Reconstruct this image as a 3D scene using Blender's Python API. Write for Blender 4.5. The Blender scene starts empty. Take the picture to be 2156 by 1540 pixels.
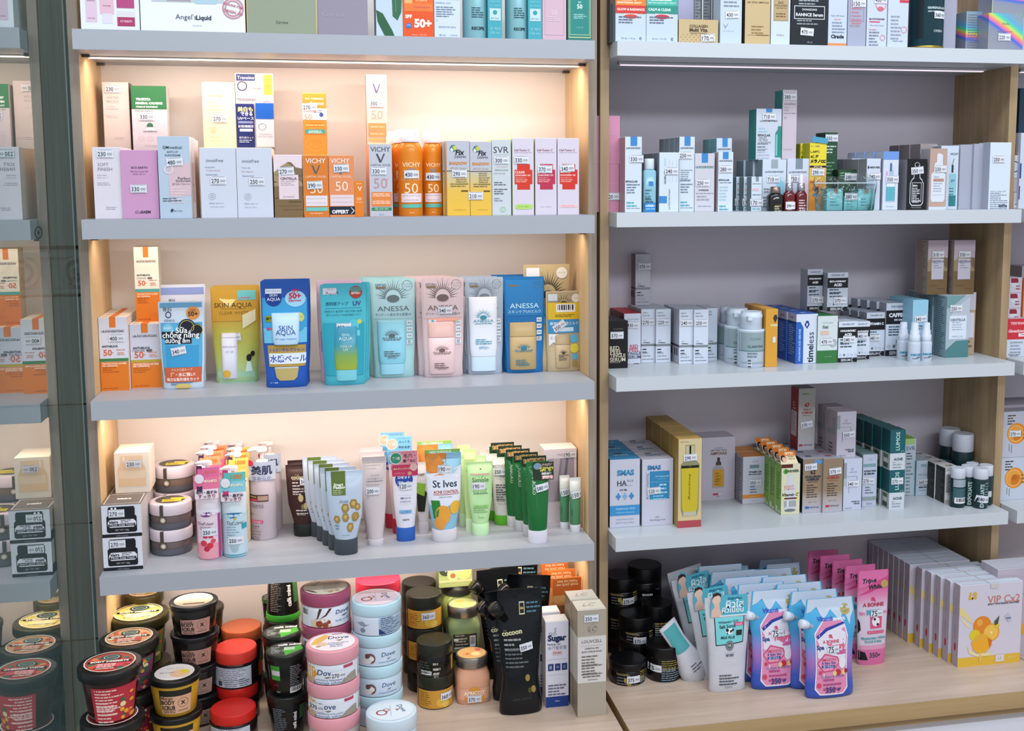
import bpy, bmesh, math, random
from mathutils import Vector, Matrix, Euler
from math import pi, sin, cos, sqrt
random.seed(7)
SC = bpy.context.scene
COL = SC.collection
# ---------------------------------------------------------------- camera
CAM_LOC = Vector((0.3926, -2.1079, 0.9552)); CAM_ROT = Euler((1.4567, 0.0033, -0.2046)); FPX = 2386.13
SHX, SHY = 0.0394, -0.0513
cd = bpy.data.cameras.new('camera'); cam = bpy.data.objects.new('camera', cd); COL.objects.link(cam)
cam.location = CAM_LOC; cam.rotation_euler = CAM_ROT
cd.sensor_fit = 'HORIZONTAL'; cd.sensor_width = 36.0; cd.lens = FPX / 2156 * 36; cd.shift_x = -SHX; cd.shift_y = SHY
cd.clip_start = 0.05; cd.clip_end = 50
SC.camera = cam
# ---------------------------------------------------------------- world, lamps, exposure
W = bpy.data.worlds.new('room_light'); SC.world = W; W.use_nodes = True
bg = W.node_tree.nodes['Background']; bg.inputs[0].default_value = (0.87, 0.88, 0.94, 1); bg.inputs[1].default_value = 0.77
def area(name, loc, target, sx, sy, power, col):
    l = bpy.data.lights.new(name, 'AREA'); l.shape = 'RECTANGLE'; l.size = sx; l.size_y = sy; l.energy = power; l.color = col
    o = bpy.data.objects.new(name, l); COL.objects.link(o); o.location = loc
    d = Vector(target) - Vector(loc); o.rotation_euler = d.to_track_quat('-Z', 'Y').to_euler()
    return o
# rows of ceiling tube lamps of the shop, behind and above the viewer
area('ceiling_lamp', (1.7, -3.3, 2.35), (1.2, 0, .5), 3.2, 0.25, 48, (0.88, 0.94, 1.0))
area('ceiling_lamp', (0.9, -1.15, 2.5), (0.9, -.2, 0), 2.6, 0.3, 32, (0.86, 0.93, 1.0))
VS = SC.view_settings
SC.display_settings.display_device = 'sRGB'
VS.view_transform = 'Standard'; VS.look = 'None'; VS.gamma = 1; VS.use_curve_mapping = False; VS.exposure = 0.0
try:
    SC.cycles.use_denoising = True
    SC.cycles.max_bounces = 8; SC.cycles.transparent_max_bounces = 16
except Exception: pass
# measured planes of the place (metres)
WL = 0.9; T1 = 0.0164; P1 = 0.0533; DL = 0.2039; TH = 0.0336
ZL = [1.2142, 0.896, 0.5816, 0.2664, -0.0399]
A2 = 0.9457; B2 = 1.7979; T2 = 0.0175; Y2 = 0.0219; P2 = 0.0578; DR = 0.2317; TH2 = 0.0271
ZR = [1.2171, 0.8992, 0.5842, 0.2673, -0.0399]
YFR = Y2 - P2; YB2 = Y2 - 0.2319
FLOOR = -0.82
_M = CAM_ROT.to_matrix()
def ray(px, py):
    u = (px - 1078 - SHX * 2156) / FPX; t = -(py - 770 - SHY * 2156) / FPX
    return _M @ Vector((u, t, -1))
def at(px, py, Y):
    d = ray(px, py); return CAM_LOC + d * ((Y - CAM_LOC.y) / d.y)
def onz(px, py, z):
    d = ray(px, py); return CAM_LOC + d * ((z - CAM_LOC.z) / d.z)
# ---------------------------------------------------------------- materials
_mats = {}
def lin(h):
    h = h.lstrip('#')
    if len(h) == 3: h = ''.join(c * 2 for c in h)
    r = []
    for i in (0, 2, 4):
        c = int(h[i:i + 2], 16) / 255
        r.append(c / 12.92 if c <= 0.04045 else ((c + 0.055) / 1.055) ** 2.4)
    return (*r, 1)
def mat(col, rough=0.5, metal=0.0, emit=0.0, alpha=1.0, bump=0.0, bscale=60, coat=0.0):
    if not isinstance(col, str): return col
    key = (col, rough, metal, emit, alpha, bump, bscale, coat)
    if key in _mats: return _mats[key]
    m = bpy.data.materials.new('surface_' + col.strip('#')); m.use_nodes = True
    nt = m.node_tree; b = nt.nodes['Principled BSDF']
    b.inputs['Base Color'].default_value = lin(col); b.inputs['Roughness'].default_value = rough
    b.inputs['Metallic'].default_value = metal; b.inputs['Alpha'].default_value = alpha
    b.inputs['Specular IOR Level'].default_value = .3 if not metal else .5
    b.inputs['Coat Weight'].default_value = coat; b.inputs['Coat Roughness'].default_value = 0.12
    if emit:
        b.inputs['Emission Color'].default_value = lin(col); b.inputs['Emission Strength'].default_value = emit
    if bump:
        n = nt.nodes.new('ShaderNodeTexNoise'); n.inputs['Scale'].default_value = bscale; n.inputs['Detail'].default_value = 3
        tc = nt.nodes.new('ShaderNodeTexCoord'); nt.links.new(tc.outputs['Object'], n.inputs['Vector'])
        bp = nt.nodes.new('ShaderNodeBump'); bp.inputs['Strength'].default_value = bump; bp.inputs['Distance'].default_value = 0.004
        nt.links.new(n.outputs['Fac'], bp.inputs['Height']); nt.links.new(bp.outputs['Normal'], b.inputs['Normal'])
    _mats[key] = m; return m
def ink(c): return mat(c, 0.55)
def ramp_mat(name, stops, axis=2, lo=0, hi=1, rough=.35, bump=0.0):
    """vertical printed colour blend in object space"""
    m = bpy.data.materials.new(name); m.use_nodes = True; nt = m.node_tree; b = nt.nodes['Principled BSDF']
    tc = nt.nodes.new('ShaderNodeTexCoord'); sp = nt.nodes.new('ShaderNodeSeparateXYZ'); mr = nt.nodes.new('ShaderNodeMapRange'); cr = nt.nodes.new('ShaderNodeValToRGB')
    nt.links.new(tc.outputs['Object'], sp.inputs[0]); nt.links.new(sp.outputs[axis], mr.inputs[0]); nt.links.new(mr.outputs[0], cr.inputs[0]); nt.links.new(cr.outputs[0], b.inputs['Base Color'])
    mr.inputs[1].default_value = lo; mr.inputs[2].default_value = hi
    el = cr.color_ramp.elements
    el[0].position = stops[0][0]; el[0].color = lin(stops[0][1]); el[1].position = stops[-1][0]; el[1].color = lin(stops[-1][1])
    for p, c in stops[1:-1]:
        e = el.new(p); e.color = lin(c)
    b.inputs['Roughness'].default_value = rough
    return m
def wood(name, c1, c2, along=2, scale=1.0, rough=.55, ring=9.0):
    m = bpy.data.materials.new(name); m.use_nodes = True; nt = m.node_tree; b = nt.nodes['Principled BSDF']; L = nt.links.new
    tc = nt.nodes.new('ShaderNodeTexCoord'); mp = nt.nodes.new('ShaderNodeMapping'); L(tc.outputs['Object'], mp.inputs[0])
    s = [70 * scale] * 3; s[along] = 3.0 * scale; mp.inputs['Scale'].default_value = s
    n = nt.nodes.new('ShaderNodeTexNoise'); n.inputs['Scale'].default_value = 1.0; n.inputs['Detail'].default_value = 8; n.inputs['Roughness'].default_value = .65; L(mp.outputs[0], n.inputs[0])
    mp2 = nt.nodes.new('ShaderNodeMapping'); L(tc.outputs['Object'], mp2.inputs[0]); s2 = [ring] * 3; s2[along] = ring / 7; mp2.inputs['Scale'].default_value = s2
    n2 = nt.nodes.new('ShaderNodeTexNoise'); n2.inputs['Scale'].default_value = 1.3; n2.inputs['Detail'].default_value = 4; n2.inputs['Distortion'].default_value = 1.2; L(mp2.outputs[0], n2.inputs[0])
    mx = nt.nodes.new('ShaderNodeMath'); mx.operation = 'ADD'; L(n.outputs['Fac'], mx.inputs[0]); L(n2.outputs['Fac'], mx.inputs[1])
    cr = nt.nodes.new('ShaderNodeValToRGB'); mr = nt.nodes.new('ShaderNodeMapRange'); mr.inputs[1].default_value = .7; mr.inputs[2].default_value = 1.3
    L(mx.outputs[0], mr.inputs[0]); L(mr.outputs[0], cr.inputs[0]); cr.color_ramp.elements[0].color = lin(c1); cr.color_ramp.elements[1].color = lin(c2)
    L(cr.outputs[0], b.inputs['Base Color']); b.inputs['Roughness'].default_value = rough
    bp = nt.nodes.new('ShaderNodeBump'); bp.inputs['Strength'].default_value = .12; bp.inputs['Distance'].default_value = .002; L(n.outputs['Fac'], bp.inputs['Height']); L(bp.outputs[0], b.inputs['Normal'])
    return m
# ---------------------------------------------------------------- text
_txt = {}
def text_mesh(s, bold=0.0, shear=0.0):
    k = (s, bold, shear)
    if k in _txt: return _txt[k]
    c = bpy.data.curves.new('t', 'FONT'); c.body = s; c.size = 1; c.resolution_u = 2; c.offset = bold; c.shear = shear; c.fill_mode = 'FRONT'
    o = bpy.data.objects.new('t', c)
    me = bpy.data.meshes.new_from_object(o)
    vs = [(v.co.x, v.co.y) for v in me.vertices]; fs = [tuple(p.vertices) for p in me.polygons]
    if vs:
        x0 = min(v[0] for v in vs); x1 = max(v[0] for v in vs); y0 = min(v[1] for v in vs); y1 = max(v[1] for v in vs)
        vs = [(v[0] - (x0 + x1) / 2, v[1] - (y0 + y1) / 2) for v in vs]; w, h = x1 - x0, y1 - y0
    else: w = h = 1
    bpy.data.objects.remove(o); bpy.data.curves.remove(c); bpy.data.meshes.remove(me)
    _txt[k] = (vs, fs, w, h); return _txt[k]
# ---------------------------------------------------------------- mesh builder
class MB:
    def __init__(s): s.v = []; s.f = []; s.m = []; s.mats = []; s.sm = []
    def mi(s, m):
        if isinstance(m, str): m = mat(m)
        if m not in s.mats: s.mats.append(m)
        return s.mats.index(m)
    def add(s, vs, fs, m, smooth=False):
        b = len(s.v); s.v += [tuple(v) for v in vs]; i = s.mi(m)
        for f in fs: s.f.append(tuple(b + k for k in f)); s.m.append(i); s.sm.append(smooth)
        return s
    def box(s, x0, y0, z0, x1, y1, z1, m):
        vs = [(x, y, z) for z in (z0, z1) for y in (y0, y1) for x in (x0, x1)]
        return s.add(vs, [(0, 2, 3, 1), (4, 5, 7, 6), (0, 1, 5, 4), (2, 6, 7, 3), (0, 4, 6, 2), (1, 3, 7, 5)], m)
    def loft(s, secs, m, n=28, smooth=True, cap=True):
        """secs: (z, rx, ry, cx, cy, p) cross-sections; p = superellipse power"""
        vs = []; fs = []
        secs = [(*q, *(0, 0, 2)[len(q) - 3:]) if len(q) < 6 else q for q in secs]
        for z, rx, ry, cx, cy, p in secs:
            for i in range(n):
                a = 2 * pi * (i + .5) / n; c, d = cos(a), sin(a)
                vs.append((cx + rx * math.copysign(abs(c) ** (2 / p), c), cy + ry * math.copysign(abs(d) ** (2 / p), d), z))
        for k in range(len(secs) - 1):
            for i in range(n): j = (i + 1) % n; fs.append((k * n + i, k * n + j, (k + 1) * n + j, (k + 1) * n + i))
        s.add(vs, fs, m, smooth)
        if cap:
            L = len(secs) - 1
            s.add(vs[:n], [tuple(range(n - 1, -1, -1))], m); s.add(vs[L * n:], [tuple(range(n))], m)
        return s
    def tube(s, pts, r, m, n=10):
        """round bar along points"""
        vs = []; fs = []; P = [Vector(p) for p in pts]; rr = r if isinstance(r, (list, tuple)) else [r] * len(P)
        for i, p in enumerate(P):
            t = (P[min(i + 1, len(P) - 1)] - P[max(i - 1, 0)]).normalized(); a = t.orthogonal().normalized() if abs(t.x) > .9 else t.cross(Vector((1, 0, 0))).normalized(); b = t.cross(a)
            for k in range(n): q = 2 * pi * k / n; vs.append(p + (a * cos(q) + b * sin(q)) * rr[i])
        for i in range(len(P) - 1):
            for k in range(n): j = (k + 1) % n; fs.append((i * n + k, i * n + j, (i + 1) * n + j, (i + 1) * n + k))
        fs.append(tuple(range(n - 1, -1, -1))); fs.append(tuple(range((len(P) - 1) * n, len(P) * n)))
        return s.add(vs, fs, m, True)
    def build(s, name, parent=None, bevel=0.0):
        me = bpy.data.meshes.new(name); me.from_pydata(s.v, [], s.f)
        for m in s.mats: me.materials.append(m)
        me.polygons.foreach_set('material_index', s.m); me.polygons.foreach_set('use_smooth', s.sm); me.update()
        if bevel:
            pass
        o = bpy.data.objects.new(name, me); COL.objects.link(o)
        if parent: o.parent = parent
        return o
# ---------------------------------------------------------------- print on surfaces
def lsec(secs, z):
    secs = [(*q, *(0, 0, 2)[len(q) - 3:]) if len(q) < 6 else q for q in secs]
    if z <= secs[0][0]: return secs[0]
    for a, b in zip(secs, secs[1:]):
        if z <= b[0]:
            t = (z - a[0]) / max(1e-9, b[0] - a[0]); return tuple(a[i] + (b[i] - a[i]) * t for i in range(6))
    return secs[-1]
def s_box(w, d, h):    return (w, h, lambda u, v, e: ((u - .5) * w, -d / 2 - e, v * h), False)
def s_left(w, d, h):   return (d, h, lambda u, v, e: (-w / 2 - e, d / 2 - u * d, v * h), False)
def s_top(w, d, h):    return (w, d, lambda u, v, e: ((u - .5) * w, (v - .5) * d, h + e), False)
def s_loft(secs, z0=None, z1=None, wref=None):
    z0 = secs[0][0] if z0 is None else z0; z1 = secs[-1][0] if z1 is None else z1; H = z1 - z0; Wd = wref or 2 * max(q[1] for q in secs)
    def f(u, v, e):
        z = z0 + v * H; _, rx, ry, cx, cy, p = lsec(secs, z); x = (u - .5) * 2; x = max(-.995, min(.995, x))
        return (cx + x * rx, cy - ry * (1 - abs(x) ** p) ** (1 / p) - e, z)
    return (Wd, H, f, True)
def s_disc(r, z):      return (2 * r, 2 * r, lambda u, v, e: ((u - .5) * 2 * r, (v - .5) * 2 * r, z + e), False)
E0 = 0.00025
def tess(pts, mx):
    b = bmesh.new(); f = b.faces.new([b.verts.new((x, y, 0)) for x, y in pts]); bmesh.ops.triangulate(b, faces=[f], ngon_method='EAR_CLIP')
    for _ in range(4):
        L = [e for e in b.edges if abs(e.verts[0].co.x - e.verts[1].co.x) > mx or abs(e.verts[0].co.y - e.verts[1].co.y) > mx * 1.4]
        if not L: break
        bmesh.ops.subdivide_edges(b, edges=L, cuts=1); bmesh.ops.triangulate(b, faces=b.faces[:])
    b.verts.index_update(); r = ([(v.co.x, v.co.y) for v in b.verts], [tuple(v.index for v in q.verts) for q in b.faces]); b.free(); return r
def put(mb, surf, els, e0=0.0003, de=0.00005):
    """els: printed marks in fractions of the face. r rect, t text, c disc, o ring, l fine-print lines, p polygon, b barcode"""
    Wd, H, f, curved = surf
    if curved: de = min(.00008, .0014 / max(1, len(els)))
    for i, e in enumerate(els):
        k = e[0]; ep = e0 + de * i
        if k == 'r':
            _, x0, y0, x1, y1, c = e[:6]; nx = max(1, int(abs(x1 - x0) * 26)) if curved else 1; ny = max(1, int(abs(y1 - y0) * 12)) if curved else 1
            vs = [f(x0 + (x1 - x0) * a / nx, y0 + (y1 - y0) * b / ny, ep) for b in range(ny + 1) for a in range(nx + 1)]
            mb.add(vs, [(b * (nx + 1) + a, b * (nx + 1) + a + 1, (b + 1) * (nx + 1) + a + 1, (b + 1) * (nx + 1) + a) for b in range(ny) for a in range(nx)], c if not isinstance(c, str) else ink(c), curved)
        elif k == 't':
            _, cx, cy, w, s, c = e[:6]; o = e[6] if len(e) > 6 else {}
            vs, fs, tw, th = text_mesh(s, o.get('b', 0.0), o.get('i', 0.0)); sc = w * Wd / tw; sy = sc * o.get('s', 1.0)
            if 'h' in o: sy = o['h'] * H / th
            r = o.get('r', 0) * pi / 180; al = o.get('al')
            if al == 'l': cx = cx + w / 2
            out = []
            if o.get('r') and 'h' not in o and abs(abs(r) - pi / 2) < .01: sc = w * H / tw; sy = sc * o.get('s', 1.0)
            for x, y in vs:
                x *= sc; y *= sy; X = x * cos(r) - y * sin(r); Y = x * sin(r) + y * cos(r); out.append(f(cx + X / Wd, cy + Y / H, ep))
            mb.add(out, fs, ink(c))
        elif k in 'co':
            _, cx, cy, r, c = e[:5]; asp = e[5] if len(e) > 5 else 1.0; n = 20
            R = r * Wd
            pt = lambda a, q: f(cx + R * q * cos(a) / Wd, cy + R * q * asp * sin(a) / H, ep)
            if k == 'c':
                vs = [f(cx, cy, ep)] + [pt(2 * pi * j / n, .55) for j in range(n)] + [pt(2 * pi * j / n, 1) for j in range(n)]
                fs = [(0, 1 + j, 1 + (j + 1) % n) for j in range(n)] + [(1 + j, 1 + n + j, 1 + n + (j + 1) % n, 1 + (j + 1) % n) for j in range(n)]
            else:
                t = e[6] if len(e) > 6 else .85
                vs = [pt(2 * pi * j / n, t) for j in range(n)] + [pt(2 * pi * j / n, 1) for j in range(n)]
                fs = [(j, n + j, n + (j + 1) % n, (j + 1) % n) for j in range(n)]
            mb.add(vs, fs, c if not isinstance(c, str) else ink(c), curved)
        elif k == 'l':
            _, x0, y1, x1, n, c = e[:6]; sp = (e[6] if len(e) > 6 else .0032) / H; rg = random.Random(int(x0 * 1000) + n)
            for j in range(n):
                xe = x1 if n == 1 else x0 + (x1 - x0) * rg.uniform(.55, 1); y = y1 - j * sp
                xs = x0
                while xs < xe - .01:
                    xw = min(xe, xs + rg.uniform(.004, .011) / Wd); put(mb, surf, [('r', xs, y, xw, y + sp * .42, c)], ep); xs = xw + .0012 / Wd
        elif k == 'p':
            _, pts, c = e[:3]
            if curved:
                tv, tf = tess(pts, .09); mb.add([f(x, y, ep) for x, y in tv], tf, c if not isinstance(c, str) else ink(c), True); continue
            mb.add([f(x, y, ep) for x, y in pts], [tuple(range(len(pts)))], c if not isinstance(c, str) else ink(c))
        elif k == 'b':
            _, x0, y0, x1, y1 = e[:5]; put(mb, surf, [('r', x0, y0, x1, y1, '#e8e8ea')], ep); x = x0 + (x1 - x0) * .08; rg = random.Random(3)
            while x < x1 - (x1 - x0) * .08:
                q = (x1 - x0) * rg.choice([.03, .05, .08]); put(mb, surf, [('r', x, y0 + (y1 - y0) * .25, x + q, y0 + (y1 - y0) * .9, '#1c1c22')], ep + .0001); x += q + (x1 - x0) * rg.choice([.04, .06])
def sticker(parent, surf, u, v, num, rot=0.0, e=None, sw=.027, sh=.0145, faint=False):
    Wd, H, f, cur = surf; mb = MB(); n = 4; r = rot * pi / 180; e = e or (.0024 if cur else .0014)
    g = lambda x, y, ee: f(u + (x * cos(r) - y * sin(r)) / Wd, v + (x * sin(r) + y * cos(r)) / H, ee)
    vs = [g(-sw / 2 + sw * a / n, -sh / 2 + sh * b, e) for b in (0, 1) for a in range(n + 1)]
    mb.add(vs, [(a, a + 1, n + 2 + a, n + 1 + a) for a in range(n)], mat('#dcdfe6', .4), cur)
    for s, cx, w, b in ((num, -.2, .48, .012), ('000', .27, .3, .0)):
        tv, fs, tw, th = text_mesh(s, b); k = w * sw / tw
        mb.add([g(cx * sw + x * k, -.05 * sh + y * k * 1.15, e + .0003) for x, y in tv], fs, ink('#33354a' if w > .4 else '#6a6c7c'))
    for yy in (.42, -.44): mb.add([g(-sw * .42, sh * yy, e + .0003), g(sw * .42, sh * yy, e + .0003), g(sw * .42, sh * (yy + .04), e + .0003), g(-sw * .42, sh * (yy + .04), e + .0003)], [(0, 1, 2, 3)], ink('#8a8c9c'))
    return mb.build('price_sticker', parent)
# ---------------------------------------------------------------- things
USED = {}
def thing(name, label, cat, loc=(0, 0, 0), rz=0, group=None):
    o = bpy.data.objects.new(name, None); COL.objects.link(o); o.empty_display_size = .02
    o.location = loc; o.rotation_euler = (0, 0, rz); o['label'] = label; o['category'] = cat
    if group: o['group'] = group
    USED[label] = USED.get(label, 0) + 1
    return o
def struct(o): o['kind'] = 'structure'; return o
def dup(root, loc, label=None, rot=None):
    """a thing copied with its parts and sub-parts"""
    r = root.copy(); COL.objects.link(r); r.location = loc
    if rot is not None: r.rotation_euler = rot
    if label: r['label'] = label; USED[label] = USED.get(label, 0) + 1
    for ch in list(root.children):
        c = ch.copy(); COL.objects.link(c); c.parent = r
        for g in ch.children:
            d = g.copy(); COL.objects.link(d); d.parent = c
    return r
ORD = ['front'] + [q + ' back' for q in ('second', 'third', 'fourth', 'fifth', 'sixth', 'seventh', 'eighth', 'ninth', 'tenth', 'eleventh', 'twelfth')]
def rowlab(label, i, n):
    return label if n == 1 else '%s, %s' % (label, 'front one' if i == 0 else ('rearmost' if i == n - 1 else ORD[i]))
SH = {'L': ZL, 'R': ZR}
class It: pass
def place(x0, x1, yt, yb, sh, Y, zb, x0t=None, d=0):
    """pixel box of the front face -> base centre, width, height in metres"""
    z = SH[sh[0]][int(sh[1])] if isinstance(sh, str) else sh
    if zb is not None: z = zb
    xm = (x0 + x1) / 2; ym = (yt + yb) / 2
    if Y is None: Y = onz(xm, yb, z).y
    a, b = at(x0, ym, Y), at(x1, ym, Y); top = at(xm, yt, Y).z
    return (a.x + b.x) / 2, Y, z, b.x - a.x, top - z
def C(name, label, x0, x1, yt, yb, sh, Y=None, d=.04, n=1, gap=.001, col='#e6e6ea', side=None, top=None, pr=(), pl=(), pt=(), st=None, zb=None, grp=None, rz=0, cat='box', dx=0, rough=.45, seam=True, h=None, extra=None):
    """printed carton(s): n copies in a row running back"""
    cx, yf, z, w, hh = place(x0, x1, yt, yb, sh, Y, zb); h = h or hh
    mb = MB(); F = mat(col, rough) if isinstance(col, str) else col; S = mat(side, rough) if side else F; Tm = mat(top, rough) if top else F
    b = .0006; x, y = w / 2, d / 2
    vs = []
    for zz, q in ((0, b), (b, 0), (h - b, 0), (h, b)):
        for sx, sy in ((-1, -1), (1, -1), (1, 1), (-1, 1)): vs.append((sx * (x - q), sy * (y - q), zz))
    for k in range(3):
        for i in range(4):
            j = (i + 1) % 4; mb.add([vs[k * 4 + i], vs[k * 4 + j], vs[k * 4 + 4 + j], vs[k * 4 + 4 + i]], [(0, 1, 2, 3)], F if i == 0 and k == 1 else (S if k == 1 else Tm))
    mb.add(vs[:4], [(3, 2, 1, 0)], S); mb.add(vs[12:], [(0, 1, 2, 3)], Tm)
    sf, sl, stp = s_box(w, d, h), s_left(w, d, h), s_top(w, d, h)
    put(mb, sf, pr); put(mb, sl, pl); put(mb, stp, pt)
    if seam:
        g = mat('#57565e', .8)
        mb.add([(-x * .93, -y + .0012, h + .0002), (x * .93, -y + .0012, h + .0002), (x * .93, -y + .0018, h + .0002), (-x * .93, -y + .0018, h + .0002)], [(0, 1, 2, 3)], g)
    root = thing(name, rowlab(label, 0, n), cat, (cx, yf + d / 2, z), rz, grp or (label + ' row' if n > 1 else None))
    mb.build('carton', root)
    if st: sticker(root, sf, st[0], st[1], st[2], st[3] if len(st) > 3 else 0)
    if extra: extra(root, sf, w, d, h)
    for i in range(1, n): dup(root, (cx + dx * i, yf + d / 2 + i * (d + gap), z), rowlab(label, i, n))
    r = It(); r.top = z + h; r.y = yf; r.x = cx; r.w = w; r.h = h; r.root = root; r.d = d
    return r
# ---------------------------------------------------------------- setting
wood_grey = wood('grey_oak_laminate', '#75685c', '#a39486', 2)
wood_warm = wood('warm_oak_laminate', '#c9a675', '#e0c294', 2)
wood_oak = wood('oak_laminate_vertical', '#8d7658', '#b69b76', 2)
wood_top = wood('pale_oak_counter', '#b59d89', '#d3c0af', 0, rough=.4, ring=6)
wood_edge = wood('oak_counter_edge', '#a3855c', '#b89a6e', 0)
board_L = mat('#a6aab2', .35); board_R = mat('#c3c9cf', .3); back_L = mat('#e9e2dc', .6); back_R = mat('#c2bcc6', .6)
tile = mat('#65797a', .35, bump=.25, bscale=18); grout = mat('#3a4845', .8)
def plate(name, x0, y0, z0, x1, y1, z1, m, parent=None):
    return MB().box(x0, y0, z0, x1, y1, z1, m).build(name, parent)
# tiled wall seen between the glass panel and the left unit
mb = MB(); yw = .262; mb.box(-2.2, yw, FLOOR, 4.0, yw + .1, 2.9, grout)
zj = [at(150, 853, .25).z + k * (at(150, 853, .25).z - at(150, 1105, .25).z) for k in range(-5, 12)]
xj = at(140, 1200, .25).x; dzj = zj[1] - zj[0]; zb0 = at(130, 630, .25).z
g = .0016
def tiles(z0, z1):
    k = -4
    for k in range(-5, 2):
        xa, xb = xj + k * .4, xj + (k + 1) * .4
        mb.box(xa + g, yw - .008, z0 + g, min(xb, 4.0) - g, yw, z1 - g, tile)
for a, b in zip(zj, zj[1:]):
    if b < zb0 - .03: tiles(a, b)
top0 = max(b for b in zj if b < zb0 - .03); border0 = at(130, 622, .25).z; border1 = at(130, 524, .25).z
tiles(top0, border0 - .002)
tiles(border1 + .004, border1 + .6); tiles(border1 + .6, 2.85)
for k in range(-12, 4):
    xa = xj + k * .19; mb.box(xa + g, yw - .010, border0 + g, xa + .19 - g, yw, border1 - g, tile)
wall = mb.build('wall_back'); struct(wall)
# raised scroll border on the tiles
bd = MB(); hb = border1 - border0
for k in range(-4, 2):
    xa = xj + k * .19
    bd.box(xa + g, yw - .016, border1 - .016, xa + .19 - g, yw - .010, border1 - .004, tile); bd.box(xa + g, yw - .014, border0 + .004, xa + .19 - g, yw - .010, border0 + .012, tile)
    for q, s in ((.05, 1), (.14, -1)):
        pts = []
        for j in range(40):
            a = j / 39 * 3.6 * pi; r = .034 * (1 - j / 48)
            pts.append((xa + q + s * r * cos(a), yw - .012, border0 + hb * .47 + r * sin(a)))
        bd.tube(pts, .006, tile, 6)
bo = bd.build('trim_1'); struct(bo)
struct(plate('floor', -2.2, -4.2, FLOOR - .05, 4.0, .36, FLOOR, mat('#8d8a86', .3)))
# ---------------------------------------------------------------- left shelving unit (warm light strips)
U = thing('shelving_unit', 'left wall shelving unit with grey boards, wood side panels and warm light strips', 'shelf', (0, 0, 0))
def sidepanel(x0, x1, y0, y1, inner_x, m_out, m_in, z0, z1, parent):
    mb = MB(); mb.box(x0, y0, z0, x1, y1, z1, m_out)
    e = .0006
    if m_in:
        xs = x1 if inner_x > 0 else x0 - e
        mb.box(xs, y0 + .001, z0, xs + e, y1 - .001, z1, m_in)
    return mb.build('side_panel', parent)
ZT = 1.62
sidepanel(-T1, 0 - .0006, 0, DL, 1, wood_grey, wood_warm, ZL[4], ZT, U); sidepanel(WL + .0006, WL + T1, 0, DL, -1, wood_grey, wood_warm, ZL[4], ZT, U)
plate('back_panel', -T1, DL, ZL[4], WL + T1, DL + .012, ZT, back_L, U)
pin = mat('#4b4440', .35, .6)
for k in range(4):
    z = ZL[k]
    s = plate('shelf_board', .0008, -P1, z - TH, WL - .0008, DL - .0004, z, board_L, U)
    if k < 3:
        for xx, sx in ((0.001, 1), (WL - .001, -1)):
            for yy in (.02, .16):
                p = MB().box(min(xx, xx + sx * .012), yy, z - TH - .005, max(xx, xx + sx * .012), yy + .012, z - TH - .0003, pin); p.build('shelf_pin', U)
plate('shelf_board', .0008, -P1, ZT - TH, WL - .0008, DL, ZT, board_L, U)
LED = [(0, .055, 1.75), (1, .045, .85), (2, .045, 1.65), (3, .045, 1.5)]
for k, yy, pw in LED:
    z = ZL[k] - TH
    mb = MB(); mb.box(.004, yy - .006, z - .002, WL - .004, yy + .006, z - .0004, mat('#c9c4bd', .3, .7))
    st_ = mb.build('light_strip', U); e = MB(); e.box(.006, yy - .004, z - .0036, WL - .006, yy + .004, z - .0021, mat('#ffe9d2', .5, emit=3.2)); e.build('diffuser', st_)
    a = area('strip_lamp', (WL / 2, yy, z - .0045), (WL / 2, yy + .3, z - 1), WL - .03, .01, pw, (1.0, .81, .69)); 
# top storey above the frame is lit softly by its own strip
# ---------------------------------------------------------------- right shelving unit
V = thing('shelving_unit', 'middle wall shelving unit with white boards and oak side panels, unlit', 'shelf', (0, 0, 0))
plate('side_panel', A2 - T2, Y2, ZR[4], A2, DR, ZT, wood_oak, V)
plate('side_panel', B2, Y2, ZR[4], B2 + T2, DR, ZT, wood_oak, V)
plate('back_panel', A2 - T2, DR, ZR[4], B2 + T2, DR + .012, ZT, back_R, V)
for k in range(4):
    plate('shelf_board', A2 + .0006, YFR, ZR[k] - TH2, B2 - .0006, DR - .0004, ZR[k], board_R, V)
plate('shelf_board', A2 + .0006, YFR, ZT - TH2, B2 - .0006, DR, ZT, board_R, V)
zs = ZR[0] - TH2
mb = MB(); mb.box(A2 + .03, .062, zs - .005, B2 - .03, .076, zs - .0005, mat('#b9b9bd', .4)); st_ = mb.build('light_strip', V)
MB().box(A2 + .035, .064, zs - .007, B2 - .035, .074, zs - .0052, mat('#f4e6f0', .5, emit=.75)).build('diffuser', st_)
# third unit, cut by the right edge of the view
B3 = B2 + T2 + .002
X3 = thing('shelving_unit', 'rightmost shelving unit cut off by the edge of the photo', 'shelf', (0, 0, 0))
plate('back_panel', B3, DR, ZR[4], B3 + .9, DR + .012, ZT, back_R, X3)
plate('side_panel', B3 + .882, Y2, ZR[4], B3 + .9, DR, ZT, wood_oak, X3)
for k in range(4): plate('shelf_board', B3 + .0006, YFR, ZR[k] - TH2, B3 + .88, DR - .0004, ZR[k], board_R, X3)
plate('shelf_board', B3 + .0006, YFR, ZT - TH2, B3 + .88, DR, ZT, board_R, X3)
mb = MB(); mb.box(B3 + .03, .062, zs - .005, B3 + .8, .076, zs - .0005, mat('#b9b9bd', .4)); st_ = mb.build('light_strip', X3)
MB().box(B3 + .035, .064, zs - .007, B3 + .79, .074, zs - .0052, mat('#f4e6f0', .5, emit=.75)).build('diffuser', st_)
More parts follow.
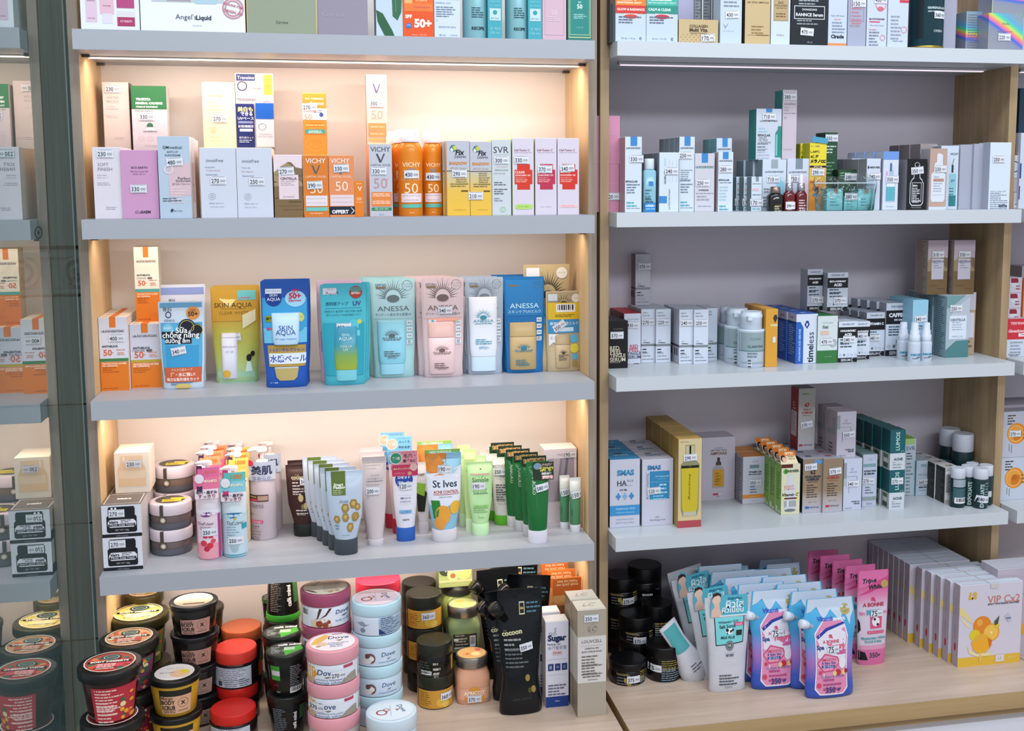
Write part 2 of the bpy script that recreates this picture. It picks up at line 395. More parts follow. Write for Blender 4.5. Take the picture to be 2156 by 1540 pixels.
# ---------------------------------------------------------------- base cabinets with counters
def base_unit(label, x0, x1, yf, zt, tk, m_top, m_edge, xl, dr):
    b = thing('base_cabinet', label, 'cabinet', (0, 0, 0))
    mb = MB(); mb.box(x0 + .004, yf + .03, FLOOR, x1 - .004, .25, zt - tk - .0005, wood_edge); mb.build('carcass', b)
    n = 2; w = (x1 - x0 - .01) / n
    for i in range(n):
        d = plate('drawer_front', x0 + .005 + i * w + .001, yf + .012, zt - tk - .30, x0 + .005 + (i + 1) * w - .001, yf + .03, zt - tk - .026, mat('#dcdce4', .3), b)
        plate('drawer_front', x0 + .005 + i * w + .001, yf + .012, FLOOR + .08, x0 + .005 + (i + 1) * w - .001, yf + .03, zt - tk - .303, mat('#dcdce4', .3), b)
    return b
base_unit('wooden base cabinet with white drawers under the left shelving unit', -T1, WL + T1, -.26, ZL[4], .03, 0, 0, 0, 0)
base_unit('wooden base cabinet with white drawers under the middle shelving unit', A2 - T2, B2 + T2, YB2, ZR[4], .035, 0, 0, 0, 0)
base_unit('wooden base cabinet with white drawers at the right edge of the photo', B3, B3 + .9, YB2, ZR[4], .035, 0, 0, 0, 0)
def counter(label, x0, x1, yf, zt, tk):
    mb = MB(); mb.box(x0, yf + .001, zt - tk, x1, .25, zt - .0012, wood_edge); mb.box(x0, yf, zt - .0012, x1, .25, zt, wood_top)
    mb.box(x0, yf, zt - tk, x1, yf + .001, zt - .0012, wood_edge)
    o = mb.build('countertop'); o['label'] = label; o['category'] = 'counter'; return o
counter('pale wood counter carrying the jar stacks under the left shelves', -T1, WL + T1, -.26, ZL[4], .03)
counter('pale wood counter carrying the yogurt pouches under the middle shelves', A2 - T2, B2 + T2, YB2, ZR[4], .035)
counter('pale wood counter at the right edge of the photo', B3, B3 + .9, YB2, ZR[4], .035)
# ---------------------------------------------------------------- glass panel on the left
gl = bpy.data.materials.new('clear_glass'); gl.use_nodes = True; nt = gl.node_tree; nt.nodes.clear()
out = nt.nodes.new('ShaderNodeOutputMaterial'); tr = nt.nodes.new('ShaderNodeBsdfTransparent'); gs = nt.nodes.new('ShaderNodeBsdfGlossy'); fr = nt.nodes.new('ShaderNodeFresnel'); mx = nt.nodes.new('ShaderNodeMixShader'); mt = nt.nodes.new('ShaderNodeMath')
gs.inputs['Roughness'].default_value = 0.0; gs.inputs['Color'].default_value = (.95, 1, .98, 1); tr.inputs[0].default_value = (.86, .93, .91, 1); fr.inputs[0].default_value = 1.55
mt.operation = 'MULTIPLY'; mt.inputs[1].default_value = 1.8; mt.use_clamp = True
nt.links.new(fr.outputs[0], mt.inputs[0]); nt.links.new(mt.outputs[0], mx.inputs[0]); nt.links.new(tr.outputs[0], mx.inputs[1]); nt.links.new(gs.outputs[0], mx.inputs[2]); nt.links.new(mx.outputs[0], out.inputs[0])
gclear = bpy.data.materials.new('glass_core'); gclear.use_nodes = True; nt = gclear.node_tree; nt.nodes.clear(); out = nt.nodes.new('ShaderNodeOutputMaterial'); tr = nt.nodes.new('ShaderNodeBsdfTransparent'); tr.inputs[0].default_value = (.97, 1, .99, 1); nt.links.new(tr.outputs[0], out.inputs[0])
XM = -.040
G = thing('glass_panel', 'upright clear glass panel reflecting the left shelves', 'glass', (XM, -.3, FLOOR))
mb = MB(); x0, x1, y0, y1, z0, z1 = -.006, 0, -.75, .53, .0, 2.9
vs = [(x, y, z) for z in (z0, z1) for y in (y0, y1) for x in (x0, x1)]
mb.add(vs, [(1, 3, 7, 5)], gl); mb.add(vs, [(0, 2, 3, 1), (4, 5, 7, 6), (0, 1, 5, 4), (2, 6, 7, 3), (0, 4, 6, 2)], gclear)
pane = mb.build('pane', G)
p = at(81, 490, 0); d = ray(81, 490); q = CAM_LOC + d * ((XM - CAM_LOC.x) / d.x)
mb = MB(); su = (.02, .02, lambda u, v, e: (e, (.5 - u) * -.05, (v - .5) * .02), False)
put(mb, su, [('o', .5, .5, .5, '#15201f', 1, .78), ('p', [(.36, .3), (.36, .7), (.72, .5)], '#15201f')], .0005)
o = mb.build('round_mark', pane); o.location = (0, q.y + .3, q.z - FLOOR)
# ---------------------------------------------------------------- rounded containers: jars, bottles, tubes, pouches
def T(cx, cy, w, txt, c='#33343c', **o): return ('t', cx, cy, w, txt, c, o)
def K(name, label, x0, x1, yt, yb, sh, parts, cat='bottle', Y=None, zb=None, n=1, step=.04, dx=0.0, st=None, sp=0, top=None, grp=None, rot=(0, 0, 0), dep=None, extra=None, round_=True, nseg=28, h=None, order=None, labs=None):
    """parts: (part name, [(z, rx, ry[, power[, cy]])...] in fractions of height and half width, colour or material, prints)"""
    z0 = SH[sh[0]][int(sh[1])] if isinstance(sh, str) else sh
    z = z0 if zb is None else zb
    xm = (x0 + x1) / 2; ym = (yt + yb) / 2
    yf = onz(xm, yb, z).y if Y is None else Y
    r = .04
    fr = max(q[2] if len(q) > 2 and q[2] is not None else q[1] for q in parts[0][1])
    for _ in range(4):
        a, b = at(x0, ym, yf + r * fr), at(x1, ym, yf + r * fr); r = (b.x - a.x) / 2
    cx = (a.x + b.x) / 2; H = h or (at(xm, yt, yf + (r * fr if top == 'mid' else 0)).z - z)
    root = thing(name, rowlab(label, 0, n), cat, (cx, yf + r * fr, z), 0, grp or (label + ' row' if n > 1 else None))
    root.rotation_euler = rot
    objs = []; first = None
    for pi_, part in enumerate(parts):
        nm, secs, m = part[:3]; pr = part[3] if len(part) > 3 else (); opt = part[4] if len(part) > 4 else {}
        ss = [(q[0] * H, q[1] * r, (q[2] if len(q) > 2 and q[2] is not None else q[1]) * r, opt.get('cx', 0) * r, (q[4] if len(q) > 4 else 0) * r, (q[3] if len(q) > 3 and q[3] else 2)) for q in secs]
        mb = MB(); mm = mat(m, .35) if isinstance(m, str) else m
        mb.loft(ss, mm, nseg, smooth=opt.get('smooth', True))
        sf = s_loft(ss)
        if pr: put(mb, sf, pr, .0006)
        if 'disc' in opt: put(mb, s_disc(ss[-1][1], ss[-1][0]), opt['disc'], .0004)
        par = root
        if opt.get('of') is not None: par = objs[opt['of']]
        o = mb.build(nm, par); objs.append(o)
        if pi_ == sp: first = sf
    if st: sticker(root, first, st[0], st[1], st[2], st[3] if len(st) > 3 else 0, sw=st[4] if len(st) > 4 else .027)
    if extra: extra(root, first, r, H)
    for i in range(1, n):
        dup(root, (cx + dx * i, yf + r * fr + i * step, z), labs[i] if labs else rowlab(label, i, n))
    q = It(); q.top = z + H; q.y = yf; q.x = cx; q.r = r; q.h = H; q.root = root; q.objs = objs
    return q
def tube_parts(body, cap, pr=(), capf=.16, capw=.78, ry=.6, tip=.03, capname='cap', crimp=None, wt=1.0):
    P = [('tube', [(capf * .9, capw * .9, min(ry, capw) * .95), (capf + .03, capw * .97, ry), (.45, .9, ry * .85), (.75, .97, ry * .5), (.93, wt, .08), (.935, wt, tip), (1, wt, tip)], body, pr),
         (capname, [(0, capw * .96, ry * .97, 2.3), (.012, capw, ry, 2.3), (capf - .008, capw, ry, 2.3), (capf, capw * .96, ry * .96, 2.3)], cap)]
    return P
def foil(c, b=.35, r=.3): return mat(c, r, 0, 0, 1, b, 28)
def pouch_secs(wb=.9, wt=1.0, d=.3, td=.02, p=2.2): return [(0, wb * .96, d * .8, p), (.02, wb, d, p), (.12, wb * .985, d * .98, p), (.35, (wb + wt) / 2, d * .75, p), (.65, wt * .99, d * .4, p), (.88, wt, d * .12, p), (.92, wt, td, p), (.985, wt, td, p), (1, wt * .97, td, p)]
def jar_parts(lid, body, pr=(), disc=(), split=.62, lr=1.0, br=.95, taper=1.0, lidpr=(), rim=0, gap=.005, tilt=0):
    return [('body', [(0, br * taper * .96), (.02, br * taper), (split - .02, br), (split - gap, br * .97)], body, pr),
            ('lid', [(split, lr * .985), (split + .015, lr), (.975, lr), (.995, lr * .985), (1, lr * .96)], lid, lidpr, {'disc': disc})]
def bevel_text(*a): pass
# ================================================================ LEFT UNIT, top shelf
G9 = '#9aa0a8'
y1 = -.035
C('gift_set_box', 'white skincare gift box printed with pink tube and pots, left end of top shelf', 167, 291, -110, 66, 'L0', Y=y1, d=.10, col='#dfe3ea',
  pr=[('r', .09, .10, .28, .99, '#d9bfd2'), ('r', .33, .2, .57, .99, '#dcb5c6'), ('r', .37, .09, .54, .21, '#d9d3de'), ('r', .62, .06, .92, .17, '#a83a66'), ('r', .62, .17, .92, .24, '#d8d4dc'), ('r', .62, .28, .92, .42, '#b0487c'), T(.185, .36, .13, 'essence', '#9a5878'), T(.45, .3, .14, 'massage', '#a8627c'), T(.185, .15, .12, 'mini set', '#9a5878'), T(.77, .12, .2, 'cream', '#f0d8e2')])
C('gift_set_box', 'white gift box with window showing jars and a red round stamp', 293, 514, -130, 70, 'L0', Y=y1, d=.10, col='#e3e9f0',
  pr=[('r', .11, .32, .80, .99, '#b9c3cc'), ('r', .13, .34, .235, .99, '#c8cfc4'), ('r', .13, .34, .235, .52, '#b9b188'), ('r', .255, .33, .48, .5, '#a49aa0'), ('r', .25, .46, .485, .64, '#dfe4ea'), ('r', .34, .40, .40, .42, '#8a2c48'), ('r', .52, .31, .73, .99, '#a9c6d4'), ('r', .76, .48, .82, .99, '#c8a8b4'), T(.43, .16, .20, "Angel's", '#4a5460'), T(.60, .155, .145, 'Liquid', '#2c3844', b=.03), T(.535, .075, .09, 'SKINCARE SET', '#5a6470'), ('o', .885, .27, .105, '#c48a98', 1, .86), ('o', .885, .27, .08, '#c48a98', 1, .84), T(.885, .30, .19, 'GENUINE ITEM', '#b86878', r=-14, b=.03), T(.885, .23, .19, 'ORIGIN 100', '#b86878', r=-14, b=.03)])
C('gift_set_box', 'olive green ampoule gift box with gold edges and a round blue seal', 517, 665, -130, 74, 'L0', Y=y1, d=.10, col='#8f9884', side='#b09860',
  pr=[('r', 0, 0, .012, 1, '#c8b070'), ('r', .988, 0, 1, 1, '#c8b070'), ('r', .1, .42, .78, 1, '#c4c4b8'), ('r', .13, .44, .22, .58, '#b08c20'), ('r', .13, .58, .22, 1, '#d8dcd8'), ('r', .26, .44, .34, 1, '#d9d2c4'), ('r', .35, .44, .44, .62, '#b8963a'), ('r', .35, .62, .44, 1, '#dfe2de'), ('r', .56, .44, .64, .58, '#b08c20'), ('r', .56, .58, .64, 1, '#d8dcd8'), ('c', .80, .58, .125, '#d4dce4', 1), ('o', .80, .58, .125, '#5a7890', 1, .9), ('o', .80, .58, .1, '#5a7890', 1, .92), T(.80, .575, .13, '正品', '#345068', b=.02), T(.5, .13, .17, 'Carrena', '#3c4038')])
C('gift_set_box', 'mauve grey gift box with faint pale lettering on the top shelf', 668, 773, -130, 78, 'L0', Y=y1, d=.09, col='#8f8796', side='#a49cab',
  pr=[T(.33, .95, .5, 'ATOMY', '#a8a2b2'), ('r', .05, .83, .5, .835, '#a8a2b2'), T(.35, .7, .4, 'Lift and', '#9c96a6'), T(.35, .6, .4, 'Firming', '#9c96a6'), T(.3, .22, .42, 'Corrana', '#a8a2b2')])
C('carton', 'pale blue carton with long dark green leaves printed on it', 791, 847, -100, 79, 'L0', Y=y1, d=.07, col='#b9c9d8',
  pr=[('p', [(.62, .25), (.58, .8), (.72, 1), (.95, 1), (1, .55), (.95, .3), (.8, .2)], '#34684a'), ('p', [(0, .32), (.25, .28), (.6, .08), (.7, 0), (.3, .02), (.05, .18)], '#2c5c3c'), T(.15, .86, .35, 'ESSENCE', '#60788c', r=-90), ('r', .73, .3, .75, .98, '#6a9478')])
C('carton', 'bright orange sunscreen carton with big white 50+', 848, 913, -60, 81, 'L0', Y=y1, d=.045, col='#dd5220', st=(.5, .66, '490'),
  pr=[('r', .05, .40, .97, .62, '#e87838'), ('r', .06, .52, .30, .61, '#d8b070'), ('r', .32, .53, .96, .61, '#e46428'), T(.60, .57, .36, 'ECRAN', '#ffd8a0'), ('r', .32, .42, .96, .50, '#ea7840'), T(.62, .46, .5, 'Hydratation', '#9a2c50'), T(.18, .32, .22, 'SPF', '#ffe6da', b=.05), T(.64, .22, .56, '50+', '#fff0e8', b=.05), ('c', .18, .18, .09, '#3a70b8'), T(.18, .19, .12, 'UVA', '#e8f0ff'), T(.5, .045, .5, 'e 40 mL / 1.3 FL.OZ', '#ffd8c0')])
C('carton', 'white sunscreen carton with yellow upper half and 50 in white', 914, 968, -60, 82, 'L0', Y=y1, d=.04, col='#c5d2de',
  pr=[('r', 0, .58, 1, 1, '#d6ac2c'), T(.3, .68, .4, '50', '#f4ecd0', b=.01), ('r', .7, .6, .71, 1, '#e8cc70'), ('r', 0, .72, 1, .722, '#e8cc70'), T(.35, .53, .58, 'MINERAL SUN', '#8a98a8', al='c'), ('l', .07, .46, .95, 5, '#6a7a8c', .004), T(.5, .17, .66, 'SENSITIVE SKIN', '#7a8a9c'), T(.3, .05, .24, '40 ml', '#6a7a8c'), T(.75, .05, .28, '1.3 fl.oz', '#6a7a8c'), ('o', .1, .27, .04, '#7a8a9c')])
for i, (a, b, c, d_) in enumerate([(973, 1026, 1027, 1057), (1063, 1111, 1112, 1141)]):
    w_ = ['left', 'right'][i]
    K('spray_bottle', 'metallic teal sun spray can, %s of the two on the top shelf' % w_, a, b, -110, 84, 'L0', [('can', [(0, .94), (.02, 1), (.8, 1), (.9, .8), (1, .5)], mat('#8cc0c8', .3, .35), [T(.28, .55, .3, '50', '#d8dcc0'), ('o', .3, .55, .3, '#b8b890', 1, .93), ('l', .3, .34, .85, 5, '#28505c', .004), T(.55, .12, .5, 'RECIPE', '#1c3c44', b=.03)])], Y=y1, grp='teal sun spray cans on the top shelf')
    C('carton', 'narrow turquoise carton with two pale square icons, %s of the pair' % w_, c, d_, -60, 85, 'L0', Y=y1, d=.05, col='#3fa0ae',
      pr=[('r', .12, .62, .9, .84, '#b8d4e0'), T(.5, .67, .55, 'SPF50+', '#2c8090'), ('r', .38, .72, .62, .81, '#3c94a2'), T(.5, .56, .7, '자외선 차단', '#9cd8e0'), T(.5, .50, .7, '선 스프레이', '#9cd8e0'), ('r', .12, .28, .9, .46, '#b8d4e0'), ('c', .5, .40, .16, '#3c94a2', 1), T(.5, .31, .6, 'SPF 50+', '#2c8090'), T(.5, .16, .7, '선 케어', '#9cd8e0'), T(.5, .1, .7, '150 mL', '#9cd8e0')], grp='turquoise sun spray cartons')
C('carton', 'dusty pink carton with an embossed border beside the teal cartons', 1142, 1192, -60, 86, 'L0', Y=y1, d=.05, col='#c9aab8', pr=[('r', .1, .08, .9, .085, '#a98898'), ('r', .1, .08, .11, 1, '#b495a5'), ('r', .89, .08, .9, 1, '#b495a5'), T(.5, .41, .26, '50', '#e6d2dc'), ('l', .2, .34, .8, 3, '#dcc4d0'), T(.5, .92, .24, '4+', '#3a2830')])
C('carton', 'emerald green carton with thin gold border at the right end of top shelf', 1195, 1246, -60, 86, 'L0', Y=y1, d=.055, col='#28736c', pr=[('r', .05, .05, .95, 1, '#c0c890'), ('r', .07, .064, .93, 1, '#2c7a74'), ('r', .1, .09, .9, 1, '#a8c090'), ('r', .115, .1, .885, 1, '#2b837c'), T(.5, .50, .22, '50', '#e8f4f0', b=.02), T(.5, .56, .14, 'SPF', '#cfe8e2'), ('l', .25, .38, .8, 3, '#a8d4cc'), T(.5, .2, .28, '1.7 FL.OZ', '#a8d4cc'), ('c', .5, .97, .3, '#dfeef0', .4)])
# ================================================================ LEFT UNIT, second shelf
y2_ = -.025; s2 = 'L1'
a1 = C('carton', 'pale grey slim sunscreen carton at the left end of the second shelf', 197, 257, 310, 453, s2, Y=y2_, d=.04, n=3, col='#d9d3dc', side='#e8d8d0', st=(.45, .91, '230'), pr=[T(.36, .76, .38, 'SOFT', '#7a7684', al='c'), T(.42, .695, .5, 'FINISH', '#7a7684', al='c'), T(.31, .61, .34, 'SUN MILK', '#9a96a4'), T(.33, .575, .38, 'SPF50+ PA++++', '#9a96a4'), ('l', .12, .50, .65, 2, '#b0acb8'), ('l', .4, .16, .8, 2, '#b0acb8')])
a2 = C('carton', 'pink lilac sunscreen carton next to the pale grey one', 256, 333, 316, 455, s2, Y=y2_ - .004, d=.04, n=3, col='#c996bd', side='#bd86b0', st=(.46, .44, '330'), pr=[T(.5, .745, .44, 'ECO EARTH', '#3a3048', b=.02), T(.5, .69, .48, 'Pink Sun Cream EX', '#4a4058'), T(.5, .65, .36, 'SPF50+ PA++++', '#5a5068'), T(.42, .1, .18, 'the', '#6a5878'), T(.63, .1, .26, 'SAEM', '#3a3048', b=.03)])
C('carton', 'pale blue tall sunscreen carton with pink square panel', 334, 401, 287, 457, s2, Y=y2_ - .012, d=.045, n=2, col='#b4c4d6', side='#e2dede', st=(.52, .69, '480', 4), pr=[('r', .32, .28, 1, .68, '#d4b8c0'), T(.46, .86, .60, 'SJMmedical', '#2c4450', b=.01), T(.46, .81, .36, 'ANTI-UV', '#3a505c', b=.01), T(.46, .77, .48, 'SUNCREAM', '#3a505c', b=.01), T(.8, .49, .4, 'Perfect', '#504858', b=.01), T(.76, .46, .46, 'SunScreen', '#504858', b=.01), T(.7, .42, .56, 'SPF 50+ / PA++++', '#3a3444'), ('l', .36, .37, .95, 6, '#e0ccd2', .005), ('l', .1, .24, .8, 2, '#5a6878', .004), ('o', .32, .6, .15, '#e6d0d6', 1, .7), ('p', [(.33, .10), (.38, .125), (.43, .11), (.37, .075)], '#20344c'), T(.56, .097, .3, 'Skin Care', '#3c5068')])
C('carton', 'narrow white and pink carton half hidden beside the pale blue one', 400, 411, 293, 457, s2, Y=.0, d=.035, n=2, col='#dccbd0', pr=[('r', .2, .2, .9, .7, '#d8a8a8'), T(.5, .42, .5, 'SPF', '#6a3c40')])
i1 = C('carton', 'white sunscreen carton with grey script, left of the two side by side', 422, 498, 311, 456, s2, Y=y2_, d=.045, n=3, gap=.002, col='#ccd0de', side='#dcc89c', top='#efe6c8', st=(.5, .535, '270'), pr=[T(.41, .82, .48, 'innisfree', '#5c6070', i=.3), T(.28, .725, .26, 'Intensive', '#7a8092'), T(.36, .675, .38, 'Triple-shield', '#b8a09c'), T(.32, .62, .32, 'Sunscreen', '#7a8092'), ('o', .31, .31, .1, '#a8acba', 1, .88), ('o', .31, .31, .05, '#a8acba', 1, .6), T(.42, .21, .4, 'SPF50+ PA++++', '#8a90a0'), T(.44, .16, .4, '1.69 FL.OZ / 50 mL', '#8a90a0')])
i2 = C('carton', 'white sunscreen carton with grey script, right of the two side by side', 499, 574, 311, 456, s2, Y=y2_, d=.045, n=3, col='#ccd0de', side='#f0dcc8', top='#f0dcc8', st=(.56, .52, '250'), pr=[T(.39, .81, .48, 'innisfree', '#5c6070', i=.3), T(.26, .71, .24, 'Tone Up', '#7a8092'), T(.3, .66, .32, 'No Sebum', '#b8a09c'), T(.32, .6, .32, 'Sunscreen', '#7a8092'), ('o', .29, .30, .1, '#a8acba', 1, .88), ('o', .29, .30, .05, '#a8acba', 1, .6), T(.38, .2, .38, 'SPF50+ PA++++', '#8a90a0'), T(.36, .15, .34, '1.69 FL.OZ / 50 mL', '#8a90a0')])
def hill(w0='#dfd2dc'):
    return [('p', [(0, .72), (.12, .76), (.26, .82), (.42, .86), (.52, .89), (.62, .88), (.78, .80), (1, .78), (1, .45), (0, .45)], '#a08a68'), ('p', [(.45, .88), (.6, .83), (.75, .72), (.85, .6), (1, .55), (1, .78), (.78, .80), (.62, .88)], '#7c6850'),
            ('p', [(0, 0), (1, 0), (1, .5), (0, .5)], '#7c6444'), ('r', .04, .3, .5, .32, '#5c4a30'), ('r', .5, .24, .95, .26, '#5c4a30'), ('r', .1, .18, .9, .19, '#67543a'), ('r', 0, .56, .1, .575, '#63513a'), ('r', .06, .68, .2, .69, '#8a7558'), ('r', .85, .66, 1, .67, '#63513a'), ('r', .3, .12, 1, .13, '#67543a')]
C('carton', 'ampoule sunscreen carton with mountain photo and white label', 577, 637, 326, 456, s2, Y=y2_, d=.045, n=2, col='#e4d2d8', side='#c8a890', st=(.44, .74, '270', 3), pr=hill() + [('r', .17, .29, .86, .68, '#e2cdd4'), T(.515, .62, .58, 'CENTELLA', '#3a3440', b=.03), ('l', .24, .57, .78, 3, '#b098a4'), T(.5, .33, .4, 'sun ampoule', '#6a5c68')])
def vich(extra=()):
    return [T(.5, .91, .8, 'VICHY', '#f0e2d8', b=.01), ('p', [(.33, .84), (.47, .70), (.53, .70), (.68, .84), (.63, .84), (.51, .73), (.40, .84)], '#5a5c64'), T(.5, .655, .84, 'CAPITAL SOLEIL', '#f4dcc8')] + list(extra)
ov = C('carton', 'orange sunscreen carton with grey V, left of the orange pair', 639, 692, 327, 457, s2, Y=y2_, d=.045, n=3, col='#d67a2c', side='#d88a44', top='#f0a870', st=(.45, .52, '390', 3), pr=vich([T(.52, .46, .5, '50', '#f2d4b4'), ('r', .08, .18, .94, .35, '#e2d6dc'), T(.5, .30, .75, 'EMULSION TOUCHER SEC', '#a8a0ac'), T(.5, .23, .75, 'DRY TOUCH FACE FLUID', '#a8a0ac'), ('r', .08, .10, .94, .16, '#6cc0b8'), T(.5, .06, .5, 'hypoallergenic', '#ffe0c0')]))
ov2 = C('carton', 'orange sunscreen carton with black OFFERT band', 693, 746, 327, 457, s2, Y=y2_, d=.045, n=3, col='#e08c5c', side='#e09a60', top='#f0a870', st=(.5, .79, '330', 2), pr=[T(.45, .91, .76, 'VICHY', '#f0e2d8', b=.01), ('p', [(.33, .80), (.44, .69), (.5, .69), (.6, .80)], '#7a7078'), T(.48, .655, .84, 'CAPITAL SOLEIL', '#f4dcc8'), T(.5, .50, .5, '50', '#f6dcc8'), ('r', .04, .18, .96, .36, '#e2ccd0'), T(.5, .31, .8, 'EMULSION TOUCHER SEC', '#a8a0ac'), T(.5, .24, .8, 'DRY TOUCH FACE FLUID', '#a8a0ac'), ('r', 0, .04, 1, .17, '#1c2434'), T(.42, .085, .66, 'OFFERT', '#f4f4f8', b=.04), ('p', [(.84, .05), (.95, .10), (.84, .155), (.87, .155), (.99, .10), (.87, .05)], '#e8e8f0')])
C('carton', 'small slim orange sun stick carton standing alone', 747, 765, 381, 457, s2, Y=y2_, d=.022, col='#e07c20', side='#f0d8a0', pr=[T(.5, .92, .7, 'VICHY', '#ffe0b0'), T(.6, .78, .5, 'V', '#f4e4dc', b=.02), T(.5, .5, .5, '50', '#ffe0b8'), ('r', .1, .49, .9, .5, '#ffc080'), ('r', .1, .4, .9, .41, '#ffe0b0')])
wv = [('r', .07, .14, .96, .34, '#e08444'), T(.5, .31, .76, 'TREATMENT 3-IN-1', '#ffe8d4', b=.02), T(.5, .21, .76, 'MATTIFYING 3-IN-1', '#ffe8d4', b=.02), ('l', .12, .28, .9, 1, '#ffdcc0'), ('l', .12, .18, .9, 1, '#ffdcc0'), ('r', .07, .085, .95, .125, '#2c8050'), T(.5, .105, .6, 'oily acne skin', '#d8f0e0'), T(.5, .03, .2, '50 ml', '#8a8c98')]
vw = C('carton', 'silver grey tall sunscreen carton with dark V on the shelf', 778, 826, 303, 457, s2, Y=y2_, d=.045, n=3, col='#bcbfca', side='#f0b08c', top='#f4c8a8', st=(.42, .63, '330', 0), pr=[T(.5, .925, .86, 'VICHY', '#5c5c68', b=.01), ('p', [(.3, .865), (.45, .745), (.53, .745), (.7, .865), (.63, .865), (.51, .775), (.38, .865)], '#4c4e58'), T(.5, .71, .9, 'CAPITAL SOLEIL', '#6a6a76'), T(.48, .46, .6, '50', '#c09098'), T(.79, .51, .08, '+', '#c09098')] + wv)
vt = C('carton', 'tall cream sunscreen carton standing on top of the silver grey one', 772, 815, 157, 303, s2, Y=.10, d=.045, zb=vw.top, col='#d6c3b8', side='#d0b094', st=(.5, .6, '300', 0), pr=[T(.5, .95, .84, 'VICHY', '#fffaf4', b=.03), ('p', [(.3, .87), (.45, .74), (.53, .74), (.7, .87), (.63, .87), (.51, .77), (.38, .87)], '#5a5c80'), T(.5, .69, .86, 'CAPITAL SOLEIL', '#9a8a90'), T(.5, .44, .56, '50', '#b8a098'), T(.79, .49, .08, '+', '#b8a098'), ('r', .06, .22, .94, .32, '#e89458'), T(.5, .27, .7, 'TEINTE 3-IN-1', '#ffe8d4'), ('r', .06, .13, .94, .21, '#e89458'), T(.5, .17, .7, 'TINTED 3-IN-1', '#ffe8d4'), ('r', .06, .07, .94, .11, '#e8a868'), ('r', .1, .03, .9, .05, '#f0c8a0')])
oa = C('carton', 'slim orange carton with white band standing on the orange cartons', 638, 688, 196, 326, s2, Y=.09, d=.045, zb=ov.top, col='#e08c34', side='#e8a050', top='#f0b070', st=(.3, .78, '270', 2), pr=[T(.5, .91, .76, 'EAU THERMALE', '#ffe8c8', b=.02), T(.58, .84, .62, 'Avene', '#fff4e8', i=.1), ('r', 0, .58, 1, .76, '#f0e4e0'), T(.22, .625, .3, '50', '#b87848'), ('c', .78, .66, .09, '#3a5498'), ('l', .45, .72, .95, 2, '#6a6c90'), T(.55, .53, .5, 'Cleanance', '#c07024', i=.2), ('l', .12, .49, .9, 1, '#ffd8a0'), ('r', .08, .365, .92, .43, '#3c9a98'), T(.5, .40, .5, 'INVISIBLE', '#d8f4f0'), T(.5, .378, .6, 'hydratation', '#c0e8e4'), ('o', .5, .2, .4, '#f0b060', .75, .96), ('o', .55, .22, .28, '#f0b060', .6, .95), ('o', .38, .17, .18, '#f0b060', .5, .93)])
C('carton', 'tall white waterproof sun milk carton standing behind at far left', 218, 273, 173, 312, s2, Y=.13, d=.04, zb=a1.top, col='#d2c6c2', side='#7a5a60', st=(.4, .90, '230'), pr=[T(.38, .77, .46, 'WATER', '#9a8c90'), T(.38, .71, .46, 'PROOF', '#9a8c90'), T(.3, .64, .32, 'SUN MILK', '#c0b0b0'), ('l', .12, .6, .6, 1, '#c0b0b0'), ('l', .12, .5, .6, 2, '#ccbcbc'), ('l', .4, .18, .8, 2, '#d0c0c0')])
C('carton', 'white suncream carton with dark green top panel standing at the back', 278, 352, 181, 316, s2, Y=.12, d=.045, zb=a2.top, col='#d0c8ce', side='#e8e0e4', top='#2c7048', st=(.42, .54, '330'), pr=[('r', 0, .65, 1, 1, '#2f7046'), T(.34, .80, .42, 'TRUECICA', '#f4faf4', b=.06), T(.5, .74, .76, 'MINERAL CALMING', '#f4faf4', b=.06), T(.43, .685, .62, 'TONE-UP SUNCREAM', '#e8f4ea', b=.04), ('l', .1, .62, .6, 1, '#8a9a94'), ('c', .5, .4, .09, '#3c6c54', 1), ('r', .38, .33, .62, .385, '#e2d8e0'), ('r', .36, .38, .64, .385, '#6a8a78'), ('l', .3, .31, .7, 1, '#7a8a84'), ('r', .12, .29, .88, .292, '#b0a8b0'), ('o', .24, .21, .08, '#b8b0b8', .9, .9), ('o', .5, .21, .08, '#b8b0b8', .9, .9), ('o', .76, .21, .08, '#b8b0b8', .9, .9), T(.5, .1, .34, 'SCINIC 50ml', '#a098a4')])
C('carton', 'cream coloured tall sunscreen carton standing behind the two white ones', 427, 496, 173, 311, s2, Y=.11, d=.04, zb=i1.top, col='#ddd4b4', side='#e0cc9c', st=(.52, .465, '270'), pr=[T(.4, .8, .48, 'innisfree', '#8a8474', i=.3), T(.29, .705, .28, 'Intensive', '#a09880'), T(.36, .65, .38, 'Long-lasting', '#c8bc9c'), T(.36, .595, .4, 'Sunscreen EX', '#a09880'), ('o', .3, .3, .11, '#c0b898', 1, .88), ('o', .3, .3, .06, '#c0b898', 1, .6), T(.38, .19, .36, 'SPF50+ PA++++', '#a8a088'), T(.38, .135, .38, '1.69 FL.OZ / 50 mL', '#a8a088')])
def blister(root, sf, w, d, h):
    mb = MB(); mb.box(.02 * w, -d / 2 - .012, .005, .49 * w, -d / 2 - .0006, h * .40, mat('#cfc8ce', .3)); bo = mb.build('bottle', root)
    MB().box(.02 * w, -d / 2 - .0125, h * .40, .49 * w, -d / 2 - .0006, h * .605, mat('#1f58b0', .25)).build('bottle_cap', root)
    m2 = MB(); put(m2, (w * .47, h * .4, lambda u, v, e: (.02 * w + u * w * .47, -d / 2 - .012 - e, .005 + v * (h * .4 - .005)), False), [('o', .35, .72, .22, '#8a8698', 1, .85), T(.5, .45, .7, 'TRANSINO', '#9a94a8'), ('l', .1, .36, .9, 1, '#a8a4b4')]); m2.build('bottle_print', bo)
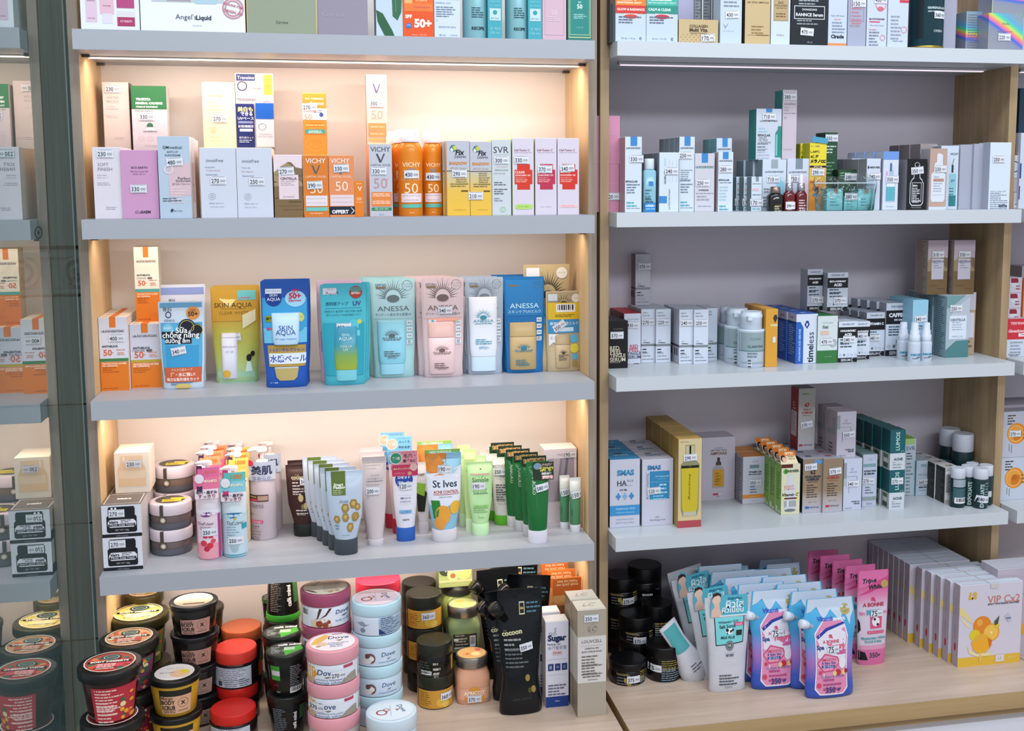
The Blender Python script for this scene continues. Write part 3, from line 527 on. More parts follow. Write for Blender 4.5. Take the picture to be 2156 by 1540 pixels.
C('blister_pack', 'hanging blister card with blue capped bottle and yellow 50+ tab', 497, 577, 154, 309, s2, Y=.11, d=.004, zb=i2.top, col='#b4aeb0', rough=.25, seam=False, cat='pack', pr=[('r', .03, .9, .52, .985, '#2a3768'), T(.28, .94, .44, 'Transino', '#e8ecf8'), ('r', .75, .72, .97, .98, '#e2cc48'), T(.86, .83, .18, '50+', '#5a5428'), T(.28, .655, .5, 'TRANSINO', '#6a6a80'), ('o', .18, .83, .13, '#3a3c58', 1, .8), ('o', .63, .87, .055, '#a8a0a8', 1, .7), T(.56, .80, .22, '400 000', '#7a7884'), ('o', .82, .58, .15, '#b8b0b8', 1, .85), ('r', 0, 0, .47, .6, '#1a2a68'), T(.24, .53, .4, '美白も', '#e8d88c', b=.03), T(.27, .47, .32, 'できる', '#eceef8', b=.03), T(.25, .41, .42, 'UVベース', '#eceef8', b=.02), ('r', .05, .345, .44, .375, '#8a94c0'), T(.245, .36, .36, 'クリームタイプ', '#1a2a68'), ('r', .05, .29, .44, .325, '#c8cce4'), T(.245, .308, .36, '薬用下地', '#1a2a68'), ('r', .08, .24, .42, .275, '#e0e2f0'), T(.25, .16, .38, '紫外線カット', '#e0e4f4'), ('l', .06, .12, .4, 2, '#c0c8e0')], extra=blister)
# spray cans
sc = [('can', [(0, .95), (.02, 1), (.74, 1), (.79, .96), (.83, .82), (.845, .72)], mat('#e0821c', .25, .1), [T(.52, .70, .74, 'VICHY', '#ffe4c0', b=.01), T(.5, .50, .8, 'CAPITAL SOLEIL', '#f8d0a0'), ('p', [(.33, .65), (.47, .56), (.53, .56), (.68, .65), (.6, .65), (.5, .585), (.41, .65)], '#8c7c70'), T(.5, .38, .55, '50', '#fbe0b8'), ('r', .1, .19, .92, .31, '#ead8dc'), T(.5, .28, .7, 'BRUME HYDRATANTE', '#b08c84'), T(.5, .22, .6, 'HYDRATING MIST', '#b08c84'), ('r', .1, .115, .92, .165, '#62b8a8'), T(.5, .05, .2, '200 ml', '#ffe0b0')]),
      ('cap', [(.85, .80), (.86, .82), (.945, .82), (.95, .75), (.995, .74), (1, .68)], mat('#efe6ea', .3), [('o', .76, .62, .06, '#c8b8c0', 1, .7)])]
K('spray_can', 'orange sun mist can with white cap, left of the two front ones', 838, 889, 271, 457, s2, sc, Y=-.025, n=3, step=.055, dx=-.010, st=(.52, .57, '430'), grp='orange sun mist cans with white caps')
K('spray_can', 'orange sun mist can with white cap, right of the two front ones', 889, 931, 273, 457, s2, sc, Y=.0, n=3, step=.055, dx=.004, st=(.5, .54, '430'), grp='orange sun mist cans with white caps')
fx = mat('#b9bcc8', .45)
for i, (a, b, st) in enumerate([(941, 989, (.55, .565, '290')), (990, 1035, (.25, .27, '210'))]):
    C('carton', 'grey to yellow sunscreen carton with leaf logo, %s of two' % ['left', 'right'][i], a, b, 296 + 2 * i, 457, s2, Y=y2_, d=.033, n=4, dx=-.004 if i == 0 else 0, col=ramp_mat('grey_to_yellow_print_%s' % 'ab'[i], [(0, '#e8b93a'), (.35, '#e2b848'), (.56, '#c9bc90'), (.68, '#b8bac4'), (1, '#b8bac6')], 2, 0, .13, .45), side='#e0c088', top='#d8c8c8', st=st,
      pr=[('p', [(.12, .88), (.2, .935), (.34, .945), (.44, .90), (.42, .86), (.24, .85)], '#3a6a78'), ('p', [(.26, .93), (.42, .93), (.43, .88), (.33, .87)], '#c2cc3c'), ('p', [(.15, .88), (.24, .91), (.3, .87), (.24, .85)], '#e0e4e8'), T(.58, .845, .4, 'Fix', '#15161c', i=.2, b=.03), T(.60, .785, .5, 'DERMA', '#3c3e48'), T(.5, .70, .8, 'SHADOW', '#cf8830', b=.04), T(.5, .635, .7, 'SPF 50+ Cream', '#a8948c'), ('r', 0, .595, 1, .603, '#34343c'), ('l', .4, .565, .95, 6, '#8a7c58', .004), ('l', .15, .42, .95, 2, '#8a7440', .004), ('r', .62, .325, .92, .34, '#3c3418'), T(.55, .08, .5, 'Dermatologist Tested', '#9a7c30')])
C('carton', 'white carton with tall thin serif letters and green side', 1036, 1076, 294, 457, s2, Y=y2_, d=.045, n=3, col='#c6cdd2', side='#b9d870', top='#c8e080', st=(.5, .73, '300'), pr=[T(.48, .865, .8, 'SVR', '#3c3e4a', h=.085), ('r', .08, .80, .9, .803, '#9aa0aa'), T(.5, .64, .6, 'LOTION DERMIQUE', '#c09098'), T(.5, .60, .7, 'SEBIACLEAR', '#6a9a7c'), ('l', .1, .55, .7, 1, '#9aa89c'), ('l', .1, .43, .85, 2, '#5c5e6a', .004), ('l', .1, .34, .8, 3, '#5c5e6a', .004), ('l', .1, .22, .6, 2, '#8a8e9a', .004), ('o', .55, .08, .14, '#8ac878', 1, .85), ('r', .54, .05, .56, .1, '#8ac878')])
for i, (a, b, cc, tx, st, lb) in enumerate([(1079, 1124, '#cf3a28', 'CLEAR', (.42, .72, '330'), 'a green pill mark below'), (1127, 1172, '#b83250', 'LASER', (.45, .60, '370', -2), 'a crimson cross under the sticker'), (1174, 1219, '#cd3428', 'TONING', (.45, .61, '340', 5), 'a pink pill mark below')]):
    C('carton', 'white sunscreen carton with stepped red cross and ' + lb, a, b, 291, 456, s2, Y=y2_, d=.04, n=3, col='#d3cbd9', side='#dcc8cc' if i else '#b4d468', top='#e4d4dc', st=st,
      pr=[T(.45, .845, .74, 'Cell Fusion C', '#8a4458', i=.25, b=.015), ('l', .1, .81, .9, 1, '#b8a8b8'), ('r', .22, .335, .82, .665, cc), ('r', .1, .405, .93, .592, cc), T(.35, .56, .46, tx, '#f8dcd8', b=.02, al='c'), T(.48, .52, .7, 'SUNSCREEN 100', '#f8dcd8', b=.02), T(.4, .485, .5, 'SPF 50+/PA++++', '#f4d0cc'), ('l', .15, .455, .7, 2, '#e8b0a8')] + ([('r', .12, .09, .93, .135, '#b0d470'), ('r', .22, .08, .83, .145, '#b0d470'), T(.5, .112, .5, 'all skin types', '#5c7c2c')] if i == 0 else [('r', .12, .10, .9, .135, '#f0c0c4'), T(.5, .118, .6, 'daily sunscreen', '#c07078')] if i == 2 else [T(.5, .11, .5, '50 ml / 1.69 fl.oz', '#a898b0')]))
# ================================================================ LEFT UNIT, third shelf
def lrp(top400, band, st, uv=False):
    q = [('r', .38, .86, .6, 1, '#e07a2c'), T(.5, .815, .8, 'LA ROCHE-POSAY', '#3c3c46', b=.012), ('l', .1, .795, .9, 1, '#7a7a86'), ('r', 0, 0, 1, .395, '#df7a24'), ('r', 0, .40, 1, .44, band), T(.36, .605 if not uv else .625, .56, 'ANTHELIOS', '#2c2c36', b=.03), T(.28, .52, .3, '50', '#d46038', b=.015), T(.46, .52, .08, '+', '#d8a090'), ('l', .58, .55, .9, 1, '#d88868'), ('l', .62, .51, .95, 2, '#d88868'), T(.5, .37, .84, 'PROTECTION ULTIME', '#ffe8d0', b=.03), T(.34, .34, .56, 'OIL CONTROL', '#ffe8d0', b=.03), ('l', .08, .31, .7, 3, '#b85c18', .004), ('l', .08, .03, .6, 1, '#b85c18')]
    if uv: q += [T(.27, .585, .4, 'UVMUNE', '#5c5c66'), T(.62, .585, .2, '400', '#2c2c36', b=.03)]
    return q
ptl = [('r', .38, 0, .6, 1, '#e8843a'), ('r', .1, .2, .3, .3, '#c8b8b0')]
l1 = C('carton', 'white and orange sunscreen carton with green band, bottom left of third shelf', 210, 270, 668, 823, 'L2', d=.0365, n=4, col='#d8d8e4', side='#e8dcd4', top='#efe2d0', st=(.62, .715, '400'), pr=lrp(0, '#3c8048', 0), pt=ptl, pl=[('r', 0, 0, 1, .39, '#e8883c'), ('l', .1, .9, .9, 10, '#b8a8a0', .008)])
l2 = C('carton', 'white and orange sunscreen carton with olive band beside the pouches', 275, 339, 682, 817, 'L2', d=.0365, n=4, col='#ccccd8', side='#e8dcd4', top='#efe2d0', pr=lrp(0, '#b8a030', 0, True), pt=ptl)
C('carton', 'white and orange sunscreen carton with teal band standing on top of the rest', 284, 335, 520, 672, 'L2', Y=.1, d=.038, zb=l2.top, col='#e6e0d0', side='#d8cfb8', top='#e8dcc0', pr=lrp(0, '#50a098', 0, True))
def pc(label, x0, x1, yt, yb, col, pr, st=None, n=1, step=.022, dx=0, wb=.9, d=.3, extra=None, Y=None, grp=None, rot=(0, 0, 0), zb=None, sh='L2', h=None, name='pouch'):
    m = foil(col) if isinstance(col, str) else col
    return K(name, label, x0, x1, yt, yb, sh, [('bag', pouch_secs(wb, 1, d, .02), m, pr)], cat='pouch', n=n, step=step, dx=dx, st=st, extra=extra, Y=Y, grp=grp, rot=rot, zb=zb, nseg=32, h=h)
def inner(parts, cx=0.0, w=.5, z0=.04, z1=.6, dy=-.55, pr=(), nm='bottle', capf=.2, col='#88c4d4', cap='#a8dcea', p=3, capz=None):
    def f(root, sf, r, H):
        hh = (z1 - z0) * H; W_ = w * r; cy = dy * r * .3
        mb = MB(); secs = [(z0 * H + capf * hh, W_ * .93, r * .26, cx * r, cy, p), (z0 * H + (capf + .1) * hh, W_, r * .27, cx * r, cy, p), (z1 * H - .03 * hh, W_ * 1.05, r * .12, cx * r, cy * .6, p), (z1 * H, W_ * 1.05, r * .05, cx * r, cy * .5, p)]
        if parts == 'up': secs = [(z0 * H, W_ * .97, r * .24, cx * r, cy, p), (z0 * H + .04 * hh, W_, r * .27, cx * r, cy, p), (z1 * H - capf * hh, W_, r * .25, cx * r, cy, p), (z1 * H - capf * hh + .0005, W_ * .97, r * .22, cx * r, cy, p)]
        mb.loft(secs, mat(col, .3), 24); put(mb, s_loft(secs), pr, .0006); mb.build(nm, root)
        c = MB()
        if parts == 'up': c.loft([(z1 * H - capf * hh + .001, W_, r * .25, cx * r, cy, p), (z1 * H - .002, W_ * .98, r * .2, cx * r, cy * .8, p), (z1 * H, W_ * .9, r * .16, cx * r, cy * .8, p)], mat(cap, .3), 24)
        else: c.loft([(z0 * H, W_ * .9, r * .25, cx * r, cy, p), (z0 * H + .03 * hh, W_ * .92, r * .26, cx * r, cy, p), (z0 * H + capf * hh - .0005, W_ * .92, r * .26, cx * r, cy, p)], mat(cap, .3), 24)
        c.build('bottle_cap', root)
    return f
pc('white and blue sun milk pouch with orange 50+ burst, rear of the two', 337, 436, 600, 800, '#d4d8e4', [('r', .06, .90, .96, .97, '#8c9cd0'), T(.28, .84, .14, '専科', '#3c4668'), ('o', .29, .76, .07, '#28345c', 1.2, .75), ('c', .74, .77, .14, '#e09040'), T(.74, .80, .14, 'SPF', '#3a3844'), T(.74, .76, .22, '50+', '#2c2a34', b=.03)], Y=onz(385, 810, ZL[2]).y + .02, d=.22, grp='sun milk pouches with orange bursts')
pc('white and blue sun milk pouch with Vietnamese sticker and orange base, front one', 336, 432, 636, 820, '#cfdcea', [('r', .04, .16, .96, .76, '#58a8d0'), ('r', .12, .25, .88, .5, '#3c98c8'), ('r', .04, .93, .96, .985, '#6aa4c8'), T(.2, .91, .2, '専科', '#3c4668'), ('o', .22, .85, .065, '#28345c', 1.2, .7), T(.24, .785, .24, 'SENKA', '#4c6890'), ('c', .76, .865, .15, '#e09040'), T(.76, .89, .13, 'SPF', '#3a3844'), T(.76, .855, .22, '50+', '#2c2a34', b=.03),
   ('c', .62, .705, .19, '#141a34'), ('c', .82, .67, .15, '#16181f'), ('c', .2, .69, .12, '#7cc0dc'), ('o', .62, .705, .16, '#c8c060', 1, .92), ('o', .84, .67, .13, '#c8c060', 1, .92), T(.2, .70, .15, 'NHẬT', '#f0f8ff', b=.01), ('r', .06, .585, .9, .66, '#15192a'), ('r', .12, .52, .72, .60, '#15192a'), T(.5, .675, .26, 'Sữa', '#fbfcff', b=.012), T(.48, .62, .82, 'chống nắng', '#fbfcff', b=.012), T(.4, .555, .56, 'dưỡng ẩm', '#fbfcff', b=.012), ('r', .06, .08, .95, .25, '#c8603c'), T(.48, .225, .5, 'さらさら肌キープ', '#f4dcd0'), T(.5, .17, .6, '汗・水に強い!', '#fdf0e8', b=.02), T(.5, .115, .8, '強力な紫外線をカット', '#fdf0e8', b=.02), ('l', .2, .075, .8, 2, '#4a78a0', .004), ('c', .5, .035, .2, '#d8c070', .3)], st=(.42, .44, '340', 10), grp='sun milk pouches with orange bursts')
sk = [('r', .03, .64, .97, .96, '#c89a34'), ('p', [(.12, .90), (.38, .78), (.62, .91), (.55, .9), (.38, .82), (.18, .93)], '#f0dc90'), T(.47, .80, .8, 'SKIN AQUA', '#3c3020', b=.0), ('r', .2, .765, .75, .768, '#5c4a20'), T(.48, .725, .62, 'CLEAR WHITE', '#8c6c28'), ('r', .56, .855, .95, .955, '#6cc0c0'), T(.7, .925, .2, 'MUA', '#d83c74', b=.04), T(.7, .885, .24, 'TANG!', '#d83c74', b=.04), ('p', [(.66, .56), (.94, .64), (.94, .76), (.66, .70)], '#e4dfb8'), ('r', .05, .0, .95, .12, '#a8d4b0'), ('c', .80, .26, .06, '#241c20', 1.3), ('c', .88, .3, .05, '#241c20', 1.2), ('p', [(.72, .12), (.90, .12), (.84, .22), (.76, .22)], '#d4e8e0')]
pc('gold and green moisture pouch with printed cartoon bottles', 446, 546, 604, 807, ramp_mat('gold_green_foil', [(0, '#a8d0a0'), (.3, '#b8c060'), (.6, '#c0b84c'), (.75, '#c69a36'), (1, '#c69a36')], 2, 0, .165, .25), sk, n=2, step=.02, dx=.003, wb=.88, d=.34, st=(.46, .475, '330', 6), extra=inner('up', cx=-.26, w=.34, z0=.05, z1=.52, col='#dcdce8', cap='#d8d8e6', capf=.1, pr=[T(.5, .78, .8, 'SKIN AQUA', '#7c88a8'), T(.5, .66, .5, 'UV 50', '#8c98b0'), ('c', .3, .12, .25, '#e0b040')]), grp='gold moisture pouches')
bl = [('r', .03, .5, .97, .84, '#3a9cd0'), ('r', .03, .42, .97, .56, '#6cbcdc'), ('c', .27, .835, .175, '#1c3a88'), ('r', .1, .88, .44, .925, '#e4eaf4'), T(.27, .903, .3, '水から生まれた', '#28488c'), T(.27, .865, .16, 'SKIN', '#f0f6ff'), T(.27, .825, .28, 'AQUA', '#f0f6ff'), ('c', .73, .83, .22, '#9cd0e8', .8), T(.73, .90, .16, 'SPF', '#c8304c', b=.02), T(.72, .855, .26, '50+', '#c8304c', b=.05), T(.72, .81, .26, 'PA++++', '#c8304c', b=.05), ('r', .1, .2, .95, .40, '#b4923c'), T(.52, .355, .78, 'うるおい守る! 焼かない!', '#20409c', b=.02), ('r', .12, .225, .96, .325, '#dce4f4'), T(.55, .275, .84, '水感ベール', '#1c3a98', b=.02), ('c', .8, .655, .11, '#c8c870'), ('c', .8, .575, .11, '#3c98c8'), T(.8, .66, .14, 'ウォータ', '#4a5c30'), ('r', .08, .62, .32, .675, '#8c9428'), T(.2, .648, .2, '高密着', '#28380c', b=.03), T(.16, .55, .12, '80g', '#d02c4c', b=.04), T(.2, .05, .18, 'ロート製薬', '#dce8ff'), ('p', [(.22, .195), (.8, .195), (.76, .10), (.68, .07), (.34, .07), (.26, .10)], '#b8a468'), ('r', .24, .185, .78, .197, '#c8ccd0')]
pc('tall deep blue moisture pouch with gold band and large Japanese lettering', 551, 651, 592, 817, foil('#2558b0'), bl, n=3, step=.018, dx=.002, wb=.88, d=.33, st=(.5, .595, '395'), extra=inner('dn', cx=.02, w=.56, z0=.405, z1=.70, capf=.03, col='#b8d4e8', cap='#b8d4e8', pr=[T(.5, .52, .5, 'SKIN', '#2c4c98'), T(.5, .36, .74, 'AQUA', '#2c4c98'), T(.5, .16, .8, 'UV super moisture', '#4c88c0')]), grp='deep blue moisture pouches')
pc('pale pink pouch mostly hidden behind the turquoise ones', 668, 763, 590, 797, foil('#e0bccc'), [('r', .05, .3, .95, .5, '#b890b8')], Y=.05)
te = [('r', .06, .90, .36, .965, '#d8d0dc'), T(.24, .945, .15, 'SKIN', '#2c4450'), T(.26, .915, .28, 'AQUA', '#2c4450'), ('c', .78, .92, .14, '#a84038'), ('c', .78, .945, .12, '#5c8c84', .5), T(.78, .91, .2, 'SPF50+', '#f4d8d0', b=.03), T(.36, .81, .5, '透明感アップ', '#186480', b=.01), T(.80, .81, .18, 'UV', '#503c80', b=.02), ('r', .1, .765, .9, .768, '#186480'), T(.5, .735, .82, 'UVカット & カラーコントロールで', '#1a4c5c', b=.02), T(.5, .70, .76, '透きとおるような色白美肌つづく!', '#1f5c70'), ('r', .04, .1, .96, .62, '#2c9cb0'), ('c', .72, .6, .12, '#58c0d0'), ('r', .6, .49, .86, .545, '#6cc8d0'), ('c', .85, .63, .05, '#d0c850')]
pc('turquoise tone up pouch with translucent blue green tube inside', 676, 772, 600, 812, foil('#4cb4c4'), te, n=3, step=.02, dx=.005, wb=.9, d=.32, st=(.5, .58, '250'), extra=inner('dn', cx=.06, w=.52, z0=.05, z1=.6, capf=.2, col=ramp_mat('blue_green_tube', [(0, '#9cac30'), (.35, '#78a050'), (.6, '#2c8ca0'), (1, '#2888a4')], 2, .03, .105, .3), cap='#7cc8d4', pr=[T(.5, .78, .3, 'SKIN', '#cfeef4'), T(.5, .69, .56, 'AQUA', '#cfeef4'), T(.5, .52, .5, 'TONE UP', '#d8ecd0'), T(.5, .45, .2, 'UV', '#d8ecd0')]), grp='turquoise tone up pouches')
def rays(cx, cy, r, c, n=17, a0=0.06, a1=3.08, w=.012, asp=.5, r0=.42):
    out = []
    for i in range(n):
        a = a0 + (a1 - a0) * i / (n - 1); rr = r * (1 if i % 2 else .86); dx, dy = cos(a), sin(a)
        nx, ny = -dy * w, dx * w; b = r * r0
        out.append(('p', [(cx + b * dx - nx, cy + (b * dy - ny) * asp), (cx + rr * dx, cy + rr * dy * asp), (cx + b * dx + nx, cy + (b * dy + ny) * asp)], c))
    out.append(('c', cx, cy, r * r0 * .8, c, .6)); return out
def anessa(label, x0, x1, yt, yb, col, tint, txt, tag, num, stv, bcol, bcap, bw, bz, bc, dark, n, dx, lab2, ext=(), clear=None, sun=True):
    pr = [('r', .04, .60, .96, .97, tint)] + (rays(.5, .80, .42, dark, 19, asp=.5) if sun else []) + [T(.5, .70, .72, 'ANESSA', dark, h=.05), T(.5, .64, .82, txt, '#2c5468' if sun else dark, b=.0), T(.22, .935, .24, tag, '#3a5c6c'), ('r', .12, .90, .34, .92, '#7a6a50'), ('o', .82, .93, .12, '#5a7880', 1, .92), T(.82, .945, .17, 'しっとり', '#3a5c6c'), T(.82, .92, .15, 'ジェル', '#3a5c6c')] + [('r', .80, .53 - k * .065, .93, .575 - k * .065, '#d8e4ea') for k in range(4)] + [T(.865, .553 - k * .065, .09, w_, '#2c3c48') for k, w_ in enumerate(['美白', '乾燥', '保湿', '肌'])] + list(ext)
    return pc(label, x0, x1, yt, yb, foil(col, .25, .25), pr, n=n, step=.02, dx=dx, wb=.92, d=.3, st=stv, extra=inner(bc, cx=-.1, w=bw, z0=.04, z1=bz, col=bcol, cap=bcap, capf=.2 if bc == 'dn' else .3, pr=rays(.5, .66, .36, lab2, 15, asp=.45) + [T(.5, .60, .72, 'ANESSA', lab2, h=.05), ('l', .2, .55, .8, 1, lab2), ('l', .2, .28, .85, 3, lab2, .004), T(.5, .15, .36, 'SPF50+', lab2)]), grp=label.split(',')[0])
anessa('pale aqua sun gel pouch holding an aqua tube, 35 on the corner', 782, 875, 588, 796, '#a4cfd0', '#a9cdd4', 'デリケート肌を守る保湿UV', 'SPF35', '490', (.38, .33, '490', 2), '#88c6d8', '#9cd4e4', .62, .58, 'dn', '#5c6c70', 4, -.007, '#5a6468')
anessa('pale pink sun milk pouch holding a pink bottle', 888, 977, 586, 795, '#d6bfc2', '#d4c0c4', 'デリケート肌を守る保湿UV', 'SPF50+', '340', (.55, .675, '340', 0), '#dcbfc0', '#d8b0a8', .62, .56, 'up', '#6c5c5a', 4, -.010, '#75625c', [('r', .14, .57, .9, .60, '#e8a898'), ('p', [(.3, .52), (.8, .57), (.9, .59), (.8, .56)], '#c8a058'), ('r', .14, .46, .33, .58, '#d0dce4'), ('p', [(.15, .55), (.24, .585), (.33, .55), (.33, .53), (.15, .53)], '#58a4c4')])
anessa('silver lilac sun gel pouch holding a white tube', 980, 1060, 585, 789, '#a9b6c6', '#a4b2c0', '', 'SPF50+', '', (.48, .40, '430', 4), '#dde3ee', '#cfe4f0', .72, .80, 'dn', '#707884', 3, -.008, '#3c90a8')
anessa('bright blue sun milk pouch with gold bottle, crinkled top', 1061, 1146, 584, 786, '#2272b4', '#2a7cbc', 'スキンケアUVミルク', '', '', (.48, .47, '350', 2), '#b39a6c', '#b8a070', .66, .53, 'up', '#c8ecf4', 4, -.006, '#2f7c94', sun=False)
pc('large gold sun milk pouch with black sun face, folded at the top', 1102, 1200, 558, 760, foil('#b8a67c', .5, .22), rays(.52, .72, .42, '#2c241c', 19, asp=.55) + [('c', .82, .92, .12, '#dcd8d0'), T(.82, .92, .16, 'さらさら', '#7c6c50'), ('r', .06, .88, .34, .97, '#d8dce0'), ('r', .08, .86, .32, .885, '#3890b0'), T(.55, .56, .6, 'ESSA', '#3c88a0', h=.06), ('r', .1, .45, .9, .6, '#58a8c4'), T(.55, .53, .6, 'ANESSA', '#1c4c60', h=.06)], Y=.085, wb=.92)
pc('small gold sun milk pouch with yellow barcode label and round blue dots', 1149, 1224, 614, 783, foil('#c3b08e', .3, .25), [('r', .04, .6, .96, .98, '#a89878'), ('c', .5, .94, .06, '#3c80a8')] + rays(.5, .85, .3, '#4c4030', 9, asp=.4) + [('c', .84, .91, .12, '#e0dcd4'), T(.84, .91, .16, 'さらさら', '#7c6c50'), ('r', .06, .88, .32, .965, '#c8d4dc'), ('r', .04, .48, .97, .68, '#3c8cc0'), T(.5, .60, .8, '最強UV 濃密ミルク', '#e8f4fc'), ('r', .2, .5, .76, .55, '#c8dcec'), ('r', .05, .65, .96, .855, '#d9b828'), ('b', .28, .74, .82, .84), ('l', .25, .70, .85, 2, '#5c4c10', .003), ('p', [(.06, .32), (.06, .47), (.32, .47), (.32, .32), (.19, .37)], '#dde2e6'), T(.19, .42, .18, 'ミニ', '#2c3844'), ('c', .78, .41, .12, '#58b0d4'), ('c', .78, .29, .13, '#d8cc48'), ('r', .72, .15, .88, .22, '#58b0d4'), ('r', .72, .06, .88, .13, '#a08850')], wb=.96, d=.32, st=(.36, .57, '350', 35), extra=inner('up', cx=-.1, w=.44, z0=.05, z1=.46, capf=.3, col='#bca886', cap='#b09c78', pr=rays(.5, .66, .34, '#3c3024', 13, asp=.45) + [T(.5, .56, .66, 'ANESSA', '#3c3024'), ('l', .2, .48, .8, 3, '#5c5040')]))
# ================================================================ LEFT UNIT, fourth shelf
def kl(): return [('r', 0, 0, 1, .10, '#1c1d24'), ('r', .18, .87, .82, .94, '#17181f'), ('r', .16, .70, .84, .90, '#17181f'), ('p', [(.12, .18), (.16, .14), (.84, .14), (.88, .18), (.88, .62), (.82, .70), (.18, .70), (.12, .62)], '#17181f'), ('p', [(.15, .36), (.2, .30), (.8, .30), (.86, .36), (.86, .46), (.8, .54), (.2, .54), (.15, .46)], '#dcdce4'), ('r', .16, .33, .84, .41, '#17181f'), T(.3, .47, .22, 'klairs', '#24252e', b=.04), ('l', .48, .50, .8, 3, '#4a4b56'), ('r', .48, .43, .485, .52, '#4a4b56'), T(.5, .37, .6, 'Moist Soap Foam', '#dcdce4'), T(.5, .21, .34, 'NET WT 120g', '#c0c0c8'), ('r', .24, .74, .29, .92, '#e4e4ec'), ('r', .33, .74, .38, .92, '#e4e4ec'), T(.5, .04, .3, 'wishcompany', '#9a9aa4')]
klt = [('r', .04, .08, .96, .94, '#e0dcd8'), ('r', .06, .1, .94, .92, '#6c6560'), T(.5, .52, .36, 'klairs', '#f0ece8', b=.05)]
kls = [('r', 0, 0, 1, .10, '#1c1d24'), ('p', [(0, .1), (.2, .1), (.75, .3), (.95, .3), (.95, .2), (1, .2), (1, 0), (0, 0)], '#1c1d24')]
K1 = C('soap_box', 'white box with black jar drawing, bottom of the stack at the lower left', 217, 300, 1131, 1201, 'L3', d=.075, n=2, col='#d5d5df', top='#6c6560', side='#c9c2c0', st=(.38, .80, '270', 0), pr=kl(), pt=klt, pl=kls, seam=False)
K2 = C('soap_box', 'white box with black jar drawing and dark lid print, second layer of stack', 214, 298, 1063, 1130, 'L3', Y=K1.y + .001, zb=K1.top, d=.075, n=2, col='#d5d5df', top='#6c6560', side='#c9c2c0', st=(.38, .74, '270', 0), pr=kl(), pt=klt, pl=kls, seam=False)
C('soap_box', 'cream box with faint orange jar drawing on top of the stack', 241, 314, 953, 1018, 'L3', Y=K1.y + .078, zb=K2.top, d=.075, col='#ece2d4', top='#f0e8d8', st=(.55, .72, '230'), pr=[('r', .18, .76, .82, .92, '#e8ccac'), ('p', [(.1, .16), (.9, .16), (.9, .58), (.82, .74), (.18, .74), (.1, .58)], '#e6c6a2'), ('r', .12, .36, .88, .56, '#e9d3b8'), ('r', .25, .76, .3, .9, '#f2e6d4')], seam=False)
jl = '#d9ccd4'; jb = mat('#6d5f5c', .2); 
jd = [('c', .5, .5, .39, '#5c5650'), ('r', .3, .28, .8, .52, '#e0d23c'), ('r', .5, .5, .9, .66, '#d8cc48'), T(.5, .66, .34, 'COCONUT', '#c8c0b8'), ('l', .35, .45, .75, 3, '#8a7c20', .004)]
def mudjar(label, x0, x1, yt, yb, zb=None, Y=None, body='#6d5f5c'):
    q = K('scrub_jar', label, x0, x1, yt, yb, 'L3', [('body', [(0, .9), (.03, .95), (.52, .95), (.57, .93)], mat(body, .22), [('r', .02, .02, .98, .48, '#5c5d66')]), ('lid', [(.565, .99), (.58, 1), (.94, 1), (.985, .97), (1, .9)], mat(jl, .35), [('r', .30, .02, .385, .98, '#4c4440')], {'disc': jd})], cat='jar', zb=zb, Y=Y, grp='mud scrub jars with pale lids')
    mb = MB(); sf = s_loft([(0, q.r * .95, q.r * .95, 0, 0, 2), (q.h, q.r * .95, q.r * .95, 0, 0, 2)]); put(mb, sf, [('c', .36, .40, .10, '#8c8070'), ('o', .36, .40, .10, '#4c443c', 1, .8), ('c', .36, .40, .05, '#ddd8cc')], .0014); mb.build('seal', q.root)
    return q
J0 = mudjar('pale lidded jar with round seal, at the bottom of the front jar stack', 316, 407, 1118, 1172)
J1 = mudjar('pale lidded jar with yellow sticker on its lid, on the front jar stack', 315, 405, 1063, 1116, zb=J0.top + .0005, Y=J0.y)
Jb = [None]; zz = None
for i, (lb, yt, yb) in enumerate([('pale lidded jar at the bottom of the rear jar stack', 1098, 1150), ('pale lidded jar in the middle of the rear jar stack', 1040, 1094), ('pale lidded jar topping the rear stack, with big round seal', 985, 1042)]):
    q = mudjar(lb, 323, 412, yt, yb, zb=zz, Y=J0.y + .085, body='#78665a'); zz = q.top + .0005
def pump_bottle(label, x0, x1, yt, yb, body, pr, cap='#efe4ea', n=1, step=.055, dx=0, st=None, tag=None, grp=None, Y=None, w_top=.62, labs=None, lean=0):
    P = [('body', [(0, .93), (.015, 1), (.66, 1), (.71, .9), (.74, .5), (.76, .42)], body, pr),
         ('collar', [(.76, .44), (.765, .46), (.82, .46), (.83, .3)], cap)]
    def ex(root, sf, r, H):
        mb = MB(); mb.tube([(0, 0, H * .82), (0, 0, H * .92)], r * .14, mat(cap, .3)); mb.loft([(H * .92, r * .4, r * .4, 0, 0, 2), (H * .945, r * .42, r * .4, 0, 0, 2), (H * .96, r * .34, r * .34, 0, 0, 2)], mat(cap, .3), 16)
        mb.tube([(-r * .1, 0, H * .945), (-r * .6, -r * .2, H * .95), (-r * 1.0, -r * .35, H * .935)], [r * .2, r * .16, r * .12], mat(cap, .3)); mb.build('pump', root)
        if tag: tag(root, sf, r, H)
    return K('pump_bottle', label, x0, x1, yt, yb, 'L3', P, n=n, step=step, dx=dx, st=st, extra=ex, grp=grp, Y=Y)
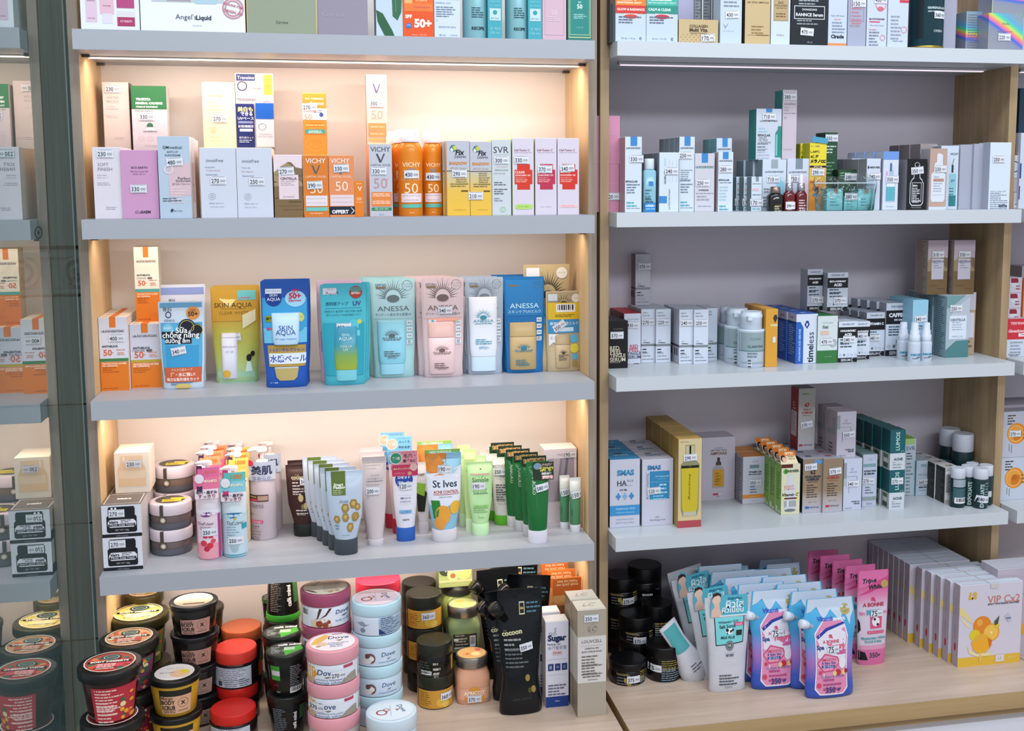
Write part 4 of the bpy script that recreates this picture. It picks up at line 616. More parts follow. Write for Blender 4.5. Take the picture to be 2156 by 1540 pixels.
def hang(c1, c2, num, txt, tc='#4a2c50', jp='毛穴・黒ずみ', c3='#f0dce4'):
    def f(root, sf, r, H):
        mb = MB(); z0, z1 = H * .62, H * .94; y = -r * 1.06; w = r * 1.12
        g = (2 * w, z1 - z0, lambda u, v, e: ((u - .5) * 2 * w, y - e - .004 * (1 - (2 * u - 1) ** 2) + .012 * max(0, v - .7), z0 + v * (z1 - z0)), True)
        put(mb, g, [('r', .08, 0, .9, .35, c3), ('r', .04, .3, .96, .72, c1), ('r', .2, .68, .96, .95, c2)], 0)
        put(mb, (2 * w, z1 - z0, lambda u, v, e: ((u - .5) * 2 * w, y + .0006 + e - .004 * (1 - (2 * u - 1) ** 2) + .012 * max(0, v - .7), z0 + v * (z1 - z0)), True), [('r', .96, .3, .04, .72, '#f0e8ec'), ('r', .96, .68, .2, .95, '#f0e8ec'), ('r', .9, 0, .08, .35, '#f0e8ec')], 0)
        put(mb, g, [('c', .26, .62, .2, '#e8e0e8'), ('o', .26, .62, .2, c2, 1, .85), T(.26, .62, .2, num, tc, b=.03), T(.66, .82, .4, txt, '#d8782c', b=.02), T(.64, .55, .44, 'ポロポロ', '#fff4d0', b=.04), T(.5, .2, .74, jp, '#4c3c50', b=.04), T(.5, .08, .6, 'すっきり', '#7a3c58', b=.02)], .0008)
        mb.build('hang_tag', root)
    return f
dp = [('r', 0, 0, 1, .50, '#dc8498'), ('r', .06, .03, .94, .60, '#e2cdd8'), ('r', 0, .60, 1, .655, '#e4e0ea'), ('c', .44, .60, .4, '#6c3478', .28), T(.46, .60, .5, 'ピーリング', '#f0dcf0'), ('r', .06, .02, .94, .22, '#e49aa8'), ('c', .3, .22, .13, '#c83c48'), ('c', .55, .19, .13, '#cc3440'), ('c', .42, .15, .12, '#b82c48'), ('c', .68, .25, .1, '#d85060'), T(.42, .48, .62, "Def'clear", '#4c4450'), ('l', .15, .43, .6, 2, '#9a8494'), ('r', .28, .29, .46, .32, '#c83454'), ('r', .5, .29, .68, .32, '#c83454'), ('r', .88, .02, .96, .6, '#b04488')]
pump_bottle('pink and red peeling gel pump bottle at front, fruit printed on label', 413, 466, 968, 1180, '#dbd3dc', dp, n=1, st=(.55, .37, '250'), tag=hang('#e8789c', '#dc6494', '1', 'ポロポロ'))
pump_bottle('pink tagged peeling pump bottle', 418, 468, 946, 1158, '#dfc4cc', dp, n=4, step=.045, dx=.003, tag=hang('#e8789c', '#ee9868', '1', '1000'), Y=J0.y + .055, grp='pink tagged peeling bottles behind the front one')
db = [('r', 0, 0, 1, .045, '#3ca4b4'), ('r', .0, .045, .06, .6, '#48a8b8'), ('r', .06, .045, 1, .62, '#bcd2de'), ('c', .5, .60, .42, '#2c7c9c', .3), T(.55, .60, .5, '無香料タイプ', '#e4f4fc'), ('c', .54, .555, .06, '#c8a84c'), T(.56, .50, .66, "Def'clear", '#4c4c54'), T(.5, .47, .4, 'Bright & Peel', '#7c7c84'), ('l', .2, .43, .7, 5, '#8ca4b4', .005), ('p', [(.25, .24), (.75, .24), (.62, .1), (.5, .07), (.38, .1)], '#a0b4bc'), ('r', .8, .4, .98, .48, '#3c98ac')]
pump_bottle('light blue peeling gel pump bottle with blue tag, beside the pink one', 467, 520, 980, 1175, '#cfdce4', db, st=(.55, .25, '250'), tag=hang('#88c8d8', '#58b4b0', '1', '1000', '#c83c70', c3='#e8dce4'))
pump_bottle('yellow tagged peeling pump bottle', 478, 526, 950, 1150, '#e8d8b0', [('r', .5, .05, .9, .55, '#e0a078'), ('c', .8, .45, .12, '#b8c860')], n=4, step=.045, dx=-.001, tag=hang('#e8cc5c', '#ecc860', '1', '1000', c3='#f0e0c0'), Y=J0.y + .05, grp='yellow tagged peeling bottles in the row behind')
def cure_tag(root, sf, r, H):
    mb = MB(); z0, z1 = H * .64, H * .84
    g = (2 * r, z1 - z0, lambda u, v, e: ((u - .5) * 2.1 * r, -r * (1.03 + .1 * v) * sqrt(max(0.02, 1 - ((u - .5) * 1.7) ** 2)) - e, z0 + v * (z1 - z0)), True)
    put(mb, g, [('r', .0, 0, .98, 1, '#b4c0d4'), ('r', .0, 0, .98, .45, '#c8d0e0')], 0); put(mb, g, [T(.5, .55, .74, '美肌', '#24284c', b=.02), T(.5, .12, .66, 'なめらか', '#4c60a0'), ('c', .1, .92, .12, '#c8304c')], .001)
    mb.build('hang_tag', root)
cu = [('r', 0, .545, .72, .64, '#42302c'), ('r', .32, .56, .70, .625, '#b89888'), T(.16, .61, .26, 'SPECIAL', '#e0d48c', b=.02), ('r', .01, .55, .3, .585, '#d84060'), T(.3, .50, .44, 'Natural', '#7c7880'), T(.3, .465, .46, 'Aqua Gel', '#7c7880'), ('r', .02, .245, .5, .285, '#d84478'), T(.26, .265, .38, 'Package!', '#fce4ec'), T(.22, .205, .26, 'Cure', '#3c3840'), ('l', .08, .16, .42, 5, '#9c8c94', .006), T(.1, .37, .2, '無香料', '#9a6c6c')]
pump_bottle('pearly white aqua gel pump bottle with blue tag, front of the pair', 525, 582, 940, 1139, mat('#cfc2ca', .25), cu, cap='#e8e0dc', tag=cure_tag)
pump_bottle('pearly white aqua gel pump bottle with blue tag, rear of the pair', 548, 593, 926, 1119, mat('#cfc2ca', .25), cu, cap='#e8e0dc', tag=cure_tag)
def tube(label, x0, x1, yt, yb, body, cap, pr, n=1, step=.02, dx=0, st=None, capf=.16, capw=.74, ry=.5, grp=None, Y=None, extra=None, rot=(0, 0, 0), sh='L3', wt=1.0, zb=None):
    return K('squeeze_tube', label, x0, x1, yt, yb, sh, tube_parts(body, cap, pr, capf, capw, ry, wt=wt), cat='tube', n=n, step=step, dx=dx, st=st, grp=grp, Y=Y, extra=extra, rot=rot, zb=zb)
cc = [T(.34, .79, .4, 'cocoon', '#d0c4a0', b=.03), T(.3, .83, .1, 'THE', '#b0a488'), ('l', .16, .755, .55, 1, '#b0a488'), ('l', .16, .70, .42, 4, '#cfc4c0', .006), ('l', .16, .60, .55, 3, '#cfc4c0', .005), ('c', .38, .46, .075, '#b8a878', 1.35), ('c', .43, .32, .06, '#7c7048', 1.2), ('c', .52, .33, .07, '#b8a878', 1.3), ('c', .66, .50, .2, '#241614', .9), ('l', .2, .25, .6, 2, '#cfc4c0', .006), T(.36, .19, .3, '150ml / 5 FL.OZ', '#e0d8d4')]
tube('dark brown coffee scrub tube with white sticker and black cap', 603, 682, 982, 1131, '#3a211c', '#1c2420', cc, n=2, step=.035, dx=.003, st=(.56, .73, '340'), capf=.17, capw=.66)
sp = [('r', .14, .66, .52, 1, '#5c7030'), T(.33, .81, .26, 'Smart', '#eef2e0', b=.03), T(.35, .765, .32, 'Peeling', '#eef2e0', b=.03), ('l', .17, .725, .48, 3, '#b8c498')]
for a, b, s_ in [(.50, .475, .12), (.74, .53, .12), (.86, .48, .09), (.24, .32, .10), (.50, .345, .11), (.80, .345, .12), (.66, .20, .12)]:
    sp += [('p', [(a - s_, b + .01), (a - s_ * .5, b + s_ * .55), (a + s_ * .6, b + s_ * .5), (a + s_, b - .01), (a + s_ * .4, b - s_ * .55), (a - s_ * .6, b - s_ * .5)], '#9a7c3c'), ('p', [(a - s_ * .6, b), (a - s_ * .2, b + s_ * .35), (a + s_ * .5, b + s_ * .2), (a + s_ * .1, b - s_ * .3)], '#c0a45c')]
sp += [T(.5, .09, .34, 'THE FACE SHOP', '#5c7c90'), ('l', .14, .22, .3, 2, '#6c8898', .006), T(.46, .57, .26, '270 000', '#3a4c68')]
tube('white and blue tube with green label and golden cubes', 688, 766, 996, 1170, mat('#b6c3d4', .3), '#3c444c', sp, n=5, step=.03, dx=-.011, capf=.19, capw=.64)
tube('frosted clear foaming wash tube', 763, 815, 965, 1150, mat('#cbc0c0', .35), '#cfc6cc', [('l', .15, .70, .35, 6, '#b4acb4', .006), T(.52, .78, .34, 'マイルド', '#8a8488'), T(.52, .74, .64, 'スクラブ洗顔フォーム', '#8a8488'), ('r', .2, .71, .86, .715, '#6c6870'), T(.5, .67, .4, 'Face Wash', '#9a949a'), ('l', .1, .93, .9, 3, '#dcd4d0', .006)], n=3, step=.04, dx=-.001, st=(.42, .60, '200'), capf=.07, capw=.66)
def ros_tag(c, cir, t1, t2, tc):
    def f(root, sf, r, H):
        z0, z1 = H * .76, H * 1.05; mb = MB(); y0 = -r * .32
        mb.box(-r * 1.02, y0 - .0004, z0, r * 1.0, y0, z1, mat('#e8e0e4', .5))
        g = (2 * r, z1 - z0, lambda u, v, e: ((u - .5) * 2 * r, y0 - .0006 - e, z0 + v * (z1 - z0)), False)
        put(mb, g, [('r', 0, 0, 1, 1, c), ('r', 0, 0, 1, .45, tc), ('c', .16, .72, .24, cir), ('o', .16, .72, .24, '#dcece4', 1, .88), T(.17, .72, .3, '第1位', '#e8f0d0', b=.04), T(.68, .80, .46, t1, '#4c3040', b=.02), T(.68, .60, .5, t2, '#4c3040', b=.03), T(.64, .93, .5, 'コントロール', '#8a4860'), T(.38, .30, .66, '30人クレンジング', '#f4e0c0', b=.03), T(.3, .12, .4, 'とろけるジェル', '#f8dcd8'), ('c', .84, .34, .15, '#e8bcb4'), ('c', .68, .1, .08, '#d8a088')], 0)
        mb.build('hang_tag', root)
    return f
ro = [('c', .46, .66, .36, '#2448a0', .92), T(.46, .70, .5, 'ロゼット', '#f4f6ff', b=.04), T(.48, .63, .56, 'ゴマージュ', '#f4f6ff', b=.04), T(.5, .42, .44, '角質つるつる', '#3c4470', b=.02), T(.5, .375, .44, 'とするジェル', '#3c4470', b=.02), ('r', .2, .46, .8, .462, '#a0a8c0'), ('r', .2, .34, .8, .342, '#a0a8c0'), ('r', .2, .215, .78, .26, '#7cb0d8'), T(.5, .238, .44, 'ふき取り', '#305c98'), T(.5, .13, .34, 'ROSETTE', '#3c3c4c', b=.03), ('o', .14, .80, .08, '#8c98c0', 1, .8)]
rc = '#2a5cae'
tube('white peeling gel tube with blue oval, blue cap and pink promo tag', 826, 880, 960, 1141, '#dddbe6', rc, ro, st=(.52, .585, '120'), capf=.16, capw=.74, extra=ros_tag('#e898a4', '#3c9474', '毛穴・', '黒ずみに', '#cc3c64'))
tube('white gel tube with light blue promo tag and round face picture', 818, 868, 930, 1112, '#e4d4d8', '#c8344c', ro[:3], n=2, step=.04, dx=-.012, capf=.16, capw=.74, extra=ros_tag('#78bce0', '#e4b8a4', 'ふっくら', 'やわらか', '#5ca4d0'), Y=.085)
si = [('p', [(0, .78), (.2, .72), (.5, .72), (.56, .82), (.58, 1), (0, 1)], '#dc8434'), ('c', .22, .88, .26, '#e09040', 1.0), ('p', [(0, .74), (.55, .76), (1, .84), (1, .70), (.8, .68), (.4, .74), (0, .70)], '#dfe4ee'), ('p', [(0, .36), (.2, .28), (.6, .32), (1, .38), (1, .71), (.7, .72), (.35, .69), (0, .72)], '#dcdfea'), T(.52, .61, .72, 'St Ives', '#26384c', b=.02), T(.55, .505, .76, 'ACNE CONTROL', '#b0402c', b=.03, h=.042), ('r', .16, .468, .94, .476, '#b0402c'), T(.52, .44, .4, 'APRICOT SCRUB', '#5c6070'), ('p', [(.08, .40), (.34, .40), (.38, .27), (.3, .2), (.1, .16)], '#2c7c34'), ('c', .44, .21, .27, '#e09c38', 1.0), ('c', .84, .3, .17, '#e4b03c', 1.1), ('c', .3, .1, .22, '#dc9440', .8), ('p', [(.3, .82), (.5, .86), (.5, .9), (.8, .78), (.9, .8), (.8, .74), (.5, .76)], '#a8d0e4')]
def si_tag(root, sf, r, H):
    mb = MB(); mb.box(-r * 1.04, .003, H * .93, r * .95, .0036, H * 1.035, mat('#b8c070', .5)); g = (2 * r, .1 * H, lambda u, v, e: ((u - .5) * 2 * r, .0028 - e, H * (.93 + .1 * v)), False)
    put(mb, g, [('r', 0, .6, .97, 1, '#8cbc58'), T(.42, .8, .6, 'NEW FORMULA!', '#f4fbe0', b=.03), ('p', [(.3, .55), (.6, .1), (.9, .55)], '#34503c')], 0); mb.build('hang_tag', root)
tube('blue apricot scrub tube with orange fruit and clear cap', 897, 972, 958, 1142, mat('#88bcd8', .3), mat('#cfcbd2', .15), si, n=2, step=.075, dx=-.008, st=(.52, .80, '190', -3), capf=.14, capw=.70, extra=si_tag)
tube('white tube with lime green and black swirl partly hidden behind the apricot scrub', 876, 905, 975, 1098, '#d8d4d8', '#c8c4cc', [('p', [(0, .2), (.6, .2), (.8, .5), (.4, .62), (0, .6)], '#20241c'), ('p', [(0, .5), (.6, .45), (.7, .65), (0, .68)], '#88b83c'), T(.4, .8, .5, 'OXY', '#2c3038', b=.03)], Y=.075)
sm = [('r', .12, .795, .86, .82, '#d8b4a0'), T(.5, .71, .66, 'Simple', '#4c7c40', b=.01), ('p', [(.5, .75), (.4, .785), (.46, .745)], '#8cb84c'), ('p', [(.52, .75), (.64, .79), (.56, .745)], '#5c9838'), T(.48, .575, .54, 'smoothing', '#5c8c58'), T(.46, .535, .54, 'facial scrub', '#5c8c58'), ('l', .2, .50, .8, 1, '#4c7048'), ('r', .16, .29, .84, .325, '#9cd07c'), T(.5, .308, .5, 'FOR ALL SKIN', '#4c8c44'), ('l', .14, .27, .86, 3, '#7cac6c', .004), T(.5, .13, .36, '75 mL e', '#5c9060'), ('r', .49, .88, .54, .9, '#3c6c3c')]
tube('pale green translucent facial scrub tube', 984, 1038, 976, 1129, mat('#b9e0a4', .25), '#c4e8b8', sm, n=2, step=.05, dx=-.006, st=(.42, .63, '190'), capf=.16, capw=.66)
tube('pale green facial wash tube partly hidden, further back', 976, 1004, 948, 1095, mat('#c8e4a0', .25), '#c8e8c0', [('r', .1, .8, .8, .86, '#c0d890'), T(.5, .7, .6, 'Simple', '#5c8c48')], n=2, step=.04, dx=-.008, Y=.07)
bi = [T(.45, .855, .84, 'BIODERMA', '#6c6470', h=.05), T(.5, .74, .4, 'Pore', '#9c8c90'), T(.52, .685, .42, 'Sébium', '#6c6c68'), ('o', .58, .66, .24, '#b0c890', 1, .93), T(.4, .64, .4, 'Gel gommant', '#a0a89c'), ('l', .12, .53, .75, 4, '#4c4c50', .005), ('l', .12, .41, .8, 4, '#4c4c50', .005), ('l', .12, .30, .6, 2, '#9c9ca0', .005), T(.5, .215, .62, '100 ml e 3.4 FL.OZ', '#6c6c70')]
tube('white exfoliating gel tube with bright green cap', 1036, 1083, 966, 1107, '#e2dedc', '#5cb02c', bi, n=3, step=.035, dx=-.008, st=(.35, .77, '350'), capf=.15, capw=.8, ry=.5)
def na_tag(front):
    def f(root, sf, r, H):
        mb = MB(); y0 = -r * .30; z0 = H * (.78 if front else .93); z1 = H * (1.0 if front else 1.06)
        x0, x1 = (-.45 * r, 1.35 * r) if front else (-r * .9, r * 1.3)
        mb.box(x0, y0 - .0005, z0, x1, y0, z1, mat('#28382c', .5)); g = (x1 - x0, z1 - z0, lambda u, v, e: (x0 + u * (x1 - x0), y0 - .0007 - e, z0 + v * (z1 - z0)), False)
        if front: put(mb, g, [('c', .22, .78, .2, '#7c94a8', .8), T(.68, .85, .5, '淨化調理', '#d0a8a0', b=.03), T(.65, .60, .66, '淨油組', '#d8cc60', b=.08), T(.65, .36, .5, '油脂清潔', '#e8e8e0', b=.04), ('r', .42, .06, .98, .24, '#b85848'), T(.7, .15, .5, '體驗組', '#f8e4dc', b=.04)], 0)
        else: put(mb, g, [T(.5, .5, .9, '20秒潔顏', '#f4d890', b=.08), T(.5, .5, .9, '20秒潔顏', '#8c3c20', b=.01)], 0)
        mb.build('hang_tag', root)
    return f
nk = [T(.30, .68, .28, 'NARUKO', '#c8dcc8', r=-90, b=.01), ('r', .4, .35, .41, .62, '#5c9068'), ('r', .46, .3, .465, .58, '#5c9068')]
tube('glossy dark green tube with white cap, frontmost, with shaped promo tag', 1108, 1156, 976, 1146, mat('#1e6a34', .18), '#d4d2dc', nk, st=(.68, .64, '580', 10), capf=.16, capw=.84, ry=.62, extra=na_tag(True))
tube('glossy dark green tube with yellow 20 second promo tag', 1096, 1142, 972, 1130, mat('#1e6a34', .18), '#c8c6cc', nk, n=5, step=.032, dx=-.0105, capf=.15, capw=.8, ry=.6, extra=na_tag(False), grp='dark green tubes with yellow promo tags')
C('gift_carton', 'tall white carton with grey photo panel beside the wood side panel', 1146, 1214, 945, 1102, 'L3', d=.05, col='#d4ccd6', side='#e6dcd8', top='#f0ebe4', st=(.78, .92, '190'), pr=[('r', .1, .30, .92, .87, '#9a94a4'), ('p', [(.1, .3), (.3, .3), (.45, .6), (.5, .87), (.3, .87), (.2, .6)], '#b0a8b4'), ('p', [(.6, .3), (.72, .3), (.66, .5), (.75, .87), (.68, .87), (.58, .55)], '#6c6878'), ('p', [(.4, .3), (.5, .3), (.48, .55), (.55, .87), (.5, .87), (.42, .6)], '#807c90'), T(.52, .92, .22, 'Huxley', '#8c8490'), ('l', .45, .22, .6, 2, '#b0a8b4')])
for i, (a, b, c, d_) in enumerate([(1178, 1199, 1003, 1115), (1199, 1223, 1008, 1121)]):
    tube('mini tube of dark green gel with white cap, %s of the two' % ['left', 'right'][i], a, b, c, d_, ramp_mat('green_gel_%d' % i, [(0, '#3c7c54'), (.65, '#4c8860'), (.8, '#cfd6cc'), (1, '#dcdad8')], 2, 0, .105, .3), '#d0d2da', [('r', .1, .2, .14, .35, '#24543c')], st=(.7, .66, '150', 10), capf=.13, capw=.92, ry=.7, grp='mini green gel tubes')
# ================================================================ LEFT COUNTER: stacks of jars
Z5 = ZL[4]
def jar(label, x0, x1, yt, yb, lid, body, pr=(), disc=(), zb=None, Y=None, split=.62, lr=1.0, br=.93, taper=1.0, st=None, grp=None, lidpr=(), name='scrub_jar', n=1, extra=None, h=None, lidm=None, sh='L4', rotz=0, step=.08, dx=0, clear=None):
    lm = mat(lid, .3) if isinstance(lid, str) else lid; bm = mat(body, .22) if isinstance(body, str) else body
    P = [('body', [(0, br * taper * .95), (.025, br * taper), (split - .03, br), (split + .01, br * .96)], bm, pr), ('lid', [(split + .012, lr * .985), (split + .03, lr), (.97, lr), (.993, lr * .985), (1, lr * .95)], lm, lidpr, {'disc': disc})]
    return K(name, label, x0, x1, yt, yb, sh, P, cat='jar', zb=zb, Y=Y, st=st, grp=grp, extra=extra, h=h, rot=(0, 0, rotz), n=n, step=step, dx=dx, top=None)
def column(items, x0, x1, Yf, y1, n=None, sh='L4', lim=None, **kw):
    """a pile of n jars, bottom-up; x0, x1, y1: lid edges and front rim of the topmost lid as measured in the photo"""
    zz = SH[sh[0]][int(sh[1])]; n = n or len(items); items = items[:1] + items[len(items) - n + 1:] if n > 1 else items[-1:]
    tot = at((x0 + x1) / 2, y1, Yf).z - zz; hh = tot / n; out = []
    for it in items:
        o = dict(kw); o.update(it[2]); q = jar(it[0], x0, x1, y1, y1, zb=zz, Y=Yf, h=hh - .0005, sh=sh, **o); zz = q.top + .0005; out.append(q)
    return out
def fruit(cols, seed, ring='#e8e0d4', mid='#2c4c48'):
    rg = random.Random(seed); q = [('c', .5, .5, .40, cols[0])]
    for i in range(26):
        a = rg.uniform(0, 2 * pi); r_ = rg.uniform(.1, .34); q.append(('c', .5 + r_ * cos(a), .5 + r_ * sin(a), rg.uniform(.03, .07), rg.choice(cols[1:])))
    q += [('o', .5, .5, .42, ring, 1, .95), ('c', .5, .68, .17, mid, .75), ('o', .5, .68, .13, '#e0e8dc', .7, .9), T(.5, .68, .16, 'ORGANIC', '#e8ece0', b=.02), ('p', [(.14, .47), (.86, .47), (.86, .53), (.14, .53)], '#1c1c1c'), T(.5, .5, .62, 'BODY DESSERTS', '#f0f0e8', b=.05), ('r', .28, .26, .74, .42, rg.choice(cols[1:])), ('l', .32, .38, .7, 4, '#fff0e0', .006)]
    return q
def wfr(c, seed):
    rg = random.Random(seed); q = [('r', .22, .06, .98, .88, c), ('l', .28, .80, .8, 7, '#f0c8c0', .0055), ('l', .28, .5, .72, 4, '#f0c8c0', .007), ('l', .28, .3, .7, 5, '#f0c8c0', .0065)]
    for i in range(14): q.append(('c', rg.uniform(.78, .96), rg.uniform(.1, .85), rg.uniform(.02, .05), rg.choice(['#e8503c', '#3c6c4c', '#e8a83c', '#f0d8a0'])))
    return q
px_per = lambda Y: 0
# front-left body dessert tubs: base front Y found from px of tub bottoms
ytA = -.155
A = column([('black lidded body cream tub under the red labelled one', .105, {'disc': fruit(['#b84048', '#d87048', '#3c8068', '#d8485c'], 1), 'pr': wfr('#6c2c50', 2)}), ('black lidded tub with red fruit label, front left corner of counter', .105, {'disc': fruit(['#c04a3c', '#e06848', '#3c8068', '#d84c5c', '#e08c4c'], 3), 'pr': wfr('#b83440', 4)})], 163, 301, -.19, 1418, 2, lid='#1d1c1c', body='#33130f', split=.80, taper=.80, br=.88, grp='body dessert tubs with printed lids')
B = column([('printed lid tub at the bottom of the second left stack', .105, {'pr': wfr('#8c2c40', 5)}), ('printed lid tub with purple side label in second left stack', .105, {'pr': wfr('#a8304c', 6)}), ('tub with shiny wrapped orange printed lid in second left stack', .09, {'disc': fruit(['#d8a070', '#e8b080', '#c05840', '#e8d8b0', '#c87850'], 7), 'pr': wfr('#7c4464', 8)})], 209, 336, -.08, 1362, 2, lid='#26231d', body='#2a1512', split=.80, taper=.80, br=.88, grp='body dessert tubs with printed lids')
B2c = column([('printed lid tub at the bottom of the third left stack', .105, {}), ('printed lid tub in the middle of the third left stack', .105, {}), ('tub with yellow and green printed lid in third left stack', .10, {'disc': fruit(['#d8cc70', '#e8dc90', '#b8b850', '#e0b088', '#e8e4c0'], 9), 'pr': wfr('#6c7c38', 10)})], 226, 357, .025, 1310, 2, lid='#3a351c', body='#221a12', split=.80, taper=.80, br=.88, grp='body dessert tubs with printed lids')
B3c = column([('dark tub at the bottom of the rearmost left stack', .105, {}), ('dark tub in the middle of the rearmost left stack', .105, {}), ('tub with orange and yellow printed lid half under the shelf edge', .105, {'disc': fruit(['#e0b880', '#d89868', '#b8b060', '#e8dca0'], 11)})], 262, 345, .118, 1258, 2, lid='#3c3618', body='#2c2412', split=.80, taper=.80, br=.88, grp='body dessert tubs with printed lids')
def bs(c, lab='#d8a888', dark=True, t2='Mango'):
    return ([('r', .22, .40, .88, .9, '#26261f')] if dark else []) + [('r', .24, .12, .88, .70, lab), T(.40, .50, .30, 'BODY', '#2c2420', b=.04, h=.14), T(.40, .33, .30, 'SCRUB', '#2c2420', b=.04, h=.14), T(.38, .63, .26, t2, '#5c4838', b=.02), ('o', .72, .47, .11, '#a07058', 1, .88), T(.72, .47, .1, 'X', '#2c2420', b=.05), T(.72, .22, .22, 'ORGANIC', '#5c4838'), ('l', .28, .22, .6, 2, '#5c4838')]
lidp = [('c', .5, .5, .4, '#d8d0cc'), ('c', .62, .42, .2, '#dcb890'), ('c', .7, .5, .09, '#d8c038'), T(.36, .48, .3, 'Milk & Sugar', '#7c6c88', b=.02), T(.5, .68, .34, 'body scrub', '#b0a8a8')]
yl = '#c8982c'
column([('yellow scrub tub with black rim at the bottom of its stack', .085, {'pr': bs(yl)}), ('yellow scrub tub with black rim just below the top one', .085, {'pr': ()}), ('yellow body scrub tub with pink label topping its stack', .085, {'pr': bs(yl), 'disc': lidp})], 312, 424, -.13, 1436, 2, lid='#151517', body=yl, split=.84, taper=.84, br=.93, grp='yellow body scrub tubs')
dk = '#1a1512'
column([('dark body scrub tub at the bottom of the dark stack', .078, {'pr': bs(dk, '#9c8478', False, 'Coffee')}), ('dark body scrub tub second up in the dark stack', .078, {'pr': bs(dk, '#9c8478', False, 'Coffee')}), ('dark body scrub tub third up in the dark stack, pink label', .078, {'pr': bs(dk, '#b08478', False, 'Coffee')}), ('dark body scrub tub with white lid label on top of dark stack', .078, {'pr': bs(dk, '#b88c80', False, 'Cocoa'), 'disc': [('c', .5, .5, .42, '#e4dcc0'), T(.42, .5, .4, 'Coffee & Sugar', '#8c8470'), ('r', .3, .24, .75, .3, '#7c2c24'), T(.5, .78, .2, 'organic', '#3c3c38')]})], 356, 460, -.035, 1280, 4, lid='#17171a', body=dk, split=.84, taper=.88, br=.95, grp='dark body scrub tubs')
column([('dark tub at the bottom behind the dark stack', .078, {}), ('dark tub in the middle behind the dark stack', .078, {}), ('dark tub with clear lid behind the topmost dark body scrub', .078, {})], 385, 472, .058, 1290, 3, lid='#28251e', body='#201a10', split=.84, taper=.88, br=.95, grp='dark body scrub tubs')
wl = [('r', .0, .08, .86, .9, '#b8c0cc'), ('l', .06, .84, .8, 9, '#6c7484', .0035), ('r', .12, .14, .2, .34, '#3c4450'), ('l', .26, .38, .56, 6, '#5c6474', .0035), ('l', .6, .4, .84, 4, '#5c6474', .004)]
column([('red lidded jar at the bottom of the front red stack', .075, {'pr': wl, 'lid': '#c02420'}), ('red lidded dark jar near the bottom edge of the photo', .075, {'pr': wl, 'lid': '#c4241e'})], 441, 542, -.12, 1510, 1, lid='#c4241e', body='#1c1414', split=.66, br=1.0, lr=.96, grp='dark jars with red lids')
column([('dark jar at the bottom of the second red stack', .075, {}), ('dark jar in the middle of the second red stack', .075, {}), ('bright red lidded jar with big white ingredients label', .080, {'pr': wl, 'lid': '#d03a30'})], 450, 543, -.033, 1378, 2, lid='#c4241e', body='#1c1414', split=.66, br=1.0, lr=.96, grp='dark jars with red lids')
column([('dark jar at the bottom of the rear red stack', .075, {}), ('dark jar in the middle of the rear red stack', .075, {}), ('jar with plain orange brown lid behind the red ones', .075, {'lid': '#b85c34'})], 464, 552, .05, 1333, 2, lid='#b84428', body='#2a1410', split=.66, br=1.0, lr=.98, grp='dark jars with red lids')
def cm(): return [('r', .10, .48, .34, .9, '#3c8c34'), ('r', .12, .62, .34, .76, '#c8c0c8'), ('l', .62, .86, .95, 12, '#8c8c90', .0035), ('b', .62, .1, .96, .26), T(.26, .14, .12, 'vegan', '#c8c8c8'), T(.22, .35, .14, 'café', '#7c3c38')]
cmd = [('c', .5, .5, .46, '#3c3f3c'), ('p', [(.5, .08), (.96, .45), (.9, .72), (.44, .52)], '#50b03c'), T(.6, .80, .62, 'café mimi', '#f0f0ec', b=.05), ('r', .46, .42, .74, .62, '#b8d8b0'), T(.34, .4, .26, '895', '#9ca09c', b=.0), ('l', .12, .62, .36, 5, '#a0a4a0', .006)]
cmv = [('l', .12, .84, .5, 14, '#6c7480', .0035), T(.72, .5, .5, 'café mimi', '#e8e8e4', r=90, b=.04), ('r', .84, .5, .97, .9, '#2c5c34')]
column([('black coffee scrub tub with vertical white lettering at the photo bottom', .105, {'pr': cmv}), ('black coffee scrub tub with green lid and barcode, frontmost', .105, {'pr': cm(), 'disc': cmd})], 559, 644, -.11, 1383, 2, lid='#1a1c1b', body='#121312', split=.84, br=.95, taper=.82, grp='black and green coffee scrub tubs')
c3 = column([('black tub at the bottom of the second coffee scrub stack', .105, {}), ('black coffee scrub tub in the second stack with green lid edge', .105, {'pr': cm(), 'disc': cmd})], 551, 635, -.035, 1345, 2, lid='#1a1c1b', body='#121312', split=.84, br=.95, taper=.82, grp='black and green coffee scrub tubs')
c4 = column([('black tub holding up the upside down coffee scrub tub', .105, {})], 556, 630, .042, 1312, 1, lid='#1a1c1b', body='#121312', split=.84, br=.95, taper=.82, grp='black and green coffee scrub tubs')
zt = c4[-1].top
K('scrub_jar', 'upside down black coffee scrub tub with sideways lettering under the shelf', 559, 632, 1270, 1270, Z5, [('lid', [(0, .98), (.02, 1), (.13, 1), (.15, .98)], mat('#3c9c30', .4)), ('body', [(.15, .95), (.95, .82), (.985, .80), (1, .78)], mat('#101110', .25), [('l', .12, .84, .5, 16, '#7c7468', .0035), T(.72, .52, .58, 'café mimi', '#e4e4e0', r=90, b=.04), ('r', .86, .3, .98, .9, '#2c5c2c')])], cat='jar', zb=zt + .0004, Y=.042, h=.085, grp='black and green coffee scrub tubs')
column([('black tub at the bottom of the rear coffee scrub stack', .09, {}), ('black tub in the middle of the rear coffee scrub stack', .09, {}), ('black tub with bright green lid edge beside the back panel', .075, {'disc': cmd}), ('small black tub with green lid behind the upside down one', .06, {'disc': cmd})], 551, 592, .125, 1262, 3, lid='#2c5c24', body='#121312', split=.84, br=.95, taper=.85, grp='black and green coffee scrub tubs')
